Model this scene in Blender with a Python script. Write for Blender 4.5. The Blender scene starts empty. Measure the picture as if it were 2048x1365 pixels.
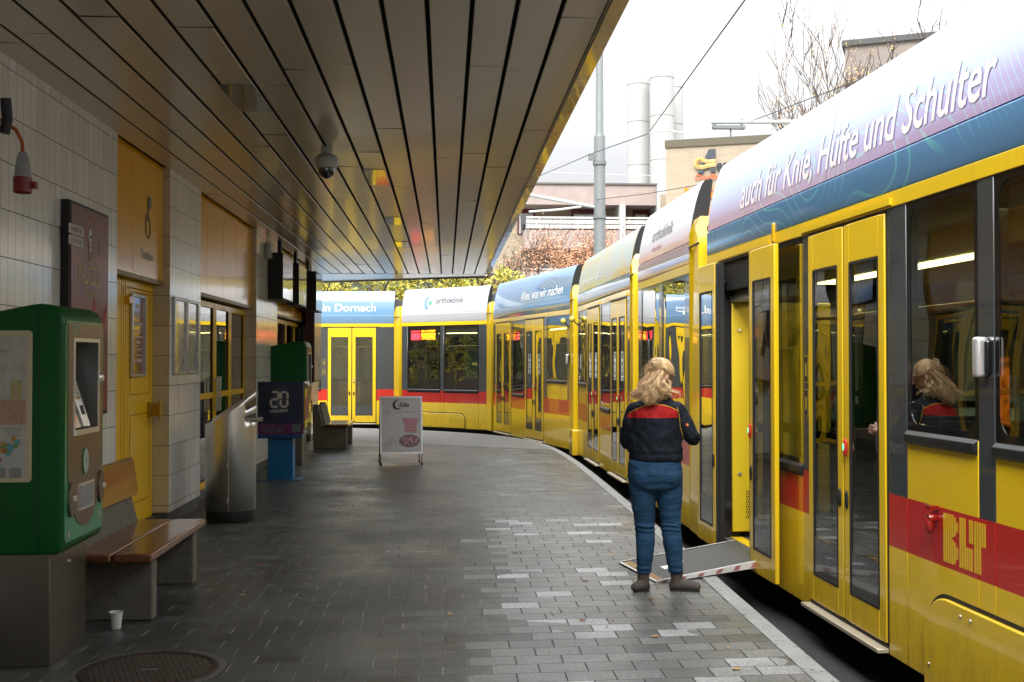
import bpy, bmesh, math, random
from mathutils import Vector, Matrix, noise

R = math.radians
random.seed(7)
SC = bpy.context.scene
COL = SC.collection

# ---------------------------------------------------------------- camera, sky, sun, exposure
cam = bpy.data.cameras.new('camera')
cam.sensor_width = 36
cam.lens = 36 * 2250 / 2048
cam.clip_start = 0.1
cam.clip_end = 3000
co = bpy.data.objects.new('camera', cam)
co.location = (0, 0, 1.6)
co.rotation_euler = (R(90 + 0.98), 0, R(-3.357))
COL.objects.link(co)
SC.camera = co

SUN_EL, SUN_AZ = R(46), R(197)
wd = bpy.data.worlds.new('World')
SC.world = wd
wd.use_nodes = True
wn, wl = wd.node_tree.nodes, wd.node_tree.links
bg = wn['Background']
sky = wn.new('ShaderNodeTexSky')
sky.sky_type = 'NISHITA'
sky.sun_disc = False
sky.sun_elevation = SUN_EL
sky.sun_rotation = SUN_AZ
sky.air_density = 1.0
sky.dust_density = 4.0
hs = wn.new('ShaderNodeHueSaturation')
hs.inputs['Saturation'].default_value = 0.10
wl.new(sky.outputs[0], hs.inputs['Color'])
# overcast: thin bright cloud layer evens the clear sky out
tc = wn.new('ShaderNodeTexCoord')
nz = wn.new('ShaderNodeTexNoise')
nz.inputs['Scale'].default_value = 2.2
nz.inputs['Detail'].default_value = 5
mp = wn.new('ShaderNodeMapping')
mp.inputs['Scale'].default_value = (1, 1, 3)
wl.new(tc.outputs['Generated'], mp.inputs[0])
wl.new(mp.outputs[0], nz.inputs['Vector'])
cr = wn.new('ShaderNodeValToRGB')
cr.color_ramp.elements[0].position = 0.3
cr.color_ramp.elements[0].color = (11.4, 11.8, 12.5, 1)
cr.color_ramp.elements[1].position = 0.7
cr.color_ramp.elements[1].color = (14.9, 15.0, 15.2, 1)
wl.new(nz.outputs[0], cr.inputs[0])
mx = wn.new('ShaderNodeMixRGB')
mx.inputs[0].default_value = 0.97
wl.new(hs.outputs[0], mx.inputs[1])
# an overcast sky is brighter overhead than at the horizon
sp = wn.new('ShaderNodeSeparateXYZ')
wl.new(tc.outputs['Generated'], sp.inputs[0])
m1_ = wn.new('ShaderNodeMath')
m1_.operation = 'MAXIMUM'
wl.new(sp.outputs[2], m1_.inputs[0])
m1_.inputs[1].default_value = 0.0
m2w = wn.new('ShaderNodeMath')
m2w.operation = 'POWER'
wl.new(m1_.outputs[0], m2w.inputs[0])
m2w.inputs[1].default_value = 1.7
mr_ = wn.new('ShaderNodeMath')
mr_.operation = 'MULTIPLY_ADD'
wl.new(m2w.outputs[0], mr_.inputs[0])
mr_.inputs[1].default_value = 2.1
mr_.inputs[2].default_value = 0.16
mg = wn.new('ShaderNodeVectorMath')
mg.operation = 'SCALE'
wl.new(cr.outputs[0], mg.inputs[0])
wl.new(mr_.outputs[0], mg.inputs['Scale'])
wl.new(mg.outputs[0], mx.inputs[2])
wl.new(mx.outputs[0], bg.inputs['Color'])
bg.inputs['Strength'].default_value = 0.07

sl = bpy.data.lights.new('sun', 'SUN')
sl.energy = 1.3
sl.angle = R(30)
sl.color = (1.0, 0.96, 0.9)
so = bpy.data.objects.new('sun', sl)
so.rotation_euler = (R(90) - SUN_EL, 0, R(180) - SUN_AZ)
COL.objects.link(so)

SC.view_settings.view_transform = 'Standard'
SC.view_settings.look = 'None'
SC.view_settings.gamma = 1
SC.view_settings.exposure = 1.85
SC.render.engine = 'CYCLES'
SC.cycles.max_bounces = 8
SC.cycles.transparent_max_bounces = 16
SC.cycles.caustics_reflective = False
SC.cycles.caustics_refractive = False
SC.cycles.sample_clamp_indirect = 6

# ---------------------------------------------------------------- helpers
WM = {}


def thing(name, label, cat, loc=(0, 0, 0), rz=0.0, group=None):
    o = bpy.data.objects.new(name, None)
    o.empty_display_size = 0.2
    o.location = loc
    o.rotation_euler = (0, 0, rz)
    COL.objects.link(o)
    o['label'] = label
    o['category'] = cat
    if group:
        o['group'] = group
    WM[o] = Matrix.Translation(loc) @ Matrix.Rotation(rz, 4, 'Z')
    return o


def tag(o, label, cat, group=None):
    o['label'] = label
    o['category'] = cat
    if group:
        o['group'] = group
    return o


def kind(o, k):
    o['kind'] = k
    return o


class MB:
    """collects shapes and links them as ONE mesh object"""

    def __init__(s):
        s.v, s.f, s.m, s.s = [], [], [], []

    def add(s, vs, fs, m=0, smooth=False):
        b = len(s.v)
        s.v += [Vector(p) for p in vs]
        for f in fs:
            s.f.append([b + i for i in f])
            s.m.append(m)
            s.s.append(smooth)
        return s

    def box(s, a, b, m=0):
        x0, x1 = sorted((a[0], b[0])); y0, y1 = sorted((a[1], b[1])); z0, z1 = sorted((a[2], b[2]))
        vs = [(x0, y0, z0), (x1, y0, z0), (x1, y1, z0), (x0, y1, z0), (x0, y0, z1), (x1, y0, z1), (x1, y1, z1), (x0, y1, z1)]
        return s.add(vs, [(0, 3, 2, 1), (4, 5, 6, 7), (0, 1, 5, 4), (1, 2, 6, 5), (2, 3, 7, 6), (3, 0, 4, 7)], m)

    def prism(s, poly, fn, a, b, m=0, mc=None, smooth=False):
        """poly: 2D points, fn(p, t) -> 3D, from t=a to t=b"""
        n = len(poly)
        vs = [fn(p, a) for p in poly] + [fn(p, b) for p in poly]
        s.add(vs, [(i, (i + 1) % n, n + (i + 1) % n, n + i) for i in range(n)], m, smooth)
        s.add(vs[:n], [tuple(range(n))[::-1]], m if mc is None else mc)
        s.add(vs[n:], [tuple(range(n))], m if mc is None else mc)
        return s

    def tube(s, pts, r, n=8, m=0, cap=True, smooth=True):
        pts = [Vector(p) for p in pts]
        rs = r if isinstance(r, (list, tuple)) else [r] * len(pts)
        rings = []
        up = None
        for i, p in enumerate(pts):
            d = (pts[min(i + 1, len(pts) - 1)] - pts[max(i - 1, 0)])
            d = d.normalized() if d.length > 1e-9 else Vector((0, 0, 1))
            if up is None:
                up = Vector((0, 0, 1)) if abs(d.z) < 0.9 else Vector((1, 0, 0))
            x = d.cross(up)
            if x.length < 1e-6:
                x = d.cross(Vector((0, 1, 0.3)))
            x.normalize()
            y = x.cross(d).normalized()
            up = y
            rings.append([p + (x * math.cos(2 * math.pi * k / n) + y * math.sin(2 * math.pi * k / n)) * rs[i] for k in range(n)])
        vs = [q for rg in rings for q in rg]
        fs = []
        for i in range(len(pts) - 1):
            for k in range(n):
                fs.append((i * n + k, i * n + (k + 1) % n, (i + 1) * n + (k + 1) % n, (i + 1) * n + k))
        s.add(vs, fs, m, smooth)
        if cap:
            s.add(rings[0], [tuple(range(n))[::-1]], m)
            s.add(rings[-1], [tuple(range(n))], m)
        return s

    def lathe(s, prof, c, n=24, m=0, smooth=True, ax='Z', a0=0, a1=2 * math.pi):
        """prof: (r, h) list around centre c"""
        c = Vector(c)
        full = abs(a1 - a0 - 2 * math.pi) < 1e-6
        vs, fs = [], []
        N = n if full else n + 1
        for r, h in prof:
            for k in range(N):
                a = a0 + (a1 - a0) * k / n
                x, y = r * math.cos(a), r * math.sin(a)
                q = {'Z': (x, y, h), 'X': (h, x, y), 'Y': (x, h, y)}[ax]
                vs.append(c + Vector(q))
        for i in range(len(prof) - 1):
            for k in range(n):
                k2 = (k + 1) % N
                fs.append((i * N + k, i * N + k2, (i + 1) * N + k2, (i + 1) * N + k))
        return s.add(vs, fs, m, smooth)

    def loft(s, rings, n=20, m=0, smooth=True):
        """rings: (cx,cy,cz,rx,ry[,power]) horizontal superellipse sections, closed"""
        vs = []
        for q in rings:
            cx, cy, cz, rx, ry = q[:5]
            e = 2.0 / (q[5] if len(q) > 5 else 2.0)
            for k in range(n):
                a = 2 * math.pi * k / n
                c_, s_ = math.cos(a), math.sin(a)
                vs.append((cx + rx * math.copysign(abs(c_) ** e, c_), cy + ry * math.copysign(abs(s_) ** e, s_), cz))
        L = len(rings)
        fs = [(i * n + k, i * n + (k + 1) % n, (i + 1) * n + (k + 1) % n, (i + 1) * n + k) for i in range(L - 1) for k in range(n)]
        fs.append(tuple(range(n))[::-1])
        fs.append(tuple((L - 1) * n + k for k in range(n)))
        return s.add(vs, fs, m, smooth)

    def ell(s, c, r, n=16, m=0, rot=None):
        vs, fs = [], []
        h = n // 2
        for i in range(h + 1):
            t = math.pi * i / h
            for k in range(n):
                a = 2 * math.pi * k / n
                v = Vector((r[0] * math.sin(t) * math.cos(a), r[1] * math.sin(t) * math.sin(a), r[2] * math.cos(t)))
                if rot:
                    v = rot @ v
                vs.append(Vector(c) + v)
        for i in range(h):
            for k in range(n):
                fs.append((i * n + k, (i + 1) * n + k, (i + 1) * n + (k + 1) % n, i * n + (k + 1) % n))
        return s.add(vs, fs, m, True)

    def disc(s, c, r, nrm_ax, m=0, n=24, ry=None):
        ry = ry or r
        vs = []
        for k in range(n):
            a = 2 * math.pi * k / n
            q = {'X': (0, r * math.cos(a), ry * math.sin(a)), 'Y': (r * math.cos(a), 0, ry * math.sin(a)), 'Z': (r * math.cos(a), ry * math.sin(a), 0)}[nrm_ax]
            vs.append(Vector(c) + Vector(q))
        return s.add(vs, [tuple(range(n))], m)

    def build(s, name, mats, parent=None, space=None, bevel=0, seg=2, sharp=True, weld=True, frame=None):
        if not isinstance(mats, (list, tuple)):
            mats = [mats]
        pm = WM[parent] if parent is not None else Matrix()
        fm = frame if frame is not None else pm
        T = fm.inverted() @ (space if space is not None else Matrix())
        me = bpy.data.meshes.new(name)
        me.from_pydata([T @ v for v in s.v], [], s.f)
        for m_ in mats:
            me.materials.append(m_)
        for p, mi, sm in zip(me.polygons, s.m, s.s):
            p.material_index = mi
            p.use_smooth = sm or bevel > 0
        if weld:
            bm = bmesh.new()
            bm.from_mesh(me)
            bmesh.ops.remove_doubles(bm, verts=bm.verts, dist=1e-5)
            bmesh.ops.recalc_face_normals(bm, faces=bm.faces)
            bm.to_mesh(me)
            bm.free()
        if sharp:
            try:
                me.set_sharp_from_angle(angle=R(38))
            except Exception:
                pass
        o = bpy.data.objects.new(name, me)
        COL.objects.link(o)
        if parent is not None:
            o.parent = parent
        if frame is not None:
            o.matrix_basis = pm.inverted() @ frame
        WM[o] = fm.copy()
        if bevel:
            b = o.modifiers.new('bevel', 'BEVEL')
            b.width = bevel
            b.segments = seg
            b.limit_method = 'ANGLE'
            b.angle_limit = R(40)
            b.harden_normals = False
        return o


def rrect(w, h, r, n=5, cx=0, cy=0):
    out = []
    for (sx, sy, a) in ((1, 1, 0), (-1, 1, 90), (-1, -1, 180), (1, -1, 270)):
        for k in range(n + 1):
            t = R(a + 90 * k / n)
            out.append((cx + sx * (w / 2 - r) + r * math.cos(t), cy + sy * (h / 2 - r) + r * math.sin(t)))
    return out


_FT = {}


def text_mesh(body, shear=0.0, bold=0.0):
    """outline text as (verts2D, faces) normalised so x runs 0..w and cap height is about 0.7"""
    key = (body, shear, bold)
    if key in _FT:
        return _FT[key]
    cu = bpy.data.curves.new('t', 'FONT')
    cu.body = body
    cu.shear = shear
    cu.offset = bold
    cu.resolution_u = 3
    o = bpy.data.objects.new('t', cu)
    COL.objects.link(o)
    dg = bpy.context.evaluated_depsgraph_get()
    dg.update()
    me = bpy.data.meshes.new_from_object(o.evaluated_get(dg))
    vs = [(v.co.x, v.co.y) for v in me.vertices]
    fs = [tuple(p.vertices) for p in me.polygons]
    bpy.data.objects.remove(o)
    bpy.data.meshes.remove(me)
    x0 = min(p[0] for p in vs)
    vs = [(p[0] - x0, p[1]) for p in vs]
    bm = bmesh.new()
    bv = [bm.verts.new((p[0], p[1], 0)) for p in vs]
    for f in fs:
        try:
            bm.faces.new([bv[i] for i in f])
        except ValueError:
            pass
    for k in range(-2, 10):
        bmesh.ops.bisect_plane(bm, geom=bm.verts[:] + bm.edges[:] + bm.faces[:], plane_co=(0, k * 0.11, 0), plane_no=(0, 1, 0))
    bm.verts.index_update()
    vs = [(v.co.x, v.co.y) for v in bm.verts]
    fs = [tuple(v.index for v in f.verts) for f in bm.faces]
    bm.free()
    _FT[key] = (vs, fs)
    return vs, fs


def put_text(mb, body, fn, width, height, m=0, shear=0.0, bold=0.0, spacing=None):
    """fn(u, v): u in 0..width, v in 0..height (cap height) -> 3D"""
    vs, fs = text_mesh(body, shear, bold)
    w = max(p[0] for p in vs)
    mb.add([fn(p[0] / w * width, p[1] / 0.7 * height) for p in vs], fs, m)
    return mb


# ---------------------------------------------------------------- materials
class NT:
    def __init__(s, mat):
        s.t = mat.node_tree
        s.n = s.t.nodes
        s.l = s.t.links

    def new(s, ty, **kw):
        n = s.n.new(ty)
        for k, v in kw.items():
            setattr(n, k, v)
        return n

    def inp(s, node, key, val):
        i = node.inputs[key]
        if hasattr(val, 'is_linked') or isinstance(val, bpy.types.NodeSocket):
            s.l.new(val, i)
        elif isinstance(val, (tuple, list)):
            i.default_value = (*val, 1) if len(val) == 3 and len(i.default_value) == 4 else val
        else:
            i.default_value = val

    def M(s, op, a, b=None, c=None):
        n = s.new('ShaderNodeMath', operation=op)
        s.inp(n, 0, a)
        if b is not None:
            s.inp(n, 1, b)
        if c is not None:
            s.inp(n, 2, c)
        return n.outputs[0]

    def mix(s, f, a, b, mode='MIX'):
        n = s.new('ShaderNodeMixRGB', blend_type=mode)
        s.inp(n, 0, f)
        s.inp(n, 1, a)
        s.inp(n, 2, b)
        return n.outputs[0]

    def pos(s):
        g = s.new('ShaderNodeTexCoord')
        return g.outputs['Object']

    def world(s):
        return s.new('ShaderNodeNewGeometry').outputs['Position']

    def xyz(s, v):
        n = s.new('ShaderNodeSeparateXYZ')
        s.l.new(v, n.inputs[0])
        return n.outputs

    def vec(s, x, y, z):
        n = s.new('ShaderNodeCombineXYZ')
        for i, q in enumerate((x, y, z)):
            s.inp(n, i, q)
        return n.outputs[0]

    def noise(s, v, sc, det=3, rough=0.5):
        n = s.new('ShaderNodeTexNoise')
        if v is not None:
            s.l.new(v, n.inputs['Vector'])
        n.inputs['Scale'].default_value = sc
        n.inputs['Detail'].default_value = det
        n.inputs['Roughness'].default_value = rough
        return n.outputs[0]

    def scale(s, v, sc):
        n = s.new('ShaderNodeMapping')
        s.l.new(v, n.inputs[0])
        n.inputs['Scale'].default_value = sc
        return n.outputs[0]

    def ramp(s, f, stops):
        n = s.new('ShaderNodeValToRGB')
        s.l.new(f, n.inputs[0])
        e = n.color_ramp.elements
        while len(e) < len(stops):
            e.new(0.5)
        for i, (p, c) in enumerate(stops):
            e[i].position = p
            e[i].color = (*c, 1) if len(c) == 3 else c
        return n.outputs[0]

    def bump(s, h, strength=0.3, dist=0.01):
        n = s.new('ShaderNodeBump')
        n.inputs['Strength'].default_value = strength
        n.inputs['Distance'].default_value = dist
        s.l.new(h, n.inputs['Height'])
        return n.outputs[0]


def mat(name, col=(0.5, 0.5, 0.5), rough=0.5, metal=0.0, coat=0.0, spec=0.5, var=0.0, vscale=8.0, bump=0.0, bscale=40.0, bdist=0.004,
        emit=None, estr=0.0, dirt=0.0, wav=0.0):
    m = bpy.data.materials.new(name)
    m.use_nodes = True
    t = NT(m)
    b = t.n['Principled BSDF']
    t.inp(b, 'Base Color', col)
    b.inputs['Roughness'].default_value = rough
    b.inputs['Metallic'].default_value = metal
    b.inputs['Coat Weight'].default_value = coat
    b.inputs['Coat Roughness'].default_value = 0.04
    b.inputs['Specular IOR Level'].default_value = spec
    p = t.pos()
    c = None
    if var:
        nz_ = t.noise(p, vscale, 5, 0.6)
        c = t.mix(t.M('MULTIPLY', nz_, 1.0), tuple(q * (1 - var) for q in col), tuple(min(1, q * (1 + var)) for q in col))
    if dirt:
        d = t.noise(t.scale(p, (1.0, 1.0, 0.8)), 1.6, 5, 0.6)
        d = t.ramp(d, [(0.42, (0, 0, 0)), (0.80, (1, 1, 1))])
        c = t.mix(t.M('MULTIPLY', d, dirt), c if c is not None else col, tuple(q * 0.35 for q in col))
        t.inp(b, 'Roughness', t.M('ADD', t.M('MULTIPLY', d, 0.25), rough))
    if c is not None:
        t.inp(b, 'Base Color', c)
    if name.startswith('tram '):
        zz = t.xyz(t.world())[2]
        low_ = t.new('ShaderNodeMapRange')
        t.l.new(zz, low_.inputs[0])
        low_.inputs[1].default_value = 0.55
        low_.inputs[2].default_value = -0.1
        low_.inputs[3].default_value = 0.0
        low_.inputs[4].default_value = 0.42
        sp_ = t.ramp(t.noise(t.scale(p, (1, 1, 0.35)), 11, 8, 0.75), [(0.44, (0, 0, 0)), (0.72, (1, 1, 1))])
        k_ = t.M('MULTIPLY', low_.outputs[0], t.M('ADD', sp_, 0.25))
        dr = t.ramp(t.noise(t.scale(p, (26, 26, 0.5)), 2, 4, 0.6), [(0.60, (0, 0, 0)), (0.80, (0.22, 0.22, 0.22))])
        k_ = t.M('MINIMUM', t.M('ADD', k_, dr), 0.6)
        c = t.mix(k_, c if c is not None else col, (0.085, 0.065, 0.035))
        t.inp(b, 'Base Color', c)
        t.inp(b, 'Roughness', t.M('ADD', t.M('MULTIPLY', k_, 0.6), rough))
    h = None
    if bump:
        h = t.bump(t.noise(p, bscale, 5, 0.6), bump, bdist)
    if wav:
        hw = t.noise(p, 1.7, 1, 0.4)
        n = t.new('ShaderNodeBump')
        n.inputs['Strength'].default_value = 1.0
        n.inputs['Distance'].default_value = wav
        t.l.new(hw, n.inputs['Height'])
        if h is not None:
            t.l.new(h, n.inputs['Normal'])
        h = n.outputs[0]
    if h is not None:
        t.l.new(h, b.inputs['Normal'])
        if coat:
            t.l.new(h, b.inputs['Coat Normal'])
    if emit:
        t.inp(b, 'Emission Color', emit)
        b.inputs['Emission Strength'].default_value = estr
    m['t'] = 1
    return m


def glass_mat(name, tint=(0.35, 0.38, 0.36), refl=(1, 1, 1), wav=0.006, base=0.10, rough=0.0):
    """thin window pane: tinted see-through plus mirror reflection that grows at grazing angles"""
    m = bpy.data.materials.new(name)
    m.use_nodes = True
    t = NT(m)
    t.n.remove(t.n['Principled BSDF'])
    out = t.n['Material Output']
    tr = t.new('ShaderNodeBsdfTransparent')
    t.inp(tr, 'Color', tint)
    gl = t.new('ShaderNodeBsdfGlossy')
    t.inp(gl, 'Color', refl)
    gl.inputs['Roughness'].default_value = rough
    fr = t.new('ShaderNodeFresnel')
    fr.inputs['IOR'].default_value = 1.5
    if wav:
        h = t.noise(t.pos(), 1.3, 1, 0.4)
        bn = t.new('ShaderNodeBump')
        bn.inputs['Strength'].default_value = 1.0
        bn.inputs['Distance'].default_value = wav
        t.l.new(h, bn.inputs['Height'])
        t.l.new(bn.outputs[0], gl.inputs['Normal'])
    f = t.M('MINIMUM', t.M('ADD', t.M('MULTIPLY', fr.outputs[0], 1.6), base), 1.0)
    bf = t.new('ShaderNodeNewGeometry').outputs['Backfacing']
    f = t.M('MULTIPLY', f, t.M('SUBTRACT', 1.0, bf))
    mx_ = t.new('ShaderNodeMixShader')
    t.l.new(f, mx_.inputs[0])
    t.l.new(tr.outputs[0], mx_.inputs[1])
    t.l.new(gl.outputs[0], mx_.inputs[2])
    t.l.new(mx_.outputs[0], out.inputs[0])
    return m


def tile_mat(name, col, w, h, horiz, z_off, x_off=0.0, grout=(0.10, 0.095, 0.085), stagger=0.0, coat=0.3):
    """glazed tiles w x h metres; horiz: 'X' or 'Y' world axis running along the wall"""
    m = bpy.data.materials.new(name)
    m.use_nodes = True
    t = NT(m)
    b = t.n['Principled BSDF']
    x, y, z = t.xyz(t.world())
    u = t.M('DIVIDE', t.M('ADD', y if horiz == 'Y' else x, 100 + x_off), w)
    v = t.M('DIVIDE', t.M('ADD', z, 10 + z_off), h)
    fu, fv = t.M('FRACT', u), t.M('FRACT', v)
    eu = t.M('MINIMUM', fu, t.M('SUBTRACT', 1.0, fu))
    ev = t.M('MINIMUM', fv, t.M('SUBTRACT', 1.0, fv))
    gu = t.M('LESS_THAN', t.M('MULTIPLY', eu, w), 0.0016)
    gv = t.M('LESS_THAN', t.M('MULTIPLY', ev, h), 0.0028)
    g = t.M('MAXIMUM', gu, gv)
    wn_ = t.new('ShaderNodeTexWhiteNoise', noise_dimensions='2D')
    t.l.new(t.vec(t.M('FLOOR', u), t.M('FLOOR', v), 0.0), wn_.inputs['Vector'])
    k = t.M('ADD', 0.90, t.M('MULTIPLY', wn_.outputs['Value'], 0.14))
    stain = t.noise(t.scale(t.world(), (3, 3, 0.9)), 2.2, 8, 0.7)
    stain = t.ramp(stain, [(0.5, (0, 0, 0)), (0.8, (1, 1, 1))])
    c = t.mix(1.0, col, t.vec(k, k, k), 'MULTIPLY')
    c = t.mix(t.M('MULTIPLY', stain, 0.28), c, tuple(q * 0.45 for q in col))
    ch = t.ramp(t.noise(t.world(), 26, 3, 0.6), [(0.71, (0, 0, 0)), (0.73, (1, 1, 1))])
    c = t.mix(t.M('MULTIPLY', ch, 0.7), c, (0.09, 0.08, 0.06))
    c = t.mix(g, c, grout)
    t.inp(b, 'Base Color', c)
    t.inp(b, 'Roughness', t.M('ADD', 0.17, t.M('MULTIPLY', g, 0.5)))
    b.inputs['Coat Weight'].default_value = coat
    b.inputs['Coat Roughness'].default_value = 0.12
    hgt = t.M('MULTIPLY', t.M('SUBTRACT', 1.0, g), 1.0)
    tilt = t.M('MULTIPLY', t.M('MULTIPLY', t.M('SUBTRACT', wn_.outputs['Value'], 0.5), fu), 0.8)
    n1 = t.bump(t.M('ADD', hgt, tilt), 0.6, 0.002)
    t.l.new(n1, b.inputs['Normal'])
    t.l.new(n1, b.inputs['Coat Normal'])
    return m


def brick_face_mat(name, c1, c2, mortar, w=0.25, h=0.07):
    m = bpy.data.materials.new(name)
    m.use_nodes = True
    t = NT(m)
    b = t.n['Principled BSDF']
    x, y, z = t.xyz(t.world())
    br = t.new('ShaderNodeTexBrick')
    t.l.new(t.vec(t.M('ADD', x, y), z, 0.0), br.inputs['Vector'])
    br.inputs['Scale'].default_value = 1.0
    br.inputs['Brick Width'].default_value = w
    br.inputs['Row Height'].default_value = h
    br.inputs['Mortar Size'].default_value = 0.006
    t.inp(br, 'Color1', c1)
    t.inp(br, 'Color2', c2)
    t.inp(br, 'Mortar', mortar)
    nz_ = t.noise(t.world(), 0.6, 4)
    t.inp(b, 'Base Color', t.mix(t.M('MULTIPLY', nz_, 0.5), br.outputs[0], tuple(q * 0.8 for q in c1)))
    b.inputs['Roughness'].default_value = 0.9
    return m


def paver_mat():
    m = bpy.data.materials.new('pavers')
    m.use_nodes = True
    t = NT(m)
    b = t.n['Principled BSDF']
    P = t.world()
    x, y, z = t.xyz(P)
    W_, H_ = 0.250, 0.167
    ys = t.M('ADD', t.M('SUBTRACT', y, t.M('MULTIPLY', x, 0.05)), 50.03)
    v = t.M('DIVIDE', ys, H_)
    row = t.M('FLOOR', v)
    off = t.M('MULTIPLY', t.M('MODULO', row, 2.0), 0.5)
    jit = t.new('ShaderNodeTexWhiteNoise', noise_dimensions='1D')
    t.l.new(row, jit.inputs['W'])
    u = t.M('ADD', t.M('ADD', t.M('DIVIDE', t.M('ADD', x, 40.0), W_), off), t.M('MULTIPLY', jit.outputs['Value'], 0.10))
    colu = t.M('FLOOR', u)
    fu, fv = t.M('FRACT', u), t.M('FRACT', v)
    eu = t.M('MULTIPLY', t.M('MINIMUM', fu, t.M('SUBTRACT', 1.0, fu)), W_)
    ev = t.M('MULTIPLY', t.M('MINIMUM', fv, t.M('SUBTRACT', 1.0, fv)), H_)
    wob = t.M('MULTIPLY', t.M('SUBTRACT', t.noise(P, 9, 4, 0.7), 0.5), 0.006)
    gu = t.M('LESS_THAN', t.M('ADD', eu, wob), 0.0040)
    gv = t.M('LESS_THAN', t.M('ADD', ev, wob), 0.0030)
    g = t.M('MAXIMUM', gu, gv)
    wn_ = t.new('ShaderNodeTexWhiteNoise', noise_dimensions='2D')
    t.l.new(t.vec(colu, row, 0.0), wn_.inputs['Vector'])
    r1 = wn_.outputs['Value']
    wn2 = t.new('ShaderNodeTexWhiteNoise', noise_dimensions='2D')
    t.l.new(t.vec(row, colu, 0.0), wn2.inputs['Vector'])
    r2 = wn2.outputs['Value']
    # newer, coarser stones towards the track
    cx = t.M('MULTIPLY', colu, W_)
    newer = t.M('GREATER_THAN', cx, t.M('ADD', 39.80 + 0.30, t.M('ADD', t.M('MULTIPLY', r2, 0.24), t.M('MULTIPLY', t.M('SUBTRACT', y, 6.0), 0.035))))
    nearz = t.M('LESS_THAN', y, 11.5)
    newer = t.M('MULTIPLY', newer, t.M('MAXIMUM', nearz, 0.25))
    base = t.mix(newer, (0.060, 0.062, 0.058), (0.135, 0.139, 0.135))
    k = t.M('ADD', 0.70, t.M('MULTIPLY', r1, 0.60))
    c = t.mix(1.0, base, t.vec(k, k, k), 'MULTIPLY')
    # scattered pale replacement stones, in loose patches
    patch = t.noise(t.scale(P, (0.55, 1.3, 1)), 1.5, 1)
    thr = t.M('SUBTRACT', 1.16, t.M('MULTIPLY', patch, 0.62))
    pale = t.M('MULTIPLY', t.M('GREATER_THAN', r2, thr), newer)
    c = t.mix(t.M('MULTIPLY', pale, t.M('ADD', 0.45, t.M('MULTIPLY', r1, 0.55))), c, (0.40, 0.42, 0.44))
    gr = t.noise(P, 170, 2, 0.7)
    c = t.mix(1.0, c, t.ramp(gr, [(0.3, (0.55, 0.55, 0.55)), (0.7, (1.45, 1.45, 1.45))]), 'MULTIPLY')
    g2 = t.noise(P, 48, 3, 0.75)
    c = t.mix(1.0, c, t.ramp(g2, [(0.35, (0.62, 0.62, 0.61)), (0.68, (1.42, 1.42, 1.42))]), 'MULTIPLY')
    st = t.ramp(t.noise(P, 1.1, 7, 0.65), [(0.42, (0.72, 0.72, 0.70)), (0.68, (1.18, 1.18, 1.16))])
    c = t.mix(1.0, c, st, 'MULTIPLY')
    spots = t.ramp(t.noise(t.scale(P, (1, 1, 1)), 21, 2, 0.5), [(0.735, (0, 0, 0)), (0.75, (1, 1, 1))])
    c = t.mix(t.M('MULTIPLY', spots, 0.55), c, (0.26, 0.26, 0.24))
    lj = t.M('MULTIPLY', gu, t.M('GREATER_THAN', r2, 0.45))
    gc = t.mix(newer, t.mix(lj, (0.022, 0.022, 0.019), (0.17, 0.17, 0.155)), (0.014, 0.013, 0.012))
    c = t.mix(g, c, gc)
    t.inp(b, 'Base Color', c)
    wet = t.ramp(t.noise(P, 0.9, 5, 0.6), [(0.35, (0.26, 0.26, 0.26)), (0.7, (0.46, 0.46, 0.46))])
    t.inp(b, 'Roughness', t.M('ADD', t.M('ADD', wet, t.M('MULTIPLY', r1, 0.10)), t.M('MULTIPLY', g, 0.3)))
    b.inputs['Specular IOR Level'].default_value = 0.55
    tilt = t.M('MULTIPLY', t.M('MULTIPLY', t.M('SUBTRACT', r1, 0.5), fu), 0.6)
    hh = t.M('ADD', t.M('ADD', t.M('MULTIPLY', t.M('SUBTRACT', 1.0, g), 1.0), tilt), t.M('MULTIPLY', gr, 0.35))
    t.l.new(t.bump(hh, 0.55, 0.0035), b.inputs['Normal'])
    return m


def wood_mat():
    m = bpy.data.materials.new('varnished wood')
    m.use_nodes = True
    t = NT(m)
    b = t.n['Principled BSDF']
    p = t.scale(t.pos(), (22, 1.3, 22))
    a = t.noise(p, 1.6, 7, 0.65)
    c = t.ramp(a, [(0.28, (0.055, 0.018, 0.008)), (0.5, (0.17, 0.062, 0.026)), (0.75, (0.28, 0.12, 0.052))])
    t.inp(b, 'Base Color', c)
    t.inp(b, 'Roughness', t.M('ADD', 0.12, t.M('MULTIPLY', a, 0.22)))
    b.inputs['Coat Weight'].default_value = 0.5
    b.inputs['Coat Roughness'].default_value = 0.09
    t.l.new(t.bump(a, 0.15, 0.002), b.inputs['Normal'])
    return m


def concrete_mat(name, col):
    m = bpy.data.materials.new(name)
    m.use_nodes = True
    t = NT(m)
    b = t.n['Principled BSDF']
    p = t.pos()
    a = t.noise(p, 3.5, 8, 0.7)
    g = t.noise(p, 140, 3, 0.7)
    hol = t.ramp(t.noise(p, 34, 2, 0.5), [(0.30, (0, 0, 0)), (0.36, (1, 1, 1))])
    c = t.mix(a, tuple(q * 0.6 for q in col), tuple(q * 1.3 for q in col))
    c = t.mix(1.0, c, t.ramp(g, [(0.3, (0.7, 0.7, 0.68)), (0.7, (1.3, 1.3, 1.28))]), 'MULTIPLY')
    c = t.mix(t.M('SUBTRACT', 1.0, hol), c, (0.02, 0.02, 0.018))
    t.inp(b, 'Base Color', c)
    b.inputs['Roughness'].default_value = 0.85
    t.l.new(t.bump(t.M('ADD', t.M('MULTIPLY', g, 0.4), hol), 0.5, 0.003), b.inputs['Normal'])
    return m


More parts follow.
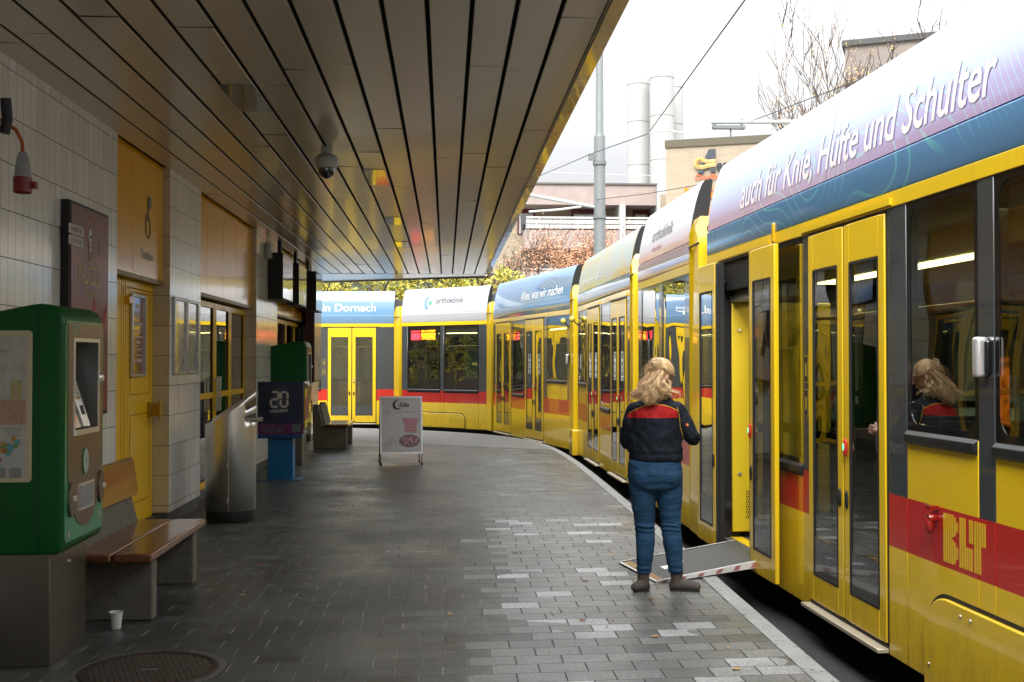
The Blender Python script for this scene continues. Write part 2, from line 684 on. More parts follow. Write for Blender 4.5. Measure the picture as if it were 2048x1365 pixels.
def brushed_mat(name, col, rough=0.3, axis='Z', bands=0.25):
    m = bpy.data.materials.new(name)
    m.use_nodes = True
    t = NT(m)
    b = t.n['Principled BSDF']
    sc = {'Z': (60, 60, 0.8), 'Y': (60, 0.8, 60), 'X': (0.8, 60, 60)}[axis]
    a = t.noise(t.scale(t.pos(), sc), 4, 3, 0.6)
    s2 = t.noise(t.pos(), 2.5, 6, 0.7)
    t.inp(b, 'Base Color', t.mix(s2, tuple(q * (1 - bands) for q in col), tuple(min(1, q * (1 + bands)) for q in col)))
    b.inputs['Metallic'].default_value = 0.95
    t.inp(b, 'Roughness', t.M('ADD', rough - 0.06, t.M('MULTIPLY', a, 0.14)))
    t.l.new(t.bump(a, 0.10, 0.001), b.inputs['Normal'])
    return m


def cowl_mat(name, top, low, lines=(0.2, 0.75, 0.6), amount=0.0, zc=2.90, fig=None):
    """printed advert film on the roof edge cover; colour bands follow the film's own print"""
    m = bpy.data.materials.new(name)
    m.use_nodes = True
    t = NT(m)
    b = t.n['Principled BSDF']
    x, y, z = t.xyz(t.pos())
    f = t.ramp(t.M('ADD', z, t.M('MULTIPLY', t.M('SUBTRACT', t.noise(t.pos(), 0.45, 2), 0.5), 0.25)), [(0, (0, 0, 0)), (1, (1, 1, 1))])
    mr = t.new('ShaderNodeMapRange')
    t.l.new(z, mr.inputs[0])
    mr.inputs[1].default_value = zc - 0.10
    mr.inputs[2].default_value = zc + 0.10
    c = t.mix(mr.outputs[0], low, top)
    if amount:
        wv = t.M('ADD', t.M('MULTIPLY', t.noise(t.pos(), 0.55, 1, 0.3), 42.0), t.M('MULTIPLY', x, 3.0))
        fr = t.M('FRACT', wv)
        ln = t.M('LESS_THAN', t.M('ABSOLUTE', t.M('SUBTRACT', fr, 0.5)), 0.075)
        reg = t.ramp(t.noise(t.scale(t.pos(), (0.6, 1, 1)), 0.9, 1), [(0.50, (0, 0, 0)), (0.60, (1, 1, 1))])
        c = t.mix(t.M('MULTIPLY', t.M('MULTIPLY', ln, reg), amount), c, lines)
    if fig:
        g = t.ramp(t.noise(t.scale(t.pos(), (2.2, 1, 0.9)), 1.1, 2), [(0.50, (0, 0, 0)), (0.53, (1, 1, 1))])
        c = t.mix(t.M('MULTIPLY', g, 0.8), c, fig)
    t.inp(b, 'Base Color', c)
    b.inputs['Roughness'].default_value = 0.12
    b.inputs['Coat Weight'].default_value = 0.7
    b.inputs['Coat Roughness'].default_value = 0.06
    return m


def led_mat(name, col, cell=0.012, thr=0.47, strength=6.0, back=(0.02, 0.01, 0.01)):
    """dot-matrix panel; lit dots form rows of digits"""
    m = bpy.data.materials.new(name)
    m.use_nodes = True
    t = NT(m)
    b = t.n['Principled BSDF']
    x, y, z = t.xyz(t.pos())
    u = t.M('DIVIDE', t.M('ADD', x, 50.0), cell)
    v = t.M('DIVIDE', t.M('ADD', z, 50.0), cell)
    du = t.M('SUBTRACT', t.M('FRACT', u), 0.5)
    dv = t.M('SUBTRACT', t.M('FRACT', v), 0.5)
    d = t.M('LESS_THAN', t.M('ADD', t.M('MULTIPLY', du, du), t.M('MULTIPLY', dv, dv)), 0.17)
    w = t.new('ShaderNodeTexWhiteNoise', noise_dimensions='2D')
    t.l.new(t.vec(t.M('FLOOR', t.M('DIVIDE', u, 1.6)), t.M('FLOOR', t.M('DIVIDE', v, 1.3)), 0.0), w.inputs['Vector'])
    rows = t.M('GREATER_THAN', t.M('FRACT', t.M('DIVIDE', v, 9.0)), 0.22)
    on = t.M('MULTIPLY', t.M('MULTIPLY', d, t.M('GREATER_THAN', w.outputs['Value'], thr)), rows)
    t.inp(b, 'Base Color', back)
    t.inp(b, 'Emission Color', col)
    t.inp(b, 'Emission Strength', t.M('ADD', t.M('MULTIPLY', on, strength), strength * 0.12))
    return m


def picture_mat(name, cols, scale=4.0, dims='YZ', rough=0.25, coat=0.4):
    """soft blotchy print, e.g. a map or a photo poster"""
    m = bpy.data.materials.new(name)
    m.use_nodes = True
    t = NT(m)
    b = t.n['Principled BSDF']
    n = t.noise(t.pos(), scale, 6, 0.6)
    k = len(cols)
    t.inp(b, 'Base Color', t.ramp(n, [(0.3 + 0.4 * i / max(1, k - 1), c) for i, c in enumerate(cols)]))
    b.inputs['Roughness'].default_value = rough
    b.inputs['Coat Weight'].default_value = coat
    return m


YEL = mat('tram yellow paint', (0.74, 0.49, 0.008), 0.30, coat=0.7, wav=0.003, dirt=0.06)
YELI = mat('interior yellow plastic', (0.68, 0.50, 0.02), 0.4, coat=0.2)
RED = mat('tram red stripe', (0.48, 0.016, 0.010), 0.30, coat=0.7, wav=0.003, dirt=0.05)
GREY = mat('tram dark grey paint', (0.040, 0.047, 0.052), 0.25, coat=1.0, wav=0.003)
BLK = mat('black rubber', (0.010, 0.010, 0.011), 0.55)
BLKG = mat('black gloss trim', (0.008, 0.008, 0.009), 0.12, coat=0.5)
UNDER = mat('dark underframe', (0.012, 0.012, 0.012), 0.8, var=0.3)
TGLASS = glass_mat('tram window glass', (0.52, 0.55, 0.48), wav=0.008, base=0.09)
SGLASS = glass_mat('shop door glass', (0.45, 0.5, 0.48), wav=0.003, base=0.10)
STEEL = brushed_mat('brushed steel', (0.78, 0.77, 0.74), 0.36, bands=0.12)
STEELD = brushed_mat('dull steel plinth', (0.17, 0.155, 0.13), 0.38)
ALU = mat('aluminium', (0.55, 0.56, 0.56), 0.35, metal=0.8)
SILV = mat('silver housing', (0.62, 0.63, 0.64), 0.3, metal=0.6, bump=0.3, bscale=30)
WHITE = mat('white print', (0.78, 0.78, 0.77), 0.4)
WHITEF = mat('white film', (0.72, 0.76, 0.80), 0.3)
TILE = tile_mat('glazed white wall tile', (0.80, 0.80, 0.75), 0.118, 0.29, 'Y', -2.655 + 0.145 * 0)
TILEX = tile_mat('glazed cream pillar tile', (0.62, 0.55, 0.39), 0.21, 0.29, 'X', -2.655, x_off=0.06)
PLINTH = mat('dark plinth', (0.075, 0.078, 0.075), 0.5, var=0.4, vscale=6)
SYEL = mat('station yellow enamel', (0.84, 0.41, 0.002), 0.16, coat=0.15, spec=0.5, wav=0.002)
DYEL = mat('door yellow paint', (0.86, 0.52, 0.004), 0.35, coat=0.2, dirt=0.08)
CEIL = mat('enamelled ceiling panel', (0.52, 0.45, 0.355), 0.22, coat=0.15, var=0.05, vscale=0.8, wav=0.0006)
CEIL2 = mat('newer ceiling panel', (0.33, 0.33, 0.31), 0.10, metal=0.5, coat=0.5, wav=0.002)
FASC = mat('canopy fascia', (0.66, 0.40, 0.03), 0.20, coat=0.8, metal=0.2, wav=0.004, dirt=0.15)
DARK = mat('dark void', (0.006, 0.006, 0.006), 0.9)
PAVE = paver_mat()
KERB = concrete_mat('pale kerb stone', (0.26, 0.265, 0.26))
CONC = concrete_mat('bench concrete', (0.135, 0.125, 0.10))
ASPH = mat('track asphalt', (0.022, 0.022, 0.023), 0.85, var=0.4, vscale=20, bump=0.4, bscale=120)
GROUND = mat('far paving', (0.22, 0.22, 0.20), 0.8, var=0.3, vscale=1.0)
WOOD = wood_mat()
GREEN = mat('ticket machine green', (0.002, 0.080, 0.014), 0.38, coat=0.0, spec=0.25, bump=0.25, bscale=400, bdist=0.0006)
GREENL = mat('ticket machine lighter green', (0.015, 0.20, 0.085), 0.3, coat=0.3)
BRONZE = brushed_mat('bronze steel front', (0.26, 0.20, 0.15), 0.36, axis='Y')
CREAM = mat('cream frame', (0.52, 0.46, 0.30), 0.4)
print('part1 ok')
# ================================================================ THE SETTING
KX = [(1.95, -12), (1.95, -8), (1.95, -4), (1.95, 0), (1.95, 2.5), (1.95, 4.2), (1.95, 5.5), (1.963, 6.5), (1.984, 7.8), (2.02, 9.4), (2.055, 12.2), (2.085, 15.66), (2.07, 18.3), (1.96, 20.6),
      (1.70, 22.2), (1.20, 23.6), (0.45, 24.75), (-0.8, 25.9), (-2.4, 26.75), (-4.5, 27.3), (-8, 27.6), (-16, 27.8)]


def smooth_line(pts, n=6):
    out = []
    for i in range(len(pts) - 1):
        p0 = Vector((*pts[max(i - 1, 0)], 0)); p1 = Vector((*pts[i], 0)); p2 = Vector((*pts[i + 1], 0)); p3 = Vector((*pts[min(i + 2, len(pts) - 1)], 0))
        for k in range(n):
            t = k / n
            q = 0.5 * ((2 * p1) + (-p0 + p2) * t + (2 * p0 - 5 * p1 + 4 * p2 - p3) * t * t + (-p0 + 3 * p1 - 3 * p2 + p3) * t ** 3)
            out.append((q.x, q.y))
    out.append(pts[-1])
    return out


kl = smooth_line(KX)


def offs(line, d):
    out = []
    for i, p in enumerate(line):
        a = Vector(line[max(i - 1, 0)]); b = Vector(line[min(i + 1, len(line) - 1)])
        t = (b - a).normalized()
        out.append((p[0] - t.y * d, p[1] + t.x * d))
    return out


kin = offs(kl, 0.115)
mb = MB()
poly = [(-16, -12)] + kin
mb.prism(poly, lambda p, t: (p[0], p[1], t), -0.30, 0.0)
kind(mb.build('pavement', PAVE, weld=False), 'structure')

mb = MB()
n = len(kl)
for i in range(n - 1):
    a, b, c, d = kin[i], kin[i + 1], kl[i + 1], kl[i]
    g = 0.0 if i % 4 else 0.004
    mb.add([(a[0], a[1], 0.006), (b[0], b[1] - g, 0.006), (c[0], c[1] - g, 0.006), (d[0], d[1], 0.006), (d[0] + .004, d[1], -0.30), (c[0] + .004, c[1] - g, -0.30)],
           [(0, 3, 2, 1), (3, 4, 5, 2)])
mb.add([(p[0], p[1], z) for p in kin for z in (0.006, -0.05)], [(2 * i, 2 * i + 2, 2 * i + 3, 2 * i + 1) for i in range(n - 1)])
kind(mb.build('kerb', KERB, weld=False), 'structure')

mb = MB()
ap = [(2.0, 19.9), (0.9, 20.6), (-0.6, 21.6), (-2.2, 22.4), (-3.6, 22.9), (-8, 23.2), (-16, 23.4)]
kk = [p for p in kin if p[1] > 20.2]
mb.add([(p[0], p[1], 0.004) for p in kk + ap[::-1]], [tuple(range(len(kk) + len(ap)))])
kind(mb.build('pavement_apron', mat('smooth pale screed', (0.15, 0.148, 0.135), 0.62, var=0.25, vscale=2, bump=0.3, bscale=90), weld=False), 'structure')

mb = MB()
mb.add([(-900, -300, -0.30), (900, -300, -0.30), (900, 1500, -0.30), (-900, 1500, -0.30)], [(0, 1, 2, 3)])
kind(mb.build('ground', GROUND), 'structure')
mb = MB()
tr0 = offs(kl, -0.0)
tr1 = offs(kl, -3.4)
mb.add([(p[0], p[1], -0.292) for a_, b_ in zip(tr0, tr1) for p in (a_, b_)], [(2 * i, 2 * i + 1, 2 * i + 3, 2 * i + 2) for i in range(n - 1)])
kind(mb.build('track_bed', ASPH, weld=False), 'structure')
for off in (-0.95, -1.95):
    mb = MB()
    a_ = offs(kl, off - 0.03)
    b_ = offs(kl, off + 0.03)
    vs = []
    for p, q in zip(a_, b_):
        vs += [(p[0], p[1], -0.288), (p[0], p[1], -0.275), (q[0], q[1], -0.275), (q[0], q[1], -0.288)]
    mb.add(vs, [(4 * i + k, 4 * i + k + 1, 4 * i + k + 5, 4 * i + k + 4) for i in range(n - 1) for k in range(3)])
    kind(mb.build('rail', mat('rail steel', (0.25, 0.24, 0.22), 0.4, metal=0.9)), 'structure')

# ================================================================ STATION BUILDING
bld = thing('station_building', 'station building with white glazed tile wall and yellow door bays under the canopy', 'building', (-2.67, 9, 0))
WX = -2.67
mb = MB().box((WX, -12, 0.13), (-3.1, 9.30, 3.47))
mb.build('tiled_wall', TILE, bld)
mb = MB().box((WX - 0.012, -12, 0.0), (-3.09, 9.29, 0.128))
mb.build('plinth', PLINTH, bld)
for y0, y1 in ((11.06, 12.43), (16.04, 18.0), (22.52, 23.76)):
    mb = MB().box((WX, y0, 0.13), (-3.1, y1, 3.47))
    mb.m = [0, 0, 1, 0, 1, 0]
    mb.build('tiled_pillar', [TILE, TILEX], bld)
    MB().box((WX - 0.012, y0 + 0.012, 0), (-3.09, y1 - 0.012, 0.128)).build('plinth', PLINTH, bld)
# body of the building behind, roof
MB().box((-5.6, -12, 0), (-5.7, 23.7, 3.47)).build('back_wall', mat('dim inner wall', (0.16, 0.155, 0.14), 0.8), bld)
MB().box((-3.1, 23.6, 0), (-12, 23.74, 3.47)).build('end_wall', TILEX, bld)
MB().box((-2.9, -12, 3.475), (-12, 23.76, 4.3)).build('roof', mat('roof edge', (0.2, 0.19, 0.18), 0.7), bld)
MB().box((-2.86, 9.3, 0.0), (-5.6, 22.5, 0.02)).build('inner_floor', mat('inner floor', (0.1, 0.1, 0.1), 0.4), bld)

TRX = -2.735
for bi, (y0, y1, seams) in enumerate(((9.302, 11.058, (10.0,)), (12.432, 16.038, (13.05, 13.95, 14.85)), (18.002, 22.518, (19.1, 20.2, 21.3)))):
    ys = [y0] + list(seams) + [y1]
    mb = MB()
    for a_, b_ in zip(ys[:-1], ys[1:]):
        mb.box((TRX, a_ + 0.003, 2.36), (TRX - 0.03, b_ - 0.003, 3.47))
    tp = mb.build('transom_panel', SYEL, bld, bevel=0.002)
    MB().box((TRX - 0.032, y0, 2.36), (TRX - 0.05, y1, 3.465)).build('backing', DARK, tp)
    MB().box((TRX + 0.004, y0, 2.322), (TRX - 0.08, y1, 2.358)).build('lintel_rail', mat('brown rail', (0.20, 0.12, 0.015), 0.4), tp)
    MB().box((-2.80, y0, 0.0), (-2.9, y1, 0.10)).build('threshold', PLINTH, bld)
    # ceiling closing strip above the recess
# lettering on the first transom: an upright receiver sign and the word below it
tp = None
for o in bld.children:
    if o.name == 'transom_panel':
        tp = o
mb = MB()
fn = lambda u, v: (TRX + 0.003, 10.24 + u, 2.52 + v)
put_text(mb, 'Telefon', fn, 0.42, 0.085)
pts = [(10.50, 3.10), (10.475, 3.06), (10.47, 2.99), (10.49, 2.92), (10.54, 2.87), (10.56, 2.82), (10.555, 2.75), (10.50, 2.72), (10.43, 2.76), (10.41, 2.84), (10.43, 2.93)]
for a_, b_ in zip(pts[:-1], pts[1:]):
    mb.tube([(TRX + 0.004, *a_), (TRX + 0.004, *b_)], 0.006, 5)
mb.box((TRX + 0.003, 10.49, 2.97), (TRX, 10.53, 3.11)).box((TRX + 0.003, 10.545, 3.0), (TRX, 10.60, 3.10)).box((TRX + 0.003, 10.46, 2.89), (TRX, 10.52, 2.95))
mb.build('lettering', mat('faded grey lettering', (0.16, 0.15, 0.12), 0.5), tp)

# yellow door, first bay
DX = -2.83


def frame_door(y0, y1, z0, z1, st, rails, name, parent, glass=True, handle=None, th=0.05, rail_h=0.07):
    """stile-and-rail door in plane X=DX between y0..y1"""
    mb = MB()
    mb.box((DX, y0, z0), (DX - th, y0 + st, z1)).box((DX, y1 - st, z0), (DX - th, y1, z1))
    zs = [z0] + list(rails) + [z1 - rail_h]
    for z in zs:
        mb.box((DX, y0 + st, z), (DX - th, y1 - st, z + rail_h))
    d = mb.build(name, DYEL, parent, bevel=0.004)
    for a_, b_ in zip(zs[:-1], zs[1:]):
        if glass:
            MB().box((DX - 0.02, y0 + st, a_ + rail_h), (DX - 0.028, y1 - st, b_)).build('pane', SGLASS, d)
        MB().box((DX - 0.010, y0 + st, a_ + rail_h), (DX - 0.018, y0 + st + 0.012, b_)).box((DX - 0.010, y1 - st, a_ + rail_h), (DX - 0.018, y1 - st - 0.012, b_)).build('gasket', BLK, d)
    if handle:
        h = MB()
        for z in (1.02, 1.36):
            h.tube([(DX, handle, z), (DX + 0.05, handle, z)], 0.009, 6)
        h.box((DX + 0.045, handle - 0.03, 0.98), (DX + 0.06, handle + 0.03, 1.40))
        h.build('handle', STEEL, d)
    return d


frame_door(9.4, 9.93, 0.1, 2.32, 0.10, (1.16,), 'side_light', bld)
mb = MB()
mb.box((DX, 9.93, 0.10), (DX - 0.06, 10.20, 2.32))
for y in (9.99, 10.06, 10.12):
    mb.box((DX + 0.006, y, 0.10), (DX, y + 0.035, 2.32))
mb.build('door_post', DYEL, bld, bevel=0.003)
mb = MB().box((DX + 0.004, 10.205, 0.105), (DX - 0.045, 10.98, 2.25))
d = mb.build('door', DYEL, bld, bevel=0.006)
mb = MB()
for z in (0.30, 1.10, 1.285, 2.215):
    mb.box((DX + 0.005, 10.26, z), (DX + 0.0065, 10.93, z + 0.006))
for y in (10.26, 10.924):
    mb.box((DX + 0.005, y, 0.306), (DX + 0.0065, y + 0.006, 1.10)).box((DX + 0.005, y, 1.291), (DX + 0.0065, y + 0.006, 2.215))
mb.build('groove', mat('rusty groove', (0.16, 0.06, 0.006), 0.8), d)
MB().box((DX + 0.002, 9.93, 2.255), (DX - 0.04, 11.06, 2.32)).build('door_head', DYEL, d, bevel=0.003)
MB().box((DX + 0.002, 10.985, 0.1), (DX - 0.04, 11.056, 2.25)).build('door_jamb', DYEL, d, bevel=0.003)
mb = MB().box((DX, 10.86, 1.06), (DX + 0.035, 10.95, 1.20)).box((DX + 0.035, 10.87, 1.07), (DX + 0.11, 10.94, 1.19))
mb.box((DX + 0.11, 10.85, 1.03), (DX + 0.125, 10.96, 1.225))
mb.build('handle', mat('brass lock box', (0.42, 0.27, 0.03), 0.35, metal=0.5), d, bevel=0.004)
MB().box((DX + 0.005, 10.08, 2.10), (DX + 0.05, 10.20, 2.17)).build('door_closer', SYEL, d, bevel=0.006)

frame_door(13.0, 13.98, 0.1, 2.30, 0.085, (1.14,), 'glass_door', bld, handle=13.90)
frame_door(14.0, 14.95, 0.1, 2.30, 0.085, (1.14,), 'glass_door', bld, handle=14.07)
frame_door(14.97, 16.03, 0.1, 2.30, 0.085, (1.14,), 'side_light', bld)
frame_door(12.44, 12.98, 0.1, 2.30, 0.085, (1.14,), 'side_light', bld)
for k, (a_, b_) in enumerate(((18.02, 19.0), (19.02, 20.1), (20.12, 21.2), (21.22, 22.5))):
    frame_door(a_, b_, 0.1, 2.30, 0.085, (1.14,), 'glass_door', bld)

# ---------------------------------------------------------------- canopy
can = thing('platform_canopy', 'long platform canopy with beige ceiling strips and a golden edge over the pavement', 'canopy', (-1, 6, 3.45))
random.seed(3)
CZ = 3.455
edges = [0.608 + 0.2365 * k for k in range(-15, 2)]
gap = 0.0115
patches = {(10, 0): 1}
for i in range(len(edges) - 1):
    x0, x1 = edges[i] + gap, edges[i + 1] - gap
    if x0 < -2.92:
        continue
    mb = MB()
    y = -12 + random.random() * 3
    prev = -14
    yy = [-14]
    while y < 24.2:
        yy.append(y)
        y += random.choice((2.4, 3.0, 3.0, 3.6))
    yy.append(24.22)
    for a_, b_ in zip(yy[:-1], yy[1:]):
        t1, t2, t3, t4 = [random.uniform(-0.003, 0.003) for _ in range(4)]
        ny = 6
        vs = []
        for k in range(ny + 1):
            t = k / ny
            yk = a_ + 0.003 + (b_ - a_ - 0.006) * t
            sag = random.uniform(-0.0007, 0.0007)
            za = CZ + t1 * (1 - t) + t2 * t + sag
            zb = CZ + t3 * (1 - t) + t4 * t + sag
            vs += [(x0, yk, za + 0.035), (x0, yk, za + 0.006), (x0 + 0.004, yk, za), (x1 - 0.004, yk, zb), (x1, yk, zb + 0.006), (x1, yk, zb + 0.035)]
        mb.add(vs, [(6 * k + j, 6 * k + j + 1, 6 * k + j + 7, 6 * k + j + 6) for k in range(ny) for j in (1, 2, 3)], 0, True)
        mb.add(vs, [(6 * k + j, 6 * k + j + 1, 6 * k + j + 7, 6 * k + j + 6) for k in range(ny) for j in (0, 4)] + [(0, 1, 2, 3, 4, 5), tuple(6 * ny + j for j in (5, 4, 3, 2, 1, 0))], 1)  # panel sides coloured near-black for the shade inside the gaps
    mb.build('ceiling_strip', [CEIL, DARK], can)
for (x0, y0, x1, y1) in ((-1.52, 7.62, -1.30, 8.45), (-0.807, 10.95, -0.60, 11.9), (-0.80, 14.6, -0.60, 15.4), (-0.80, 17.6, -0.60, 18.4)):
    MB().box((x0, y0, CZ - 0.0065), (x1, y1, CZ - 0.004)).build('repair_plate', CEIL2, can)
MB().box((-2.93, -14, CZ + 0.06), (0.84, 24.2, CZ + 0.42)).build('canopy_slab', DARK, can)
mb = MB()
mb.prism([(0.848, CZ - 0.02), (0.94, CZ - 0.005), (0.95, CZ + 0.47), (0.93, CZ + 0.47), (0.848, CZ + 0.43)], lambda p, t: (p[0], t, p[1]), -14, 24.78)
mb.build('fascia', FASC, can)
mb = MB()
mb.tube([(0.843, y, CZ + 0.001) for y in (-14, 24.2)], 0.007, 6)
mb.build('edge_trim', mat('grey edge trim', (0.3, 0.27, 0.2), 0.3), can)
mb = MB()
mb.prism([(-2.93, 24.235), (0.846, 24.235), (0.846, 24.78), (-2.93, 26.7)], lambda p, t: (p[0], p[1], t), CZ - 0.004, CZ + 0.02)
mb.build('end_soffit', mat('grey soffit board', (0.42, 0.42, 0.40), 0.25, coat=0.3, wav=0.004), can)
mb = MB()
mb.prism([(0.94, 24.782), (-2.93, 26.703), (-2.93, 26.76), (0.94, 24.84)], lambda p, t: (p[0], p[1], t), CZ - 0.03, CZ + 0.46)
mb.build('end_fascia', mat('dark end fascia', (0.12, 0.11, 0.10), 0.5), can)
mb = MB().prism([(-2.93, 24.2), (0.84, 24.2), (0.84, 24.78), (-2.93, 26.7)], lambda p, t: (p[0], p[1], t), CZ + 0.44, CZ + 0.46)
mb.box((-2.93, -14, CZ + 0.425), (0.93, 24.2, CZ + 0.46))
mb.build('roof_sheet', mat('roof felt', (0.06, 0.06, 0.06), 0.9), can)
MB().box((-2.93, -14.04, 0), (-16, -14.0, 4.0)).build('rear_wall', TILEX, bld)
print('part2 ok')
# ================================================================ THE TRAM
TH = R(3.357)


def cw(D, xc):
    return Vector((xc * math.cos(TH) + D * math.sin(TH), D * math.cos(TH) - xc * math.sin(TH), 0))


tram = thing('tram', 'long yellow articulated tram with red stripe curving along the kerb, one door open', 'tram', tuple(cw(10, 2.9)))

COWL = [(0.0, 2.552), (-0.006, 2.565), (-0.006, 2.757), (0.004, 2.768)]
COWL2 = [(0.0, 2.772), (0.012, 2.90), (0.032, 3.02), (0.058, 3.14), (0.092, 3.26), (0.125, 3.345), (0.155, 3.385), (0.22, 3.40)]


def cowl_pt(s, off=0.003):
    """distance s above the crease along the cover -> (inward d, z)"""
    L = 0
    for (d0, z0), (d1, z1) in zip(COWL2[:-1], COWL2[1:]):
        l = math.hypot(d1 - d0, z1 - z0)
        if s <= L + l or (d1, z1) == COWL2[-1]:
            t = (s - L) / l
            nx, nz = -(z1 - z0) / l, (d1 - d0) / l
            return d0 + (d1 - d0) * t + nx * off, z0 + (z1 - z0) * t + nz * off
        L += l


ZR0, ZR1, ZW = 0.555, 0.85, 2.46      # stripe bottom/top, window top


def section_frame(far, near):
    a, b = cw(*far), cw(*near)
    u = (b - a).normalized()
    L = (b - a).length
    inn = Vector((0, 0, 1)).cross(u)
    M = Matrix(((u.x, inn.x, 0, a.x), (u.y, inn.y, 0, a.y), (0, 0, 1, 0), (0, 0, 0, 1)))
    return M, L


def q(mb, u0, u1, z0, z1, m, y0=0.0, y1=0.05):
    mb.box((u0, y0, z0), (u1, y1, z1), m)


def door_leaf(sec, u0, u1, y=-0.014, handle_side=1, button=False, z0=0.0, z1=2.435, slim=0.085, kick=True, label=None):
    """one yellow door leaf with a tall window, a grey kick panel and rubber edges"""
    M = sec['M']
    mb = MB()
    g0, g1 = u0 + slim, u1 - slim
    zt, zb = 2.20, 0.17
    mb.box((u0, y, z0), (g0, y + 0.035, z1)).box((g1, y, z0), (u1, y + 0.035, z1))
    mb.box((g0, y, z0), (g1, y + 0.035, zb)).box((g0, y, zt), (g1, y + 0.035, z1))
    d = mb.build('door', YEL, sec['root'], space=M, bevel=0.005, frame=M)
    if label:
        d['label'] = label
    p = MB()
    p.box((g0 + 0.012, y + 0.006, zb + 0.26), (g1 - 0.012, y + 0.012, zt - 0.012))
    p.build('pane', TGLASS, d, space=M, frame=M)
    p = MB()
    t_ = 0.014
    p.box((g0, y - 0.002, zb), (g0 + t_, y + 0.03, zt)).box((g1 - t_, y - 0.002, zb), (g1, y + 0.03, zt))
    p.box((g0 + t_, y - 0.002, zt - t_), (g1 - t_, y + 0.03, zt)).box((g0 + t_, y - 0.002, zb), (g1 - t_, y + 0.03, zb + t_))
    p.build('window_gasket', BLK, d, space=M, frame=M)
    p = MB().box((g0 + t_, y + 0.003, zb + t_), (g1 - t_, y + 0.02, zb + 0.255))
    p.build('kick_panel', GREY, d, space=M, frame=M)
    p = MB().box((g0 + t_, y + 0.016, 1.06), (g1 - t_, y + 0.024, 1.13))
    p.build('cross_bar', BLK, d, space=M, frame=M)
    hu = u1 - 0.045 if handle_side > 0 else u0 + 0.045
    if button:
        b_ = MB().ell((hu, y - 0.012, 1.06), (0.024, 0.014, 0.060), 14)
        b_.build('door_button', mat('green lit button', (0.45, 0.02, 0.02), 0.35), d, space=M, frame=M)
        b_ = MB().ell((hu, y - 0.0225, 1.065), (0.013, 0.006, 0.026), 12)
        b_.build('button_light', mat('button light', (0.1, 0.4, 0.2), 0.3, emit=(0.15, 0.9, 0.35), estr=0.5), d, space=M, frame=M)
    b_ = MB().ell((hu, y - 0.004, 0.74), (0.022, 0.012, 0.060), 12)
    b_.build('lock_cover', BLK, d, space=M, frame=M)
    return d


def window(sec, u0, u1, z0, z1=ZW, r=0.09, rail=True, border=0.035, led=None):
    M = sec['M']
    mb = MB()
    # black frit ring around the pane with rounded inner corners
    outer = [(u0, z0), (u1, z0), (u1, z1), (u0, z1)]
    cx, cz, w, h = (u0 + u1) / 2, (z0 + z1) / 2, u1 - u0, z1 - z0
    inner = rrect(w - 2 * border, h - 2 * border, r, 5, cx, cz)
    out = rrect(w, h, 0.004, 5, cx, cz)
    n_ = len(inner)
    for y0_, flip in ((0.004, 0), (0.018, 1)):
        vs = [(p[0], y0_, p[1]) for p in out] + [(p[0], y0_, p[1]) for p in inner]
        mb.add(vs, [(i, (i + 1) % n_, n_ + (i + 1) % n_, n_ + i) for i in range(n_)], 0)
    vs = [(p[0], 0.004, p[1]) for p in inner] + [(p[0], 0.05, p[1]) for p in inner]
    mb.add(vs, [(i, (i + 1) % n_, n_ + (i + 1) % n_, n_ + i) for i in range(n_)], 0)
    f = mb.build('window', BLKG, sec['root'], space=M, frame=M)
    MB().box((u0 + 0.01, 0.008, z0 + 0.01), (u1 - 0.01, 0.013, z1 - 0.01)).build('pane', TGLASS, f, space=M, frame=M)
    if rail:
        mb = MB()
        mb.prism([(-0.002, z0 - 0.075), (-0.022, z0 - 0.06), (-0.024, z0 - 0.02), (-0.004, z0 + 0.0), (0.01, z0), (0.01, z0 - 0.075)],
                 lambda p, t: (t, p[0], p[1]), u0 + 0.005, u1 - 0.005)
        mb.build('window_rail', mat('window rail', (0.010, 0.011, 0.012), 0.45), f, space=M, frame=M, bevel=0.004)
    return f


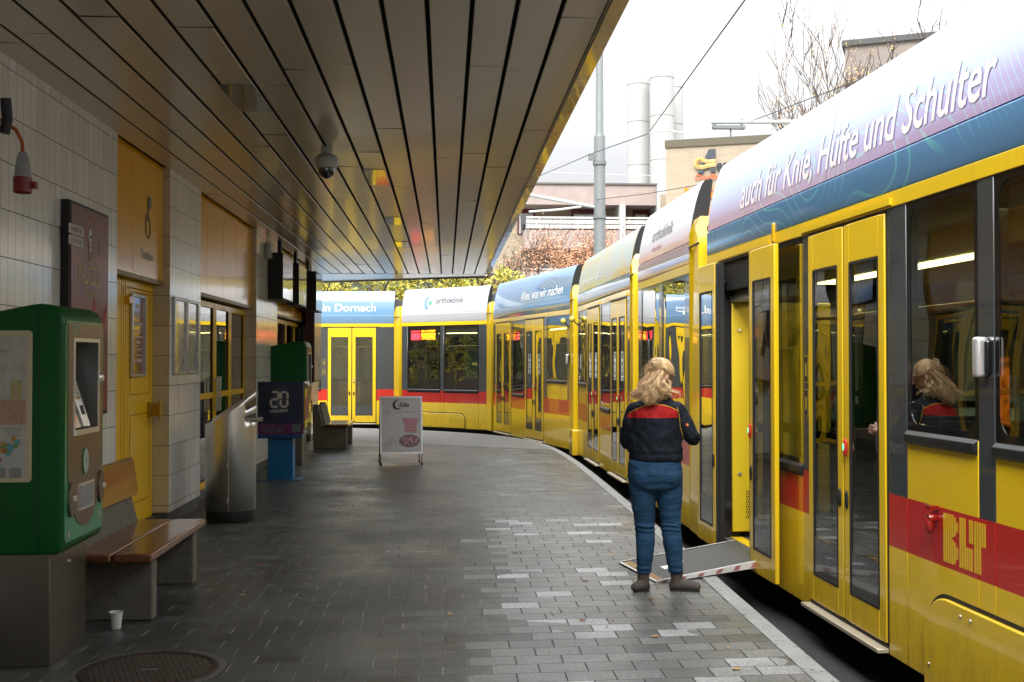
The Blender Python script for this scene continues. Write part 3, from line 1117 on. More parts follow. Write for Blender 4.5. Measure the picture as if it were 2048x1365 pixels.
def make_section(far, near, layout, cowl_m, seams=(), cowl_seam=None, wheels=False, notes=''):
    """layout: list of (u0, u1, kind) kind in grey, high, low, door, open"""
    M, L = section_frame(far, near)
    sec = {'M': M, 'L': L, 'root': tram}
    mb = MB()
    Y_, R_, G_, K_ = 0, 1, 2, 3
    gp = 0.003
    for (u0, u1, ty, *ex) in layout:
        a, b = u0 + gp, u1 - gp
        if ty == 'grey':
            q(mb, a, b, -0.06, ZR0, Y_); q(mb, a, b, ZR0, ZR1, R_); q(mb, a, b, ZR1, ZW, G_)
        elif ty == 'yellow':
            q(mb, a, b, -0.06, ZR0, Y_); q(mb, a, b, ZR0, ZR1, R_); q(mb, a, b, ZR1, ZW, Y_)
        elif ty == 'high':
            q(mb, a, b, -0.06, ZR0, Y_); q(mb, a, b, ZR0, ZR1, R_); q(mb, a, b, ZR1, 1.215, Y_)
        elif ty == 'low':
            q(mb, a, b, -0.06, ZR0, Y_); q(mb, a, b, ZR0, 0.80, R_); q(mb, a, b, 0.80, 0.88, K_)
        elif ty in ('door', 'open'):
            q(mb, a - 0.0, b, -0.06, -0.012, K_)
            q(mb, a, b, 2.44, ZW, K_)
        if ty not in ('door', 'open'):
            q(mb, u0 - gp, u0 + gp, -0.05, ZW, K_, 0.012, 0.05)
    # strip above doors and windows, structural back-up, roof box, far side, floor, ends
    q(mb, 0, L, ZW, 2.548, Y_, -0.006, 0.05)
    q(mb, 0, L, 2.548, 3.0, K_, 0.06, 2.25)
    q(mb, 0, L, -0.10, 0.06, K_, 0.06, 2.25)
    q(mb, 0, L, -0.06, 0.88, Y_, 2.25, 2.30)
    q(mb, 0, L, 2.45, 2.60, Y_, 2.25, 2.30)
    k = 0.0
    while k < L:
        q(mb, k, min(k + 0.16, L), 0.88, 2.45, G_, 2.25, 2.30)
        k += 1.35
    q(mb, L - 0.16, L, 0.88, 2.45, G_, 2.251, 2.299)
    for ue in (0.0, L - 0.04):
        q(mb, ue, ue + 0.04, 0.0, 2.5, K_, 0.05, 0.55)
        q(mb, ue, ue + 0.04, 0.0, 2.5, K_, 1.75, 2.25)
    body = mb.build('body', [YEL, RED, GREY, BLK], tram, space=M, frame=M, bevel=0.003, seg=1)
    sec['body'] = body
    MB().box((0.0, 2.27, 0.88), (L, 2.275, 2.45)).build('far_pane', TGLASS, body, space=M, frame=M)
    # underframe and wheels
    mb = MB()
    q(mb, 0.05, L - 0.05, -0.24, -0.10, 0, 0.30, 2.0)
    mb.build('underframe', UNDER, tram, space=M, frame=M)
    if wheels:
        for uw in (L * 0.5 - 0.78, L * 0.5 + 0.78):
            w = MB().lathe([(0.0, 0.40), (0.10, 0.40), (0.12, 0.44), (0.24, 0.44), (0.25, 0.40), (0.29, 0.39), (0.30, 0.40), (0.30, 0.52), (0.0, 0.52)], (uw, 0, 0.02), 28, ax='Y')
            w.build('wheel', mat('worn wheel steel', (0.30, 0.28, 0.26), 0.45, metal=0.7, dirt=0.5), tram, space=M, frame=M)
    # roof edge cover carrying the advert
    c0, c1 = (0.0, L)
    segs = [(c0, cowl_seam - 0.003), (cowl_seam + 0.003, c1)] if cowl_seam else [(c0, c1)]
    mb = MB()
    mb.prism([(d, z) for d, z in COWL] + [(0.2, 2.768), (0.2, 2.552)], lambda p, t: (t, p[0], p[1]), c0, c1, 0, 1)
    mb.build('lower_roof_cover', [cowl_m[1], BLK], tram, space=M, frame=M, weld=True)
    mb = MB()
    for a, b in segs:
        ncut = 1
        mb.prism([(d, z) for d, z in COWL2] + [(0.235, 3.375), (0.16, 2.772)], lambda p, t: (t, p[0], p[1]), a, b, 0, 1, smooth=True)
    cw_ = mb.build('roof_cover', [cowl_m[0], BLK], tram, space=M, frame=M)
    sec['cowl'] = cw_
    mb = MB()
    q(mb, 0.1, L - 0.1, 3.0, 3.25, 0, 0.7, 2.1)
    mb.build('roof_box', mat('roof equipment', (0.06, 0.065, 0.07), 0.6), tram, space=M, frame=M, bevel=0.02)
    # interior
    mb = MB()
    q(mb, 0.04, L - 0.04, 2.30, 2.40, 0, 0.06, 2.24)
    q(mb, 0.04, L - 0.04, 0.88, 1.0, 0, 2.20, 2.245)
    mb.build('interior_lining', mat('interior lining', (0.42, 0.38, 0.26), 0.6), body, space=M, frame=M)
    mb = MB()
    for uu in (0.4, L * 0.5, L - 0.5):
        if wheels:
            continue
        mb.tube([(uu, 1.15, 0.06), (uu, 1.15, 2.3)], 0.018, 8)
    mb.tube([(0.2, 0.75, 1.95), (L - 0.2, 0.75, 1.95)], 0.016, 8)
    mb.build('grab_pole', YELI, body, space=M, frame=M)
    mb = MB()
    uu = 0.3
    while uu < L - 0.7:
        if wheels or any(t_[2] in ('high', 'low') and t_[0] - 0.3 < uu < t_[1] - 0.3 for t_ in layout):
            q(mb, uu, uu + 0.42, 0.40, 0.48, 0, 0.25, 1.0)
            q(mb, uu + 0.38, uu + 0.44, 0.48, 1.12, 0, 0.25, 1.0)
        q(mb, uu, uu + 0.42, 0.40, 0.48, 0, 1.45, 2.2)
        q(mb, uu + 0.38, uu + 0.44, 0.48, 1.12, 0, 1.45, 2.2)
        uu += 0.82
    mb.build('seat', mat('seat fabric', (0.05, 0.045, 0.09), 0.8, var=0.5, vscale=40), body, space=M, frame=M, bevel=0.01)
    MB().box((0.2, 0.95, 2.285), (L - 0.2, 1.12, 2.297)).build('ceiling_lamp', mat('tram ceiling lamp', (0.9, 0.85, 0.6), 0.4, emit=(1.0, 0.86, 0.45), estr=5), body, space=M, frame=M)
    for (u0, u1, ty, *ex) in layout:
        if ty == 'high':
            w_ = (u1 - u0)
            if w_ > 1.6:
                window(sec, u0 + gp, u0 + w_ / 2 - 0.04, 1.22)
                window(sec, u0 + w_ / 2 + 0.09, u1 - gp, 1.22)
                mb = MB(); q(mb, u0 + w_ / 2 - 0.04, u0 + w_ / 2 + 0.09, 1.215, ZW, 0)
                mb.build('window_post', GREY, tram, space=M, frame=M)
            else:
                window(sec, u0 + gp, u1 - gp, 1.22)
        elif ty == 'low':
            window(sec, u0 + gp, u1 - gp, 0.885, r=0.06)
        elif ty == 'door':
            m_ = (u0 + u1) / 2
            q_ = MB()
            q(q_, u0, u1, 0.0, 2.44, 0, 0.028, 0.045)
            door_leaf(sec, u0 + 0.012, m_ - 0.012, handle_side=1)
            door_leaf(sec, m_ + 0.012, u1 - 0.012, handle_side=-1, button=True)
            s_ = MB()
            s_.box((m_ - 0.013, -0.005, 0.0), (m_ + 0.013, 0.03, 2.435)).box((u0 - 0.004, -0.004, 0), (u0 + 0.011, 0.04, 2.435)).box((u1 - 0.011, -0.004, 0), (u1 + 0.004, 0.04, 2.435))
            s_.build('door_seal', BLK, tram, space=M, frame=M)
            s_ = MB().box((u0, -0.07, -0.055), (u1, 0.0, -0.03))
            s_.build('door_sill', mat('bright sill', (0.50, 0.45, 0.34), 0.45, metal=0.5), tram, space=M, frame=M, bevel=0.004)
            mb = MB(); q(mb, u0 - 0.12, u1 + 0.08, ZW + 0.012, ZW + 0.05, 0, -0.022, -0.006)
            mb.build('rain_strip', YEL, tram, space=M, frame=M)
    return sec


def joint(prev, nxt, name='gangway'):
    """bellows between two sections with a yellow portal frame that fills the gap on the platform side"""
    M0, L0, M1 = prev['M'], prev['L'], nxt['M']
    A = M0 @ Vector((L0, 0, 0))
    B = M1 @ Vector((0, 0, 0))
    A2 = M0 @ Vector((L0, 2.3, 0))
    B2 = M1 @ Vector((0, 2.3, 0))
    u = (B - A).normalized()
    g = (B - A).length
    inn = Vector((0, 0, 1)).cross(u)
    M = Matrix(((u.x, inn.x, 0, A.x), (u.y, inn.y, 0, A.y), (0, 0, 1, 0), (0, 0, 0, 1)))
    mb = MB()
    # bellows: folded curtain between the two ends, a little inside the skin
    nf = 9
    for side, (P, Q_) in enumerate(((A + inn * 0.10, B + inn * 0.10), (A2 - inn * 0.1, B2 - inn * 0.1))):
        vs = []
        for k in range(nf * 2 + 1):
            t = k / (nf * 2)
            p = P.lerp(Q_, t) + inn * (0.0 if k % 2 else 0.05) * (1 if side == 0 else -1)
            vs += [p + Vector((0, 0, -0.05)), p + Vector((0, 0, 2.62))]
        mb.add(vs, [(2 * k, 2 * k + 2, 2 * k + 3, 2 * k + 1) for k in range(nf * 2)])
    vs = [A + inn * .1, B + inn * .1, B2 - inn * .1, A2 - inn * .1]
    mb.add([v + Vector((0, 0, 2.62)) for v in vs], [(0, 1, 2, 3)])
    mb.add([v + Vector((0, 0, -0.05)) for v in vs], [(0, 1, 2, 3)])
    mb.build(name, mat('bellows grey', (0.05, 0.052, 0.055), 0.6), tram, frame=M, weld=False)
    # portal
    p0, p1 = 0.03, min(g - 0.16, 0.50)
    prof = [(p0, -0.06), (p1, -0.06), (p1, 2.68), (p1 - 0.02, 2.76), (p1 - 0.10, 2.86), (p1 - 0.14, 2.98), (p0 + 0.01, 2.98), (p0, 2.84)]
    mb = MB()
    mb.prism(prof, lambda p, t: (p[0], t + (0.05 if p[1] > 2.9 else 0.0), p[1]), -0.015, 0.09)
    pf = mb.build('portal_frame', YEL, tram, space=M, frame=M, bevel=0.006)
    MB().box((p0 - 0.004, -0.018, 2.70), (p1 + 0.004, -0.004, 2.715)).build('portal_seam', BLK, pf, space=M, frame=M)
    MB().box((p0 - 0.03, -0.004, -0.05), (p0, 0.05, 2.55)).build('portal_edge', BLK, pf, space=M, frame=M)
    # roof gear in the gap
    mb = MB()
    mb.box((0.02, 0.45, 2.62), (g - 0.02, 1.9, 3.02))
    mb.tube([(0.0, 0.35, 3.0), (g * 0.5, 0.38, 2.92), (g, 0.35, 3.02)], 0.045, 8)
    mb.tube([(0.0, 0.35, 2.82), (g * 0.5, 0.38, 2.76), (g, 0.35, 2.84)], 0.045, 8)
    mb.tube([(0.0, 0.5, 3.14), (g, 0.5, 3.12)], 0.03, 8)
    mb.build('roof_cables', mat('dark cables', (0.02, 0.021, 0.022), 0.5), tram, space=M, frame=M)
    return M, g


def cowl_text(sec, body, u0, u1, s0, h, m, bold=0.006, shear=0.0, name='lettering'):
    mb = MB()

    def fn(a, b):
        d, z = cowl_pt(s0 + b, 0.004)
        return (u0 + a, d, z)
    put_text(mb, body, fn, u1 - u0, h, 0, shear, bold)
    return mb.build(name, m, sec['cowl'], space=sec['M'], frame=sec['M'], weld=False)


PURP = (0.26, 0.16, 0.36)
BLU = (0.10, 0.235, 0.42)
lightblue = cowl_mat('advert film light blue', (0.13, 0.24, 0.38), (0.13, 0.25, 0.40))
blue1 = cowl_mat('advert film blue and violet', (0.30, 0.40, 0.54), (0.26, 0.21, 0.42), amount=0.25, zc=3.0)  # upper blue is paled: sky reflection put into the film colour
blue1b = cowl_mat('advert film blue', BLU, BLU, amount=0.3)
blue4 = cowl_mat('advert film mid blue', (0.10, 0.22, 0.42), (0.16, 0.30, 0.50), amount=0.3)
white5 = cowl_mat('advert film white', (0.42, 0.43, 0.445), (0.42, 0.43, 0.445))
white2 = cowl_mat('advert film white and rose', (0.56, 0.58, 0.60), (0.46, 0.32, 0.36), zc=2.92)
green3 = cowl_mat('advert film pale green', (0.30, 0.38, 0.32), (0.28, 0.36, 0.34), fig=(0.42, 0.36, 0.02))

# near section
S1 = make_section((10.25, 1.785), (1.5, 2.566), [
    (0, 0.40, 'grey'), (0.40, 1.62, 'open'), (1.62, 1.70, 'grey'), (1.70, 2.50, 'low'), (2.50, 2.63, 'grey'), (2.63, 3.885, 'door'),
    (3.885, 4.13, 'grey'), (4.13, 4.905, 'high'), (4.905, 5.06, 'grey'), (5.06, 6.3, 'high'), (6.3, 6.5, 'grey'), (6.5, 7.3, 'high'), (7.3, 8.78, 'grey')],
    (blue1, blue1b), cowl_seam=2.95)
cowl_text(S1, 'auch für Knie, Hüfte und Schulter', 1.0, 5.06, 0.075, 0.26, mat('cream film lettering', (0.66, 0.60, 0.62), 0.3), bold=0.012)
S2 = make_section((13.85, 1.555), (11.1, 1.755), [(0, 0.22, 'grey'), (0.22, 1.27, 'low'), (1.27, 1.42, 'grey'), (1.42, 2.55, 'low'), (2.55, 2.757, 'grey')], (white2, white2), wheels=True)
cowl_text(S2, 'orthoklinik', 0.75, 1.85, 0.20, 0.15, mat('grey film lettering', (0.12, 0.11, 0.13), 0.3), bold=0.004)
cowl_text(S2, 'dornach', 0.85, 1.35, 0.08, 0.06, mat('rose film lettering', (0.40, 0.12, 0.16), 0.3))
S3 = make_section((20.0, 1.17), (14.95, 1.575), [(0, 0.12, 'grey'), (0.12, 1.05, 'high'), (1.05, 1.2, 'grey'), (1.2, 2.45, 'door'), (2.45, 2.6, 'grey'), (2.6, 3.4, 'low'),
                  (3.4, 3.55, 'grey'), (3.55, 4.8, 'door'), (4.8, 5.066, 'grey')], (green3, lightblue))
cowl_text(S3, 'Wir sind da für Sie', 0.5, 2.2, 0.10, 0.14, WHITEF)
S4 = make_section((26.2, -0.43), (20.95, 1.085), [(0, 0.22, 'grey'), (0.22, 1.47, 'door'), (1.47, 1.6, 'grey'), (1.6, 2.45, 'low'), (2.45, 2.58, 'grey'), (2.58, 3.83, 'door'),
                  (3.83, 4.05, 'grey'), (4.05, 5.28, 'high'), (5.28, 5.464, 'grey')], (blue4, lightblue))
cowl_text(S4, 'Alles, was wir machen', 2.2, 5.0, 0.10, 0.19, WHITE, bold=0.012)
S5 = make_section((28.55, -2.80), (26.85, -0.60), [(0, 0.20, 'grey'), (0.20, 1.30, 'low'), (1.30, 1.42, 'grey'), (1.42, 2.52, 'low'), (2.52, 2.78, 'grey')], (white5, white5), wheels=True)
cowl_text(S5, 'orthoklinik', 1.12, 2.02, 0.24, 0.15, mat('pale grey lettering', (0.07, 0.08, 0.09), 0.3), bold=0.010)
cowl_text(S5, 'dornach', 1.12, 1.45, 0.11, 0.05, mat('pale grey small lettering', (0.42, 0.44, 0.46), 0.3))
S6 = make_section((29.5, -9.8), (29.1, -3.05), [(0, 2.1, 'grey'), (2.1, 3.35, 'door'), (3.35, 3.5, 'grey'), (3.5, 4.85, 'low'), (4.85, 5.02, 'grey'), (5.02, 6.30, 'door'), (6.30, 6.76, 'grey')], (lightblue, lightblue))
cowl_text(S6, 'überall in Dornach', 3.95, 6.28, 0.10, 0.20, WHITE, bold=0.006)
SECS = [S6, S5, S4, S3, S2, S1]
for a, b in zip(SECS[:-1], SECS[1:]):
    joint(a, b)

# round film emblem beside the far lettering
mb = MB()
for k in range(14):
    a0, a1 = R(110 + k * 10), R(110 + (k + 1) * 10)
    ps = []
    for (rr, aa) in ((0.19, a0), (0.19, a1), (0.12, a1), (0.12, a0)):
        d, z = cowl_pt(0.26 + rr * math.sin(aa), 0.004)
        ps.append((0.92 + rr * math.cos(aa) * 0.9, d, z))
    mb.add(ps, [(0, 1, 2, 3)], 0)
ps = []
for k in range(14):
    a0 = 2 * math.pi * k / 14
    d, z = cowl_pt(0.26 + 0.055 * math.sin(a0), 0.004)
    ps.append((0.94 + 0.055 * math.cos(a0), d, z))
mb.add(ps, [tuple(range(14))], 1)
mb.build('emblem', [mat('pale blue film', (0.12, 0.26, 0.42), 0.3), mat('pale green film', (0.08, 0.34, 0.24), 0.3)], S5['cowl'], space=S5['M'], frame=S5['M'])

# open door of the near section: two leaves pushed out and apart, vestibule inside
M1_ = S1['M']
dl = door_leaf(S1, 0.02, 0.62, y=-0.105, handle_side=1)
dr = door_leaf(S1, 1.60, 2.20, y=-0.105, handle_side=-1, button=True)
mb = MB()
mb.box((0.62, -0.10, 0.0), (0.645, -0.03, 2.43)).box((0.645, -0.075, 0.02), (0.66, -0.055, 2.40))
mb.box((1.578, -0.10, 0.0), (1.60, -0.06, 2.43))
mb.build('door_seal', BLK, tram, space=M1_, frame=M1_)
mb = MB()
mb.box((0.40, -0.02, 0.0), (0.47, 0.16, 2.44)).box((1.60, 0.0, 0.0), (1.66, 0.10, 2.44)).box((0.47, 0.02, 2.20), (1.60, 0.28, 2.44))
mb.box((0.47, 0.05, 2.28), (1.60, 0.12, 2.33))
for z in (0.62, 0.9, 1.3, 1.7, 2.1):
    mb.tube([(0.472, -0.005, z), (0.478, -0.005, z)], 0.006, 6)
mb.build('door_frame', BLK, tram, space=M1_, frame=M1_)
mb = MB()
mb.box((0.50, 0.07, 0.12), (0.53, 0.95, 2.10))
vp = mb.build('vestibule_panel', YELI, tram, space=M1_, frame=M1_, bevel=0.01)
mb = MB().box((0.53, 0.34, 0.42), (0.60, 0.62, 1.72))
mb.build('panel_recess', YELI, vp, space=M1_, frame=M1_, bevel=0.03, seg=4)
mb = MB().tube([(0.56, 0.26, 0.72), (0.60, 0.26, 0.76), (0.60, 0.26, 1.66), (0.56, 0.26, 1.70)], 0.013, 8)
mb.build('handrail', STEEL, vp, space=M1_, frame=M1_)
mb = MB()
for z in (0.62, 1.86):
    mb.lathe([(0, 0.545), (0.014, 0.545), (0.016, 0.535), (0.018, 0.53)], (0, 0.135, z), 14, ax='X')
mb.build('screw', STEEL, vp, space=M1_, frame=M1_)
mb = MB()
for i in range(9):
    for j in range(11):
        yy_ = 0.19 + i * 0.018 + (0.009 if j % 2 else 0)
        mb.box((0.531, yy_, 0.24 + j * 0.022), (0.534, yy_ + 0.008, 0.24 + j * 0.022 + 0.013))
mb.build('grille', DARK, vp, space=M1_, frame=M1_)
mb = MB().box((0.47, 0.07, 2.10), (1.55, 0.34, 2.16)).box((0.50, 0.10, 2.16), (1.5, 0.30, 2.20))
mb.build('header_cover', mat('grey header', (0.42, 0.42, 0.40), 0.4, metal=0.3), tram, space=M1_, frame=M1_, bevel=0.006)
mb = MB().box((0.40, 0.0, -0.02), (1.62, 0.30, 0.065), 0).box((0.40, 0.30, 0.065), (1.62, 0.95, 0.09), 0)
mb.box((0.46, 0.07, 0.0655), (1.6, 0.17, 0.070), 1).box((0.52, 0.94, 0.09), (1.60, 1.0, 0.20), 0)
mb.build('step', [mat('grey step rubber', (0.10, 0.10, 0.10), 0.7), mat('yellow step edge', (0.75, 0.52, 0.01), 0.5)], tram, space=M1_, frame=M1_)
mb = MB().box((0.38, -0.012, ZW + 0.012), (1.80, -0.006, ZW + 0.05))
mb.build('rain_strip', YEL, tram, space=M1_, frame=M1_)
mb = MB()
mb.box((0.475, -0.02, 0.72), (0.50, 0.005, 0.95)).box((0.48, -0.025, 0.84), (0.50, -0.02, 0.90))
mb.tube([(0.475, 0.0, 2.28), (0.56, 0.0, 2.28)], 0.014, 8)
mb.tube([(0.475, 0.0, 0.36), (0.58, 0.0, 0.36)], 0.016, 8)
mb.box((0.56, -0.02, 0.34), (0.60, 0.04, 0.39))
mb.build('door_latch', UNDER, tram, space=M1_, frame=M1_)

# marker lamp on the yellow strip, silver camera housing, red hook, BLT mark, bogie cover and bolts
mb = MB().box((1.88, -0.02, 2.475), (1.93, 0.0, 2.62))
mb.build('marker_lamp', mat('amber lens', (0.70, 0.38, 0.01), 0.2, coat=0.8), tram, space=M1_, frame=M1_, bevel=0.018, seg=4)


def housing(sec, u, z):
    m_ = sec['M']
    h = MB().box((u, -0.06, z - 0.095), (u + 0.055, 0.0, z + 0.095)).build('camera_housing', SILV, tram, space=m_, frame=m_, bevel=0.016, seg=3)
    MB().box((u + 0.057, -0.03, z - 0.08), (u + 0.085, 0.0, z + 0.08)).build('camera_back', BLKG, h, space=m_, frame=m_, bevel=0.01)


housing(S1, 4.955, 1.615)
housing(S4, 5.36, 1.62)
for sec_, u_ in ((S4, 5.36), (S3, 0.02)):
    m_ = sec_['M']
    k_ = MB().ell((u_, -0.10, 2.33), (0.05, 0.055, 0.055), 16).build('mirror_knob', mat('yellow knob', (0.62, 0.50, 0.05), 0.2, coat=0.8), tram, space=m_, frame=m_)
    MB().tube([(u_, -0.1, 2.32), (u_ + 0.03, 0.0, 2.22)], 0.014, 6).build('knob_arm', BLK, k_, space=m_, frame=m_)
mb = MB().lathe([(0.0, -0.055), (0.022, -0.05), (0.028, -0.03), (0.022, -0.01), (0.02, 0.0)], (4.475, 0, 0.79), 14, ax='Y')
mb.ell((4.475, -0.04, 0.755), (0.022, 0.026, 0.045), 12)
mb.box((4.452, -0.05, 0.835), (4.498, 0.0, 0.855))
mb.build('red_hook', mat('red enamel', (0.22, 0.008, 0.008), 0.25, coat=0.6), tram, space=M1_, frame=M1_)

mb = MB()
y_ = -0.0035
zb, zt = 0.582, 0.828
u = 4.545
st, pt = 0.0150, 0.0226


def bar(a, b, c_, d_=None):
    mb.box((a, y_ + 0.002, b), (a + st, y_ + 0.0035, c_))


H_ = zt - zb
md = zb + H_ * 0.52
for i in range(4):            # B
    bar(u + i * pt, zb, zt)
for i, (e, g_) in enumerate(((0.0, 0.006), (0.008, 0.016), (0.032, 0.038))):
    bar(u + (4 + i) * pt, zb + e, md - g_)
    bar(u + (4 + i) * pt, md + g_, zt - e)
ul = u + 7 * pt + 0.010
for i in range(3):            # L
    bar(ul + i * pt, zb, zt)
for i in range(3, 6):
    bar(ul + i * pt, zb, zb + H_ * 0.44)
ut = ul + 4 * pt + 0.006
for i in range(2):            # T
    bar(ut + i * pt, zb + H_ * 0.54, zt)
for i in range(2, 5):
    bar(ut + i * pt + 0.006, zb, zt)
for i in range(5, 7):
    bar(ut + i * pt + 0.006, zb + H_ * 0.54, zt)
mb.build('operator_mark', mat('mark yellow', (0.62, 0.42, 0.02), 0.3, coat=0.5), S1['body'], space=M1_, frame=M1_)


def bogie_cover(sec, u0, u1, z1, z0=-0.09, r=0.24, bolts=(), ends=True):
    m_ = sec['M']
    def shape(e):
        pts = [(u0 - e, z0)]
        for k in range(9):
            a = R(180 - 90 * k / 8)
            pts.append((u0 + r + (r + e) * math.cos(a), z1 - r + (r + e) * math.sin(a)))
        if ends:
            for k in range(9):
                a = R(90 - 90 * k / 8)
                pts.append((u1 - r + (r + e) * math.cos(a), z1 - r + (r + e) * math.sin(a)))
            pts.append((u1 + e, z0))
        else:
            pts += [(u1, z1 + e), (u1, z0)]
        return pts
    g = MB().prism(shape(0.022), lambda p, t: (p[0], t, p[1]), -0.0025, 0.02).build('cover_gap', BLK, tram, space=m_, frame=m_)
    c = MB().prism(shape(0.0), lambda p, t: (p[0], t, p[1]), -0.022, 0.012).build('bogie_cover', YEL, tram, space=m_, frame=m_, bevel=0.008, seg=3)
    if bolts:
        b_ = MB()
        for (x_, z_) in bolts:
            b_.ell((x_, -0.024, z_), (0.010, 0.006, 0.010), 10)
        b_.build('bolt', STEEL, c, space=m_, frame=m_)


bogie_cover(S1, 4.36, 6.6, 0.40, bolts=((4.42, 0.03), (4.76, 0.35), (4.86, 0.35)))
bogie_cover(S5, 0.25, 2.1, 0.30, z0=-0.05, r=0.16)
bogie_cover(S2, 0.5, 2.3, 0.30, z0=-0.05, r=0.16)

# lit display inside a window: red and amber dots
LEDR = led_mat('red display dots', (1.0, 0.03, 0.06), cell=0.022, thr=0.12, strength=9)
LEDO = led_mat('amber display dots', (1.0, 0.32, 0.01), cell=0.022, thr=0.30, strength=9)
LED2 = led_mat('amber display fine dots', (1.0, 0.22, 0.01), cell=0.013, thr=0.25, strength=9)
m_ = S5['M']
d_ = MB().box((0.27, 0.022, 2.08), (1.20, 0.06, 2.38)).build('route_display', BLKG, tram, space=m_, frame=m_)
MB().box((0.31, 0.016, 2.10), (0.62, 0.02, 2.34)).build('red_field', LEDR, d_, space=m_, frame=m_)
MB().box((0.66, 0.016, 2.11), (1.12, 0.02, 2.35)).build('amber_field', LEDO, d_, space=m_, frame=m_)
sd_ = MB().box((5.10, 0.26, 1.26), (6.0, 0.30, 1.68)).build('added_display', BLKG, tram, space=M1_, frame=M1_)  # glowing panel put in where a display's reflection shows in the glass
MB().box((5.27, 0.253, 1.28), (5.9, 0.258, 1.64)).build('amber_field', LED2, sd_, space=M1_, frame=M1_)
# paper notice hanging behind the near window
pp = MB().box((4.22, 0.34, 1.42), (4.84, 0.345, 2.20)).build('paper_notice', mat('printed notice', (0.66, 0.54, 0.42), 0.6, var=0.2, vscale=3), tram, space=M1_, frame=M1_)
mb = MB()
fn = lambda a, b: (4.25 + a, 0.336, 2.08 + b)
put_text(mb, 'GARTENSTADT-FEST', fn, 0.55, 0.045, 0)
for k, (w_, z_) in enumerate(((0.5, 2.03), (0.42, 2.0), (0.36, 1.93), (0.48, 1.89))):
    mb.box((4.53 - w_ / 2, 0.3355, z_), (4.53 + w_ / 2, 0.3385, z_ + 0.014), 0)
mb.disc((4.44, 0.336, 1.62), 0.05, 'Y', 1); mb.disc((4.56, 0.336, 1.62), 0.07, 'Y', 2); mb.box((4.50, 0.3365, 1.70), (4.68, 0.3385, 1.82), 1); mb.box((4.25, 0.3365, 1.46), (4.52, 0.3385, 1.50), 3)
mb.build('notice_print', [mat('notice ink', (0.08, 0.06, 0.05), 0.7), mat('notice teal', (0.03, 0.10, 0.11), 0.7), mat('notice ochre', (0.42, 0.28, 0.05), 0.7), mat('notice violet', (0.14, 0.10, 0.22), 0.7)], pp, space=M1_, frame=M1_, weld=False)
# pictogram stickers on the pillars
for (sec_, u_) in ((S1, 2.565), (S6, 4.93), (S4, 1.535)):
    mb = MB()
    for z_ in (1.22, 1.45):
        mb.box((u_ - 0.035, -0.002, z_), (u_ + 0.035, 0.0, z_ + 0.18), 0)
        mb.box((u_ - 0.031, -0.003, z_ + 0.004), (u_ + 0.031, -0.001, z_ + 0.176), 1)
        mb.box((u_ - 0.008, -0.004, z_ + 0.04), (u_ + 0.008, -0.002, z_ + 0.13), 0)
    mb.build('sticker', [mat('sticker yellow', (0.5, 0.36, 0.03), 0.4), BLK], sec_['body'], space=sec_['M'], frame=sec_['M'])
# wifi style stickers on door panes of the middle sections
for (sec_, us) in ((S4, (2.9, 3.55)), (S3, (1.55, 2.15, 3.9, 4.5))):
    mb = MB()
    for u_ in us:
        for (a_, b_, c_, e_) in ((-.07, -.06, 1.32, 1.72), (.06, .07, 1.32, 1.72), (-.06, .06, 1.71, 1.72), (-.06, .06, 1.32, 1.33), (-.008, .008, 1.44, 1.53), (-.04, .04, 1.36, 1.385)):
            mb.box((u_ + a_, -0.012, c_), (u_ + b_, -0.010, e_))
        for rr in (0.03, 0.05):
            for k in range(6):
                a0 = R(30 + k * 20)
                mb.box((u_ + rr * math.cos(a0) - 0.007, -0.012, 1.56 + rr * math.sin(a0)), (u_ + rr * math.cos(a0) + 0.007, -0.010, 1.56 + rr * math.sin(a0) + 0.012))
    mb.build('pane_sticker', WHITE, sec_['body'], space=sec_['M'], frame=sec_['M'], weld=False)
# coupler cover low at the middle joint
m_ = S3['M']
MB().box((-0.42, -0.10, -0.10), (-0.02, 0.16, 0.36)).build('coupler_cover', YEL, tram, space=m_, frame=m_, bevel=0.02, seg=3)
print('part3 ok')
# ================================================================ BACKGROUND
PINK = mat('pale pink render', (0.36, 0.29, 0.265), 0.85, var=0.15, vscale=1, dirt=0.2)
WREND = mat('white render', (0.50, 0.51, 0.50), 0.8, var=0.1, dirt=0.15)
BRK = brick_face_mat('tan brick', (0.36, 0.295, 0.21), (0.43, 0.36, 0.27), (0.29, 0.25, 0.20))
MAROON = mat('maroon panel', (0.10, 0.018, 0.022), 0.6)
WINP = glass_mat('building window glass', (0.12, 0.14, 0.15), wav=0.002, base=0.25)
CONCB = mat('silo concrete', (0.40, 0.41, 0.40), 0.8, var=0.08, vscale=1.2, bump=0.2, bscale=6)

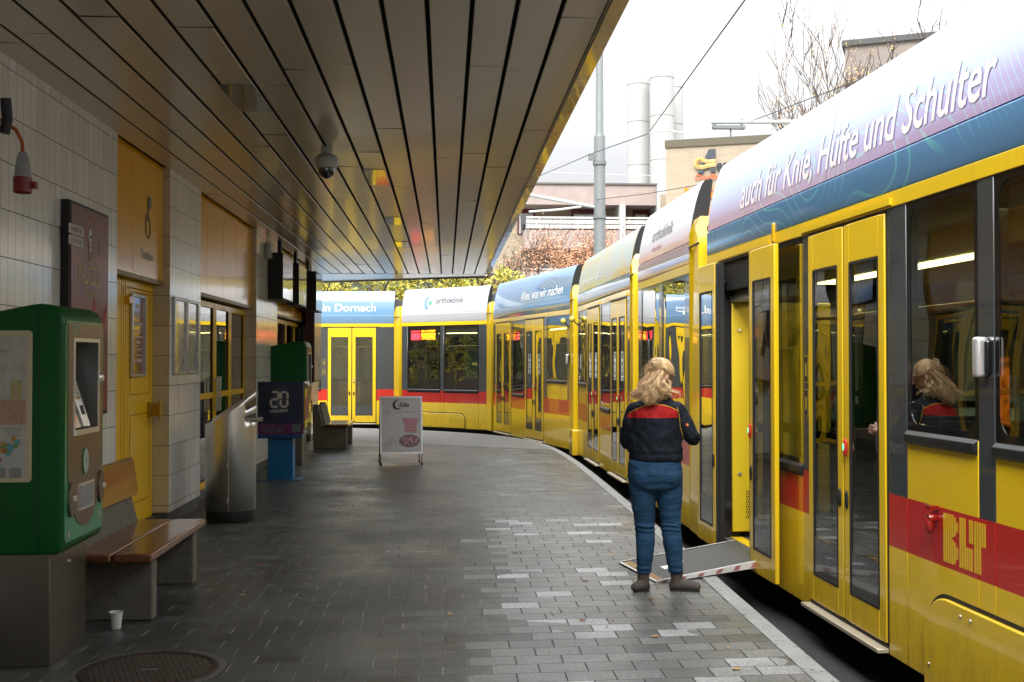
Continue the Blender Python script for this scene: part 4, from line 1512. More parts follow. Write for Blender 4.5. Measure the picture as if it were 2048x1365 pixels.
# balcony building
bb = thing('apartment_building', 'low apartment building with white balcony railings and maroon window surrounds behind the mast', 'building', (6, 72, 0))
Y0 = 70.0
MB().box((-3.5, Y0 + 2.2, 0), (14.5, Y0 + 14, 12.4)).build('brick_wall', BRK, bb)
for (z0, z1, x0, name) in ((11.35, 12.62, 4.6, 'roof_parapet'), (8.6, 9.75, 4.9, 'balcony_slab'), (5.6, 6.5, 3.4, 'balcony_slab'), (2.4, 3.3, 3.4, 'balcony_slab')):
    MB().box((x0, Y0, z0), (13.2, Y0 + 2.6, z1)).build(name, PINK, bb)
MB().box((4.5, Y0 - 0.1, 12.621), (13.3, Y0 + 14, 12.72)).build('roof_edge', mat('roof cap', (0.12, 0.11, 0.10), 0.7), bb)
for zb_ in (9.85, 6.6, 3.4):
    mb = MB()
    for dz in (0.0, 0.30, 0.62):
        h_ = 0.24 if dz < 0.6 else 0.12
        mb.box((5.0, Y0 - 0.05, zb_ + dz), (13.1, Y0 + 0.03, zb_ + dz + h_))
    for x in (5.1, 7.1, 9.1, 11.1, 13.0):
        mb.box((x, Y0 + 0.035, zb_ - 0.3), (x + 0.08, Y0 + 0.10, zb_ + 0.74))
    mb.build('balcony_railing', WREND, bb)
MB().box((10.85, Y0 - 0.3, 0), (11.2, Y0 + 2.2, 11.35)).box((13.21, Y0 - 0.3, 0), (13.4, Y0 + 2.6, 12.6)).build('white_fin', WREND, bb)
for (x0, x1, z0) in ((4.7, 5.6, 9.75), (8.2, 9.9, 9.75), (12.2, 13.0, 9.75), (10.2, 10.8, 6.5), (12.0, 13.0, 6.5), (6.0, 7.6, 6.5)):
    w = MB().box((x0 - 0.12, Y0 + 2.14, z0 - 0.05), (x1 + 0.12, Y0 + 2.19, z0 + 1.62)).build('maroon_surround', MAROON, bb)
    f = MB()
    f.box((x0, Y0 + 2.08, z0), (x0 + 0.09, Y0 + 2.13, z0 + 1.3)).box((x1 - 0.09, Y0 + 2.08, z0), (x1, Y0 + 2.13, z0 + 1.3)).box(((x0 + x1) / 2 - 0.05, Y0 + 2.08, z0), ((x0 + x1) / 2 + 0.05, Y0 + 2.13, z0 + 1.3))
    f.box((x0 + 0.09, Y0 + 2.085, z0 + 1.22), (x1 - 0.09, Y0 + 2.125, z0 + 1.3))
    f.build('window_frame', WREND, w)
    MB().box((x0 + 0.09, Y0 + 2.10, z0), (x1 - 0.09, Y0 + 2.11, z0 + 1.22)).build('pane', WINP, w)
low = thing('garage_row', 'long low white flat-roofed annex with a maroon band in front of the apartment building', 'annex', (8, 60, 0))
MB().box((1.5, 58, 0), (17, 63, 5.2)).build('wall', WREND, low)
MB().box((1.4, 57.9, 5.2), (17.1, 63.1, 6.15)).build('white_fascia', WREND, low, bevel=0.02)
mb = MB()
for x in range(2, 17, 2):
    mb.box((x, 57.88, 0.5), (x + 0.15, 57.99, 5.0))
mb.box((1.5, 57.86, 4.9), (17, 57.97, 5.19))
mb.build('maroon_trim', MAROON, low)

for i, (px, py, r, h, lab) in enumerate(((13.55, 78.5, 0.79, 21.35, 'tall pale concrete silo tube, leftmost and beside the apartment building'),
                                         (14.93, 77.0, 0.84, 21.45, 'tall pale concrete silo tube, the widest one in the middle of the three'),
                                         (16.40, 79.8, 0.62, 21.5, 'slim tall pale silo tube half hidden, rightmost of the three'))):
    s_ = thing('silo_tube', lab, 'silo', (px, py, 0), group='three tall pale silo tubes')
    prof = [(0, h - .3), (r * 0.9, h), (r, h - 0.02)]
    prof = [(0.0, h - 0.4), (r - 0.08, h - 0.4), (r - 0.08, h), (r, h)]
    z = h
    while z > 0:
        prof += [(r, z - 2.98), (r - 0.03, z - 2.99), (r - 0.03, z - 3.03), (r, z - 3.04)]
        z -= 3.05
    MB().lathe(prof, (px, py, 0), 40).build('shaft', CONCB, s_)
    MB().lathe([(r + 0.001, h - 0.35), (r + 0.03, h - 0.33), (r + 0.03, h - 0.28), (r + 0.001, h - 0.26)], (px, py, 0), 40).build('rim_band', CONCB, s_)

br = thing('brick_hall', 'tan brick shopping hall with dark capping carrying the Aesch Dorfzentrum sign', 'building', (15, 66, 0))
BA, BB = Vector((12.25, 62.0, 0)), Vector((22.5, 58.2, 0))
ub = (BB - BA).normalized()
nb = Vector((ub.y, -ub.x, 0))
Mb = Matrix(((ub.x, -nb.x, 0, BA.x), (ub.y, -nb.y, 0, BA.y), (0, 0, 1, 0), (0, 0, 0, 1)))
MB().box((0, 0, 0), (11, 16, 13.45)).build('wall', BRK, br, space=Mb)
MB().box((-0.06, -0.08, 13.45), (11.1, 16.1, 13.86)).build('roof_cap', mat('bronze capping', (0.10, 0.085, 0.055), 0.6), br, space=Mb)
sg = MB()
fa = lambda a, b: (a, -0.10, b)
# the slanted capital and the ribbon loop
A_ = [(1.78, 11.92), (2.05, 11.92), (2.22, 12.28), (2.48, 12.28), (2.48, 11.96), (2.74, 11.96), (2.74, 13.22), (2.38, 13.22)]
sg.prism(A_, lambda p, t: (p[0], t, p[1]), -0.14, -0.02, 0)
sg.build('sign_letter', mat('sign slate', (0.045, 0.055, 0.07), 0.5), br, space=Mb)
sg = MB()
for rr, mi in ((0.16, 0), (0.10, 1), (0.035, 0)):
    pass
loop = [(2.74, 12.36), (2.3, 12.31), (2.1, 12.25)] + [(1.90 + 0.22 * math.cos(R(a)), 12.48 + 0.22 * math.sin(R(a))) for a in range(270, 40, -15)] + [(2.16, 12.60), (2.34, 12.53), (2.74, 12.56)]
for w_, mi, yy_ in ((0.105, 0, -0.17), (0.065, 1, -0.185), (0.03, 0, -0.20)):
    for a, b in zip(loop[:-1], loop[1:]):
        a_, b_ = Vector(a), Vector(b)
        t_ = (b_ - a_).normalized()
        nn = Vector((-t_.y, t_.x)) * w_
        a_ -= t_ * 0.02; b_ += t_ * 0.02
        sg.add([(p.x, yy_, p.y) for p in (a_ - nn, b_ - nn, b_ + nn, a_ + nn)], [(0, 1, 2, 3)], mi)
sg.build('sign_ribbon', [mat('sign cream yellow', (0.75, 0.58, 0.22), 0.5), mat('sign orange', (0.75, 0.22, 0.03), 0.5)], br, space=Mb, weld=False)
sg = MB()
put_text(sg, 'esch', lambda a, b: (2.80 + a, -0.10, 12.02 + b), 1.25, 0.62, 0, 0, 0.03)
sg.build('sign_lettering', mat('sign black', (0.02, 0.02, 0.025), 0.5), br, space=Mb, weld=False)
sg = MB()
put_text(sg, 'Dorfzentrum', lambda a, b: (1.62 + a, -0.08, 11.58 + b), 2.6, 0.29, 0, 0.15, 0.03)
sg.build('sign_lettering', mat('sign orange red', (0.70, 0.12, 0.04), 0.5), br, space=Mb, weld=False)
sg = MB()
fm = lambda a, b: (1.05 + a, -0.12, 10.55 + b)
put_text(sg, 'MIGROS', fm, 3.3, 0.60, 0, 0, 0.04)
sg.build('sign_lettering', mat('sign bright orange', (0.80, 0.20, 0.01), 0.4), br, space=Mb, weld=False)
MB().box((2.1, -0.12, 9.3), (2.75, -0.02, 9.95)).build('orange_panel', mat('orange panel', (0.75, 0.25, 0.03), 0.5), br, space=Mb)

cb = thing('concrete_block', 'grey-brown flat-topped tower block corner peeking above the tram roof behind bare branches', 'building', (20, 47, 0))
Mc = Matrix.Translation((16.3, 45, 0)) @ Matrix.Rotation(R(-24), 4, 'Z')
MB().box((0, 0, 12.95), (10, 9, 14.45)).box((1.8, 1, 0), (10, 9, 12.95)).build('wall', mat('brown concrete', (0.24, 0.205, 0.185), 0.9, var=0.25, vscale=2), cb, space=Mc)
MB().box((-0.12, -0.12, 14.45), (10.1, 9.1, 14.68)).build('roof_cap', mat('dark roof cap', (0.07, 0.07, 0.068), 0.7), cb, space=Mc)

# ---------------------------------------------------------------- mast, arms and wires
GALV = mat('galvanised steel', (0.17, 0.185, 0.185), 0.6, metal=0.2, var=0.35, vscale=14, bump=0.2, bscale=30)
WIREM = mat('wire', (0.03, 0.035, 0.04), 0.5, metal=0.4)
PALE = mat('pale insulator tube', (0.55, 0.56, 0.55), 0.4)
mx_, my_ = 4.12, 30.0
ms = thing('catenary_mast', 'tall galvanised tram wire mast rising behind the tram in front of the silos', 'mast', (mx_, my_, -0.3))
MB().lathe([(0, 0), (0.165, 0), (0.15, 7.9), (0.145, 7.92), (0.105, 8.0), (0.095, 13.5), (0, 13.5)], (mx_, my_, -0.3), 24).build('pole', GALV, ms)
for z in (6.9, 5.45):
    MB().lathe([(0.155, z - 0.05), (0.18, z - 0.05), (0.18, z + 0.05), (0.155, z + 0.05)], (mx_, my_, 0), 20).build('clamp', GALV, ms)
MB().tube([(mx_ - 0.15, my_, 5.72), (2.0, my_ - 0.3, 6.02), (0.9, my_ - .5, 6.1)], 0.045, 10).build('cantilever_arm', PALE, ms)
MB().tube([(mx_ - 0.5, my_ - 0.05, 5.72), (3.0, my_ - 0.15, 5.62), (2.2, my_ - 0.2, 5.55)], 0.03, 8).build('steady_arm', PALE, ms)
mb = MB().box((mx_ - 0.30, my_ - 0.06, 6.98), (mx_ - 0.14, my_ + 0.04, 7.15))
mb.build('insulator', GALV, ms)
ar = thing('overhead_line_bracket', 'horizontal tubular overhead line arm jutting out above the near tram roof', 'arm', (5.3, 18, 5.45))
MB().tube([(4.30, 18, 5.47), (9.5, 18, 5.55)], 0.032, 10).build('tube', PALE, ar)
mb = MB().box((4.32, 17.95, 5.36), (4.85, 18.05, 5.41)).tube([(4.35, 18, 5.5), (4.35, 18, 5.36)], 0.025, 8).tube([(4.62, 18, 5.38), (4.62, 18, 5.22)], 0.012, 6).tube([(4.8, 18, 5.52), (4.8, 18, 5.36)], 0.022, 8)
mb.build('insulator', GALV, ar)
mb = MB().tube([(5.35, 18, 5.42), (5.35, 18, 5.62)], 0.03, 8)
mb.build('clamp', GALV, ar)
m2_ = thing('catenary_mast', 'galvanised mast on the far side of the tram carrying the near overhead arm', 'mast', (9.5, 18, -0.3))
MB().lathe([(0, 0), (0.16, 0), (0.11, 8.5), (0, 8.5)], (9.5, 18, -0.3), 20).build('pole', GALV, m2_)


def wire(pts, lab, r=0.009, m=None):
    o = MB().tube(pts, r, 6, cap=False).build('overhead_wire', m or WIREM)
    return tag(o, lab, 'wire', 'overhead wires')


def pj(px, py, Y):
    """a point of the wire net, surveyed from the photograph at distance Y"""
    f = 2250.0
    cyw, syw, cp, sp = math.cos(TH), math.sin(TH), math.cos(R(0.98)), math.sin(R(0.98))
    F = Vector((syw * cp, cyw * cp, sp)); Rr = Vector((cyw, -syw, 0)); U = Rr.cross(F)
    d = F * f + Rr * (px - 1024) + U * (682.5 - py)
    return Vector((0, 0, 1.6)) + d * (Y / d.y)


w1 = pj(1296, 268, 24)
wire([pj(1640, -210, 8), pj(1490, 0, 11), w1], 'taut dark contact wire rising steeply to the upper right over the tram', 0.010)
wire([w1, pj(1190, 305, 27), pj(1080, 352, 32)], 'thin dark wire falling gently left from the wire knot past the mast', 0.010)
wire([w1 + Vector((0, 0, 0.02)), pj(1340, 262, 24), pj(1375, 268, 24)], 'short pale curved steady wire right of the wire knot', 0.017, PALE)
wire([pj(1190, 400, 30), pj(1300, 387, 27), pj(1420, 366, 24)], 'thin wire running right from the mast towards the brick hall', 0.009)
wire([pj(1100, 345, 34), pj(1240, 350, 34), pj(1330, 352, 34)], 'hair-thin pale wire crossing level between mast and silos', 0.008, PALE)
wire([pj(1502, 243, 18), pj(1640, 190, 15), pj(1760, 145, 13)], 'thin wire climbing right from the overhead arm clamp', 0.007)
wire([pj(1190, 305, 30), pj(1130, 322, 33), pj(1080, 350, 36)], 'faint pale wire left of the mast head below the canopy edge', 0.008, PALE)

# ---------------------------------------------------------------- trees
BARK = mat('dark bark', (0.055, 0.042, 0.034), 0.9, var=0.4, vscale=10)
BARK2 = mat('warm bark', (0.12, 0.075, 0.045), 0.9, var=0.4, vscale=10)


def leafmat(name, c):
    m = bpy.data.materials.new(name)
    m.use_nodes = True
    t = NT(m)
    b = t.n['Principled BSDF']
    w = t.new('ShaderNodeNewGeometry')
    rp = w.outputs['Random Per Island']
    t.inp(b, 'Base Color', t.ramp(rp, [(i / max(1, len(c) - 1), q_) for i, q_ in enumerate(c)]))
    b.inputs['Roughness'].default_value = 0.6
    return m


def tree(name, label, x, y, h, spread, trunk_r, leaf_m, bark, seed, leaves, leaf_s=0.09, levels=5, split=3, crown=None, first=0.3, group=None, cat='tree', z0=-0.3, twigr=0.006):
    rd = random.Random(seed)
    t = thing(name, label, cat, (x, y, z0), group=group)
    mb = MB()
    tips = []

    def grow(p, d, ln, r, lv):
        n_ = 3
        pts = [p]
        rs = [r]
        q_ = p.copy()
        dd = d.copy()
        for i in range(n_):
            dd = (dd + Vector((rd.uniform(-1, 1), rd.uniform(-1, 1), rd.uniform(-0.3, 0.8))) * 0.14).normalized()
            q_ = q_ + dd * ln / n_
            pts.append(q_.copy())
            rs.append(max(twigr, r * (1 - 0.38 * (i + 1) / n_)))
        mb.tube(pts, rs, 7 if lv < 2 else (5 if lv < 3 else 3), cap=False)
        if lv >= levels - 2:
            tips.extend(pts[1:])
        if lv < levels:
            for k in range(split + (1 if lv < 2 else 0)):
                a = rd.uniform(0, 2 * math.pi)
                tl = rd.uniform(0.45, 0.95) * spread
                e = Vector((math.cos(a) * tl, math.sin(a) * tl, rd.uniform(0.25, 1.0)))
                nd = (dd * 0.7 + e).normalized()
                bp = pts[rd.choice((1, 2, 3)) if lv else 3]
                grow(bp, nd, ln * rd.uniform(0.58, 0.80), max(twigr, rs[-1] * rd.uniform(0.5, 0.75)), lv + 1)
    grow(Vector((x, y, z0)), Vector((0, 0, 1)), h * first, trunk_r, 0)
    mb.build('trunk', bark, t, weld=False, sharp=False)
    if leaves:
        lb = MB()
        for i in range(leaves):
            c_ = rd.choice(tips) + Vector((rd.gauss(0, 1), rd.gauss(0, 1), rd.gauss(0, 1))) * h * 0.022
            s_ = leaf_s * rd.uniform(0.6, 1.3)
            a = Vector((rd.uniform(-1, 1), rd.uniform(-1, 1), rd.uniform(-1, 1))).normalized()
            b = a.orthogonal().normalized()
            lb.add([c_ - a * s_, c_ + b * s_ * 0.5, c_ + a * s_, c_ - b * s_ * 0.5], [(0, 1, 2, 3)])
        lb.build('crown', leaf_m, t, weld=False, sharp=False)
    return t


OR = leafmat('rusty autumn leaves', [(0.42, 0.16, 0.06), (0.55, 0.26, 0.13), (0.62, 0.36, 0.22), (0.30, 0.11, 0.04)])
YG = leafmat('yellow green autumn leaves', [(0.10, 0.13, 0.015), (0.34, 0.30, 0.02), (0.55, 0.42, 0.02), (0.05, 0.08, 0.01), (0.42, 0.38, 0.03)])
tree('autumn_tree', 'small tree with open rusty orange crown in front of the white annex', 3.7 + 1.9, 48, 9.6, 1.1, 0.15, OR, BARK2, 5, 7500, 0.048, levels=6)
tree('bare_tree', 'dark-limbed nearly bare tree with a few orange leaves beside the canopy edge', 2.35, 44, 8.6, 1.0, 0.16, OR, BARK, 11, 1500, 0.045, levels=6)
tree('birch_tree', 'thin bare tree above the tram roof with sparse yellow leaves', 10.6, 26, 12.5, 0.75, 0.14, leafmat('pale yellow leaves', [(0.5, 0.36, 0.08), (0.45, 0.24, 0.06)]), BARK, 21, 1500, 0.035, levels=5, split=3, first=0.30, twigr=0.009)
tree('birch_tree', 'second thin bare tree low on the left of the tower block corner', 10.0, 29, 9.6, 0.7, 0.10, leafmat('dull yellow leaves', [(0.5, 0.36, 0.1), (0.45, 0.28, 0.08)]), BARK2, 23, 1100, 0.035, levels=5, split=3, first=0.4, twigr=0.008)


def bush_tree(x, y, r, h, seed, lab, n_):
    rd = random.Random(seed)
    t = thing('hedge_tree', lab, 'tree', (x, y, -0.3), group='yellow-green trees behind the far tram section')
    mb = MB()
    mb.tube([(x, y, -0.3), (x + 0.1, y, h * 0.4), (x, y, h * 0.8)], [0.16, 0.12, 0.05], 7)
    for k in range(9):
        a = rd.uniform(0, 6.28)
        mb.tube([(x, y, h * rd.uniform(0.25, 0.6)), (x + math.cos(a) * r * 0.5, y + math.sin(a) * r * 0.5, h * rd.uniform(0.55, 0.8)), (x + math.cos(a) * r * 0.85, y + math.sin(a) * r * 0.8, h * rd.uniform(0.6, 0.95))], [0.07, 0.04, 0.015], 5)
    mb.build('trunk', BARK, t, weld=False)
    lb = MB()
    cl = [(x + rd.uniform(-1, 1) * r * 0.8, y + rd.uniform(-1, 1) * r * 0.7, h * rd.uniform(0.3, 0.93), rd.uniform(0.3, 0.75)) for _ in range(34)]
    for i in range(n_):
        c = rd.choice(cl)
        v = Vector((rd.gauss(0, 1), rd.gauss(0, 1), rd.gauss(0, 0.8))).normalized() * c[3] * rd.uniform(0.6, 1.0)
        c_ = Vector(c[:3]) + v
        s_ = rd.uniform(0.05, 0.11)
        a = (v.normalized() + Vector((rd.uniform(-1, 1), rd.uniform(-1, 1), rd.uniform(-1, 1)))).normalized()
        b = a.orthogonal().normalized()
        lb.add([c_ - a * s_, c_ + b * s_ * 0.5, c_ + a * s_, c_ - b * s_ * 0.5], [(0, 1, 2, 3)])
    lb.build('crown', YG, t, weld=False, sharp=False)


for i, (x, h, lab) in enumerate(((-6.6, 4.9, 'leftmost yellow-green tree showing between the wall end and the roof of the far tram section'), (-4.7, 5.2, 'bright yellow tree right of the grey post behind the far tram section'),
                                 (-2.6, 5.3, 'yellow-green tree behind the gap between blue and white tram roofs'), (-0.6, 5.5, 'greener tree behind the middle of the white tram roof'),
                                 (1.3, 5.6, 'yellow tree at the canopy corner behind the right end of the white tram roof'), (3.1, 4.6, 'low yellow-green tree below the canopy corner'))):
    bush_tree(x, 40 + (i % 2) * 0.8, 1.45, h, 40 + i, lab, 3800)
# dark house behind the hedge so the far gap is closed
hs_ = thing('far_house', 'dim grey-green house front hidden behind the yellow-green trees', 'building', (-4, 52, 0))
MB().box((-24, 52, -0.3), (2.2, 60, 5.4)).build('wall', mat('dull green render', (0.11, 0.13, 0.09), 0.9, var=0.4), hs_)
MB().box((-24.3, 51.7, 5.4), (2.4, 60.3, 5.6)).build('roof', mat('dull roof', (0.10, 0.09, 0.08), 0.9), hs_)
gp_ = thing('concrete_post', 'grey square concrete post standing behind the blue roof of the far tram section', 'post', (-4.5, 33.6, -0.3))
MB().box((-4.62, 33.5, -0.3), (-4.34, 33.8, 5.6)).build('shaft', mat('post grey', (0.30, 0.31, 0.31), 0.7, var=0.2), gp_, bevel=0.01)
MB().box((-4.66, 33.46, -0.3), (-4.30, 33.84, -0.1)).build('foot', GALV, gp_)
# surroundings that only show as reflections in the tram glass
hb = thing('shop_house', 'brown shop house left of the platform end, mirrored in the white tram section', 'building', (-26, 24, 0))
MB().box((-34, 4, -0.3), (-25, 44, 7.5)).build('wall', mat('brown house render', (0.12, 0.095, 0.07), 0.9, var=0.4, vscale=1), hb)
mb = MB()
for y_ in range(6, 43, 4):
    for z_ in (1.0, 4.2):
        mb.box((-24.98, y_, z_), (-24.95, y_ + 2.2, z_ + 1.8))
mb.build('window_row', mat('dark pane', (0.03, 0.035, 0.04), 0.1), hb)
hb = thing('street_house', 'grey street house behind the viewer, mirrored in the far tram doors', 'building', (5, -40, 0))
MB().box((-30, -46, -0.3), (30, -38, 8.5)).build('wall', mat('grey house render', (0.20, 0.19, 0.17), 0.9, var=0.4, vscale=1), hb)
mb = MB()
for x_ in range(-28, 28, 5):
    for z_ in (1.0, 4.6):
        mb.box((x_, -37.98, z_), (x_ + 2.6, -37.95, z_ + 2.0))
mb.build('window_row', mat('dark pane', (0.03, 0.035, 0.04), 0.1), hb)
for k_, (x_, y_, h_) in enumerate(((-20, 20, 3.2), (-20.5, 25, 3.0), (-20, 30, 3.4))):
    bush_tree(x_, y_, 2.2, h_, 70 + k_, ('first', 'second', 'third')[k_] + ' golden bush mirrored in the white section windows', 1500)
print('part4 ok')
# ================================================================ THINGS ON THE PLATFORM
# ---- ticket machines


def carve(o, a, b):
    """cut a box-shaped hole into o"""
    c_ = MB().box(a, b).build('cutter', BLK)
    m_ = o.modifiers.new('cut', 'BOOLEAN')
    m_.operation = 'DIFFERENCE'
    m_.object = c_
    m_.solver = 'EXACT'
    dg = bpy.context.evaluated_depsgraph_get()
    dg.update()
    me = bpy.data.meshes.new_from_object(o.evaluated_get(dg))
    o.modifiers.clear()
    o.data = me
    me.set_sharp_from_angle(angle=R(38))
    bpy.data.objects.remove(c_)


def ticket_machine(x0, y0, w, lab, dep=0.62, full=True, maps=True):
    """x0: front face x, y0: near side y; front looks towards +X"""
    t = thing('ticket_machine', lab, 'ticket machine', (x0 - dep / 2, y0 + w / 2, 0), group='green ticket machines')
    MB().box((x0 - 0.07, y0 + 0.03, 0.0), (x0 - dep + 0.04, y0 + w - 0.08, 0.60)).build('pedestal', STEELD, t, bevel=0.004)
    # green hood, profile in X-Z: rounded shoulder, back slopes down
    xf, xb = x0, x0 - dep
    prof = [(xf - 0.035, 0.585), (xf - 0.012, 0.60), (xf, 0.64), (xf, 1.80), (xf - 0.008, 1.84), (xf - 0.03, 1.872), (xf - 0.065, 1.89), (xf - 0.10, 1.895), (xb + 0.30, 1.868), (xb, 1.80), (xb, 0.585)]
    prof = [(xf - 0.035, 0.585), (xf - 0.012, 0.60), (xf, 0.64), (xf, 1.795), (xf - 0.010, 1.838), (xf - 0.035, 1.872), (xf - 0.075, 1.892), (xf - 0.115, 1.897), (xf - 0.16, 1.892), (xb, 1.80), (xb, 0.585)]
    mb = MB().prism(prof, lambda p, tt: (p[0], tt, p[1]), y0, y0 + w)
    hood = mb.build('hood', GREEN, t, bevel=0.018, seg=3)
    yc = y0 + w / 2 + 0.005
    cut_box = ((xf + 0.1, yc - 0.20, 1.225), (xf - 0.17, yc + 0.20, 1.70))
    if full:
        carve(hood, *cut_box)
    mb = MB().box((xf - 0.125, y0 - 0.0012, 0.60), (xf - 0.122, y0 + 0.001, 1.88))
    mb.build('panel_gap', BLK, hood)
    mb = MB().prism(rrect(w - 0.05, 1.17, 0.04, 4, y0 + w / 2, 1.225), lambda p, tt: (xf + tt, p[0], p[1]), 0.0, 0.004)
    fr = mb.build('front_skin', GREENL, t)
    if full:
        carve(fr, *cut_box)
    # bronze steel front with a rounded lower end
    yc = y0 + w / 2 + 0.005
    hw = w / 2 - 0.055
    pts = [(yc - hw, 1.80), (yc - hw, 1.05)]
    for k in range(15):
        a = R(180 + 180 * k / 14)
        pts.append((yc + hw * 0.98 * math.cos(a), 1.05 + 0.36 * math.sin(a)))
    pts += [(yc + hw, 1.05), (yc + hw, 1.80)]
    pts = pts[::-1]
    MB().prism(pts, lambda p, tt: (xf + tt, p[0], p[1]), 0.004, 0.008).build('steel_front', BRONZE, t)
    if full:
        carve([o for o in t.children if o.name.startswith('steel_front')][0], *cut_box)
    # screen niche
    n0, n1, z0, z1 = yc - 0.20, yc + 0.20, 1.225, 1.70
    ni = MB()
    X_ = xf + 0.0085
    ni.box((X_, n0 - 0.022, z0 - 0.03), (X_ + 0.006, n0, z1 + 0.02), 0).box((X_, n1, z0 - 0.03), (X_ + 0.006, n1 + 0.022, z1 + 0.02), 0)
    ni.box((X_, n0, z1), (X_ + 0.006, n1, z1 + 0.02), 0).box((X_, n0, z0 - 0.03), (X_ + 0.012, n1, z0), 0)
    XI = xf - 0.165 if full else X_
    ni.add([(XI, n0, z0), (XI, n1, z0), (XI, n1, z1), (XI, n0, z1)], [(0, 1, 2, 3)], 1)
    if full:
        for qd in (((n0 + .001, z0), (n0 + .001, z1)), ((n1 - .001, z0), (n1 - .001, z1)), ((n0, z0 + .001), (n1, z0 + .001)), ((n0, z1 - .001), (n1, z1 - .001))):
            ni.add([(XI, *qd[0]), (X_, *qd[0]), (X_, *qd[1]), (XI, *qd[1])], [(0, 1, 2, 3)], 1)
    nf_ = ni.build('screen_frame', [STEEL, mat('niche grey', (0.20, 0.195, 0.18), 0.4, metal=0.3)], t)
    if full:
        XK = X_ - 0.115
        # inner console, leaning: shown as a raised wedge with keypad and displays
        c_ = MB()
        c_.prism([(XK - 0.05, 1.228), (XK + 0.10, 1.232), (XK - 0.02, 1.56), (XK - 0.05, 1.56)], lambda p, tt: (p[0], tt, p[1]), n0 + 0.03, n0 + 0.19, 0)
        con = c_.build('screen', [mat('screen glass', (0.02, 0.025, 0.03), 0.1, coat=0.8)], nf_)
        c_ = MB()
        c_.prism([(XK - 0.05, 1.228), (XK + 0.110, 1.232), (XK - 0.010, 1.60), (XK - 0.05, 1.60)], lambda p, tt: (p[0], tt, p[1]), n0 + 0.19, n0 + 0.30, 0)
        kp = c_.build('keypad_panel', STEEL, nf_, bevel=0.004)
        k_ = MB()
        def onp(y_, z_, hy, hz, mi, lift=0.004):
            xx = XK + 0.110 - (z_ - 1.232) / 0.368 * 0.12 + lift
            xx2 = XK + 0.110 - (z_ + hz - 1.232) / 0.368 * 0.12 + lift
            k_.add([(xx, y_, z_), (xx, y_ + hy, z_), (xx2, y_ + hy, z_ + hz), (xx2, y_, z_ + hz)], [(0, 1, 2, 3)], mi)
        onp(n0 + 0.21, 1.49, 0.06, 0.06, 0)
        for i in range(3):
            for j in range(4):
                onp(n0 + 0.212 + i * 0.022, 1.385 + j * 0.022, 0.016, 0.016, 1 if j else (2, 3, 4)[i])
        onp(n0 + 0.225, 1.30, 0.04, 0.05, 5)
        k_.build('keys', [mat('lcd', (0.3, 0.42, 0.45), 0.3, emit=(0.4, 0.6, 0.7), estr=0.35), mat('key grey', (0.45, 0.45, 0.42), 0.5), mat('key red', (0.5, 0.03, 0.03), 0.5), mat('key yellow', (0.6, 0.45, 0.02), 0.5), mat('key green', (0.03, 0.35, 0.08), 0.5), BLK], kp, weld=False)
        MB().lathe([(0, 0.016), (0.018, 0.016), (0.026, 0.008), (0.03, 0.0)], (X_, n1 + 0.055, 1.50), 18, ax='X').build('coin_knob', STEEL, t)
        MB().lathe([(0.032, 0.002), (0.036, 0.001), (0.036, -0.003)], (X_, n1 + 0.055, 1.50), 18, ax='X').build('knob_ring', GREENL, t)
        e = MB()
        e.prism([(yc - 0.01 + 0.052 * math.cos(a_ * math.pi / 12), 1.045 + 0.075 * math.sin(a_ * math.pi / 12)) for a_ in range(24)], lambda p, tt: (xf + tt, p[0], p[1]), 0.008, 0.012, 0)
        e.prism([(yc - 0.01 + 0.044 * math.cos(a_ * math.pi / 12), 1.045 + 0.067 * math.sin(a_ * math.pi / 12)) for a_ in range(24)], lambda p, tt: (xf + tt, p[0], p[1]), 0.012, 0.014, 1)
        e.box((xf + 0.014, yc - 0.012, 1.03), (xf + 0.0155, yc - 0.009, 1.06), 2)
        e.build('contactless_badge', [GREENL, mat('badge pale', (0.30, 0.38, 0.32), 0.3), BLK], t)
        s_ = MB()
        s_.box((xf + 0.008, yc - 0.13, 0.785), (xf + 0.016, yc + 0.13, 0.93), 0)
        s_.box((xf + 0.016, yc - 0.12, 0.797), (xf + 0.0175, yc + 0.12, 0.918), 1)
        s_.build('ticket_flap', [STEEL, mat('smoky flap', (0.12, 0.12, 0.12), 0.15, coat=0.6)], t)
        for (yy_, zz_) in ((yc - 0.245, 0.86), (yc + 0.262, 0.875)):
            r_ = MB().prism([(yy_ + 0.045 * math.cos(a_ * math.pi / 12), zz_ + 0.092 * math.sin(a_ * math.pi / 12)) for a_ in range(24)], lambda p, tt: (xf + tt, p[0], p[1]), 0.004, 0.018)
            cs_ = r_.build('card_slot', BRONZE, t)
            MB().box((xf + 0.018, yy_ - 0.012, zz_ - 0.01), (xf + 0.034, yy_ + 0.025, zz_ + 0.02)).build('slot_mouth', STEEL, cs_, bevel=0.003)
        s_ = MB()
        s_.box((xf + 0.004, yc - 0.285, 0.66), (xf + 0.006, yc - 0.245, 0.70)).box((xf + 0.004, yc + 0.235, 0.70), (xf + 0.006, yc + 0.268, 0.735))
        s_.build('small_label', mat('label grey', (0.30, 0.28, 0.24), 0.5), t)
        s_ = MB()
        for (ya, yb, za, zb_) in ((-0.24, -0.10, 1.775, 1.785), (-0.24, -0.13, 1.755, 1.763), (-0.23, -0.08, 1.715, 1.722), (-0.24, -0.12, 1.735, 1.742)):
            s_.box((xf + 0.0085, yc + ya, za), (xf + 0.0095, yc + yb, zb_))
        s_.build('green_print', GREENL, t)
        MB().lathe([(0, 0.012), (0.008, 0.01), (0.01, 0)], (x0 - 0.07, y0 + 0.32, 0.50), 12, ax='X').build('lock', STEEL, t)
        if not maps:
            return t, None
        # route map case on the side wall
        fr_ = MB()
        x1_, x2_ = xf - 0.155, xf - 0.155 - 0.52
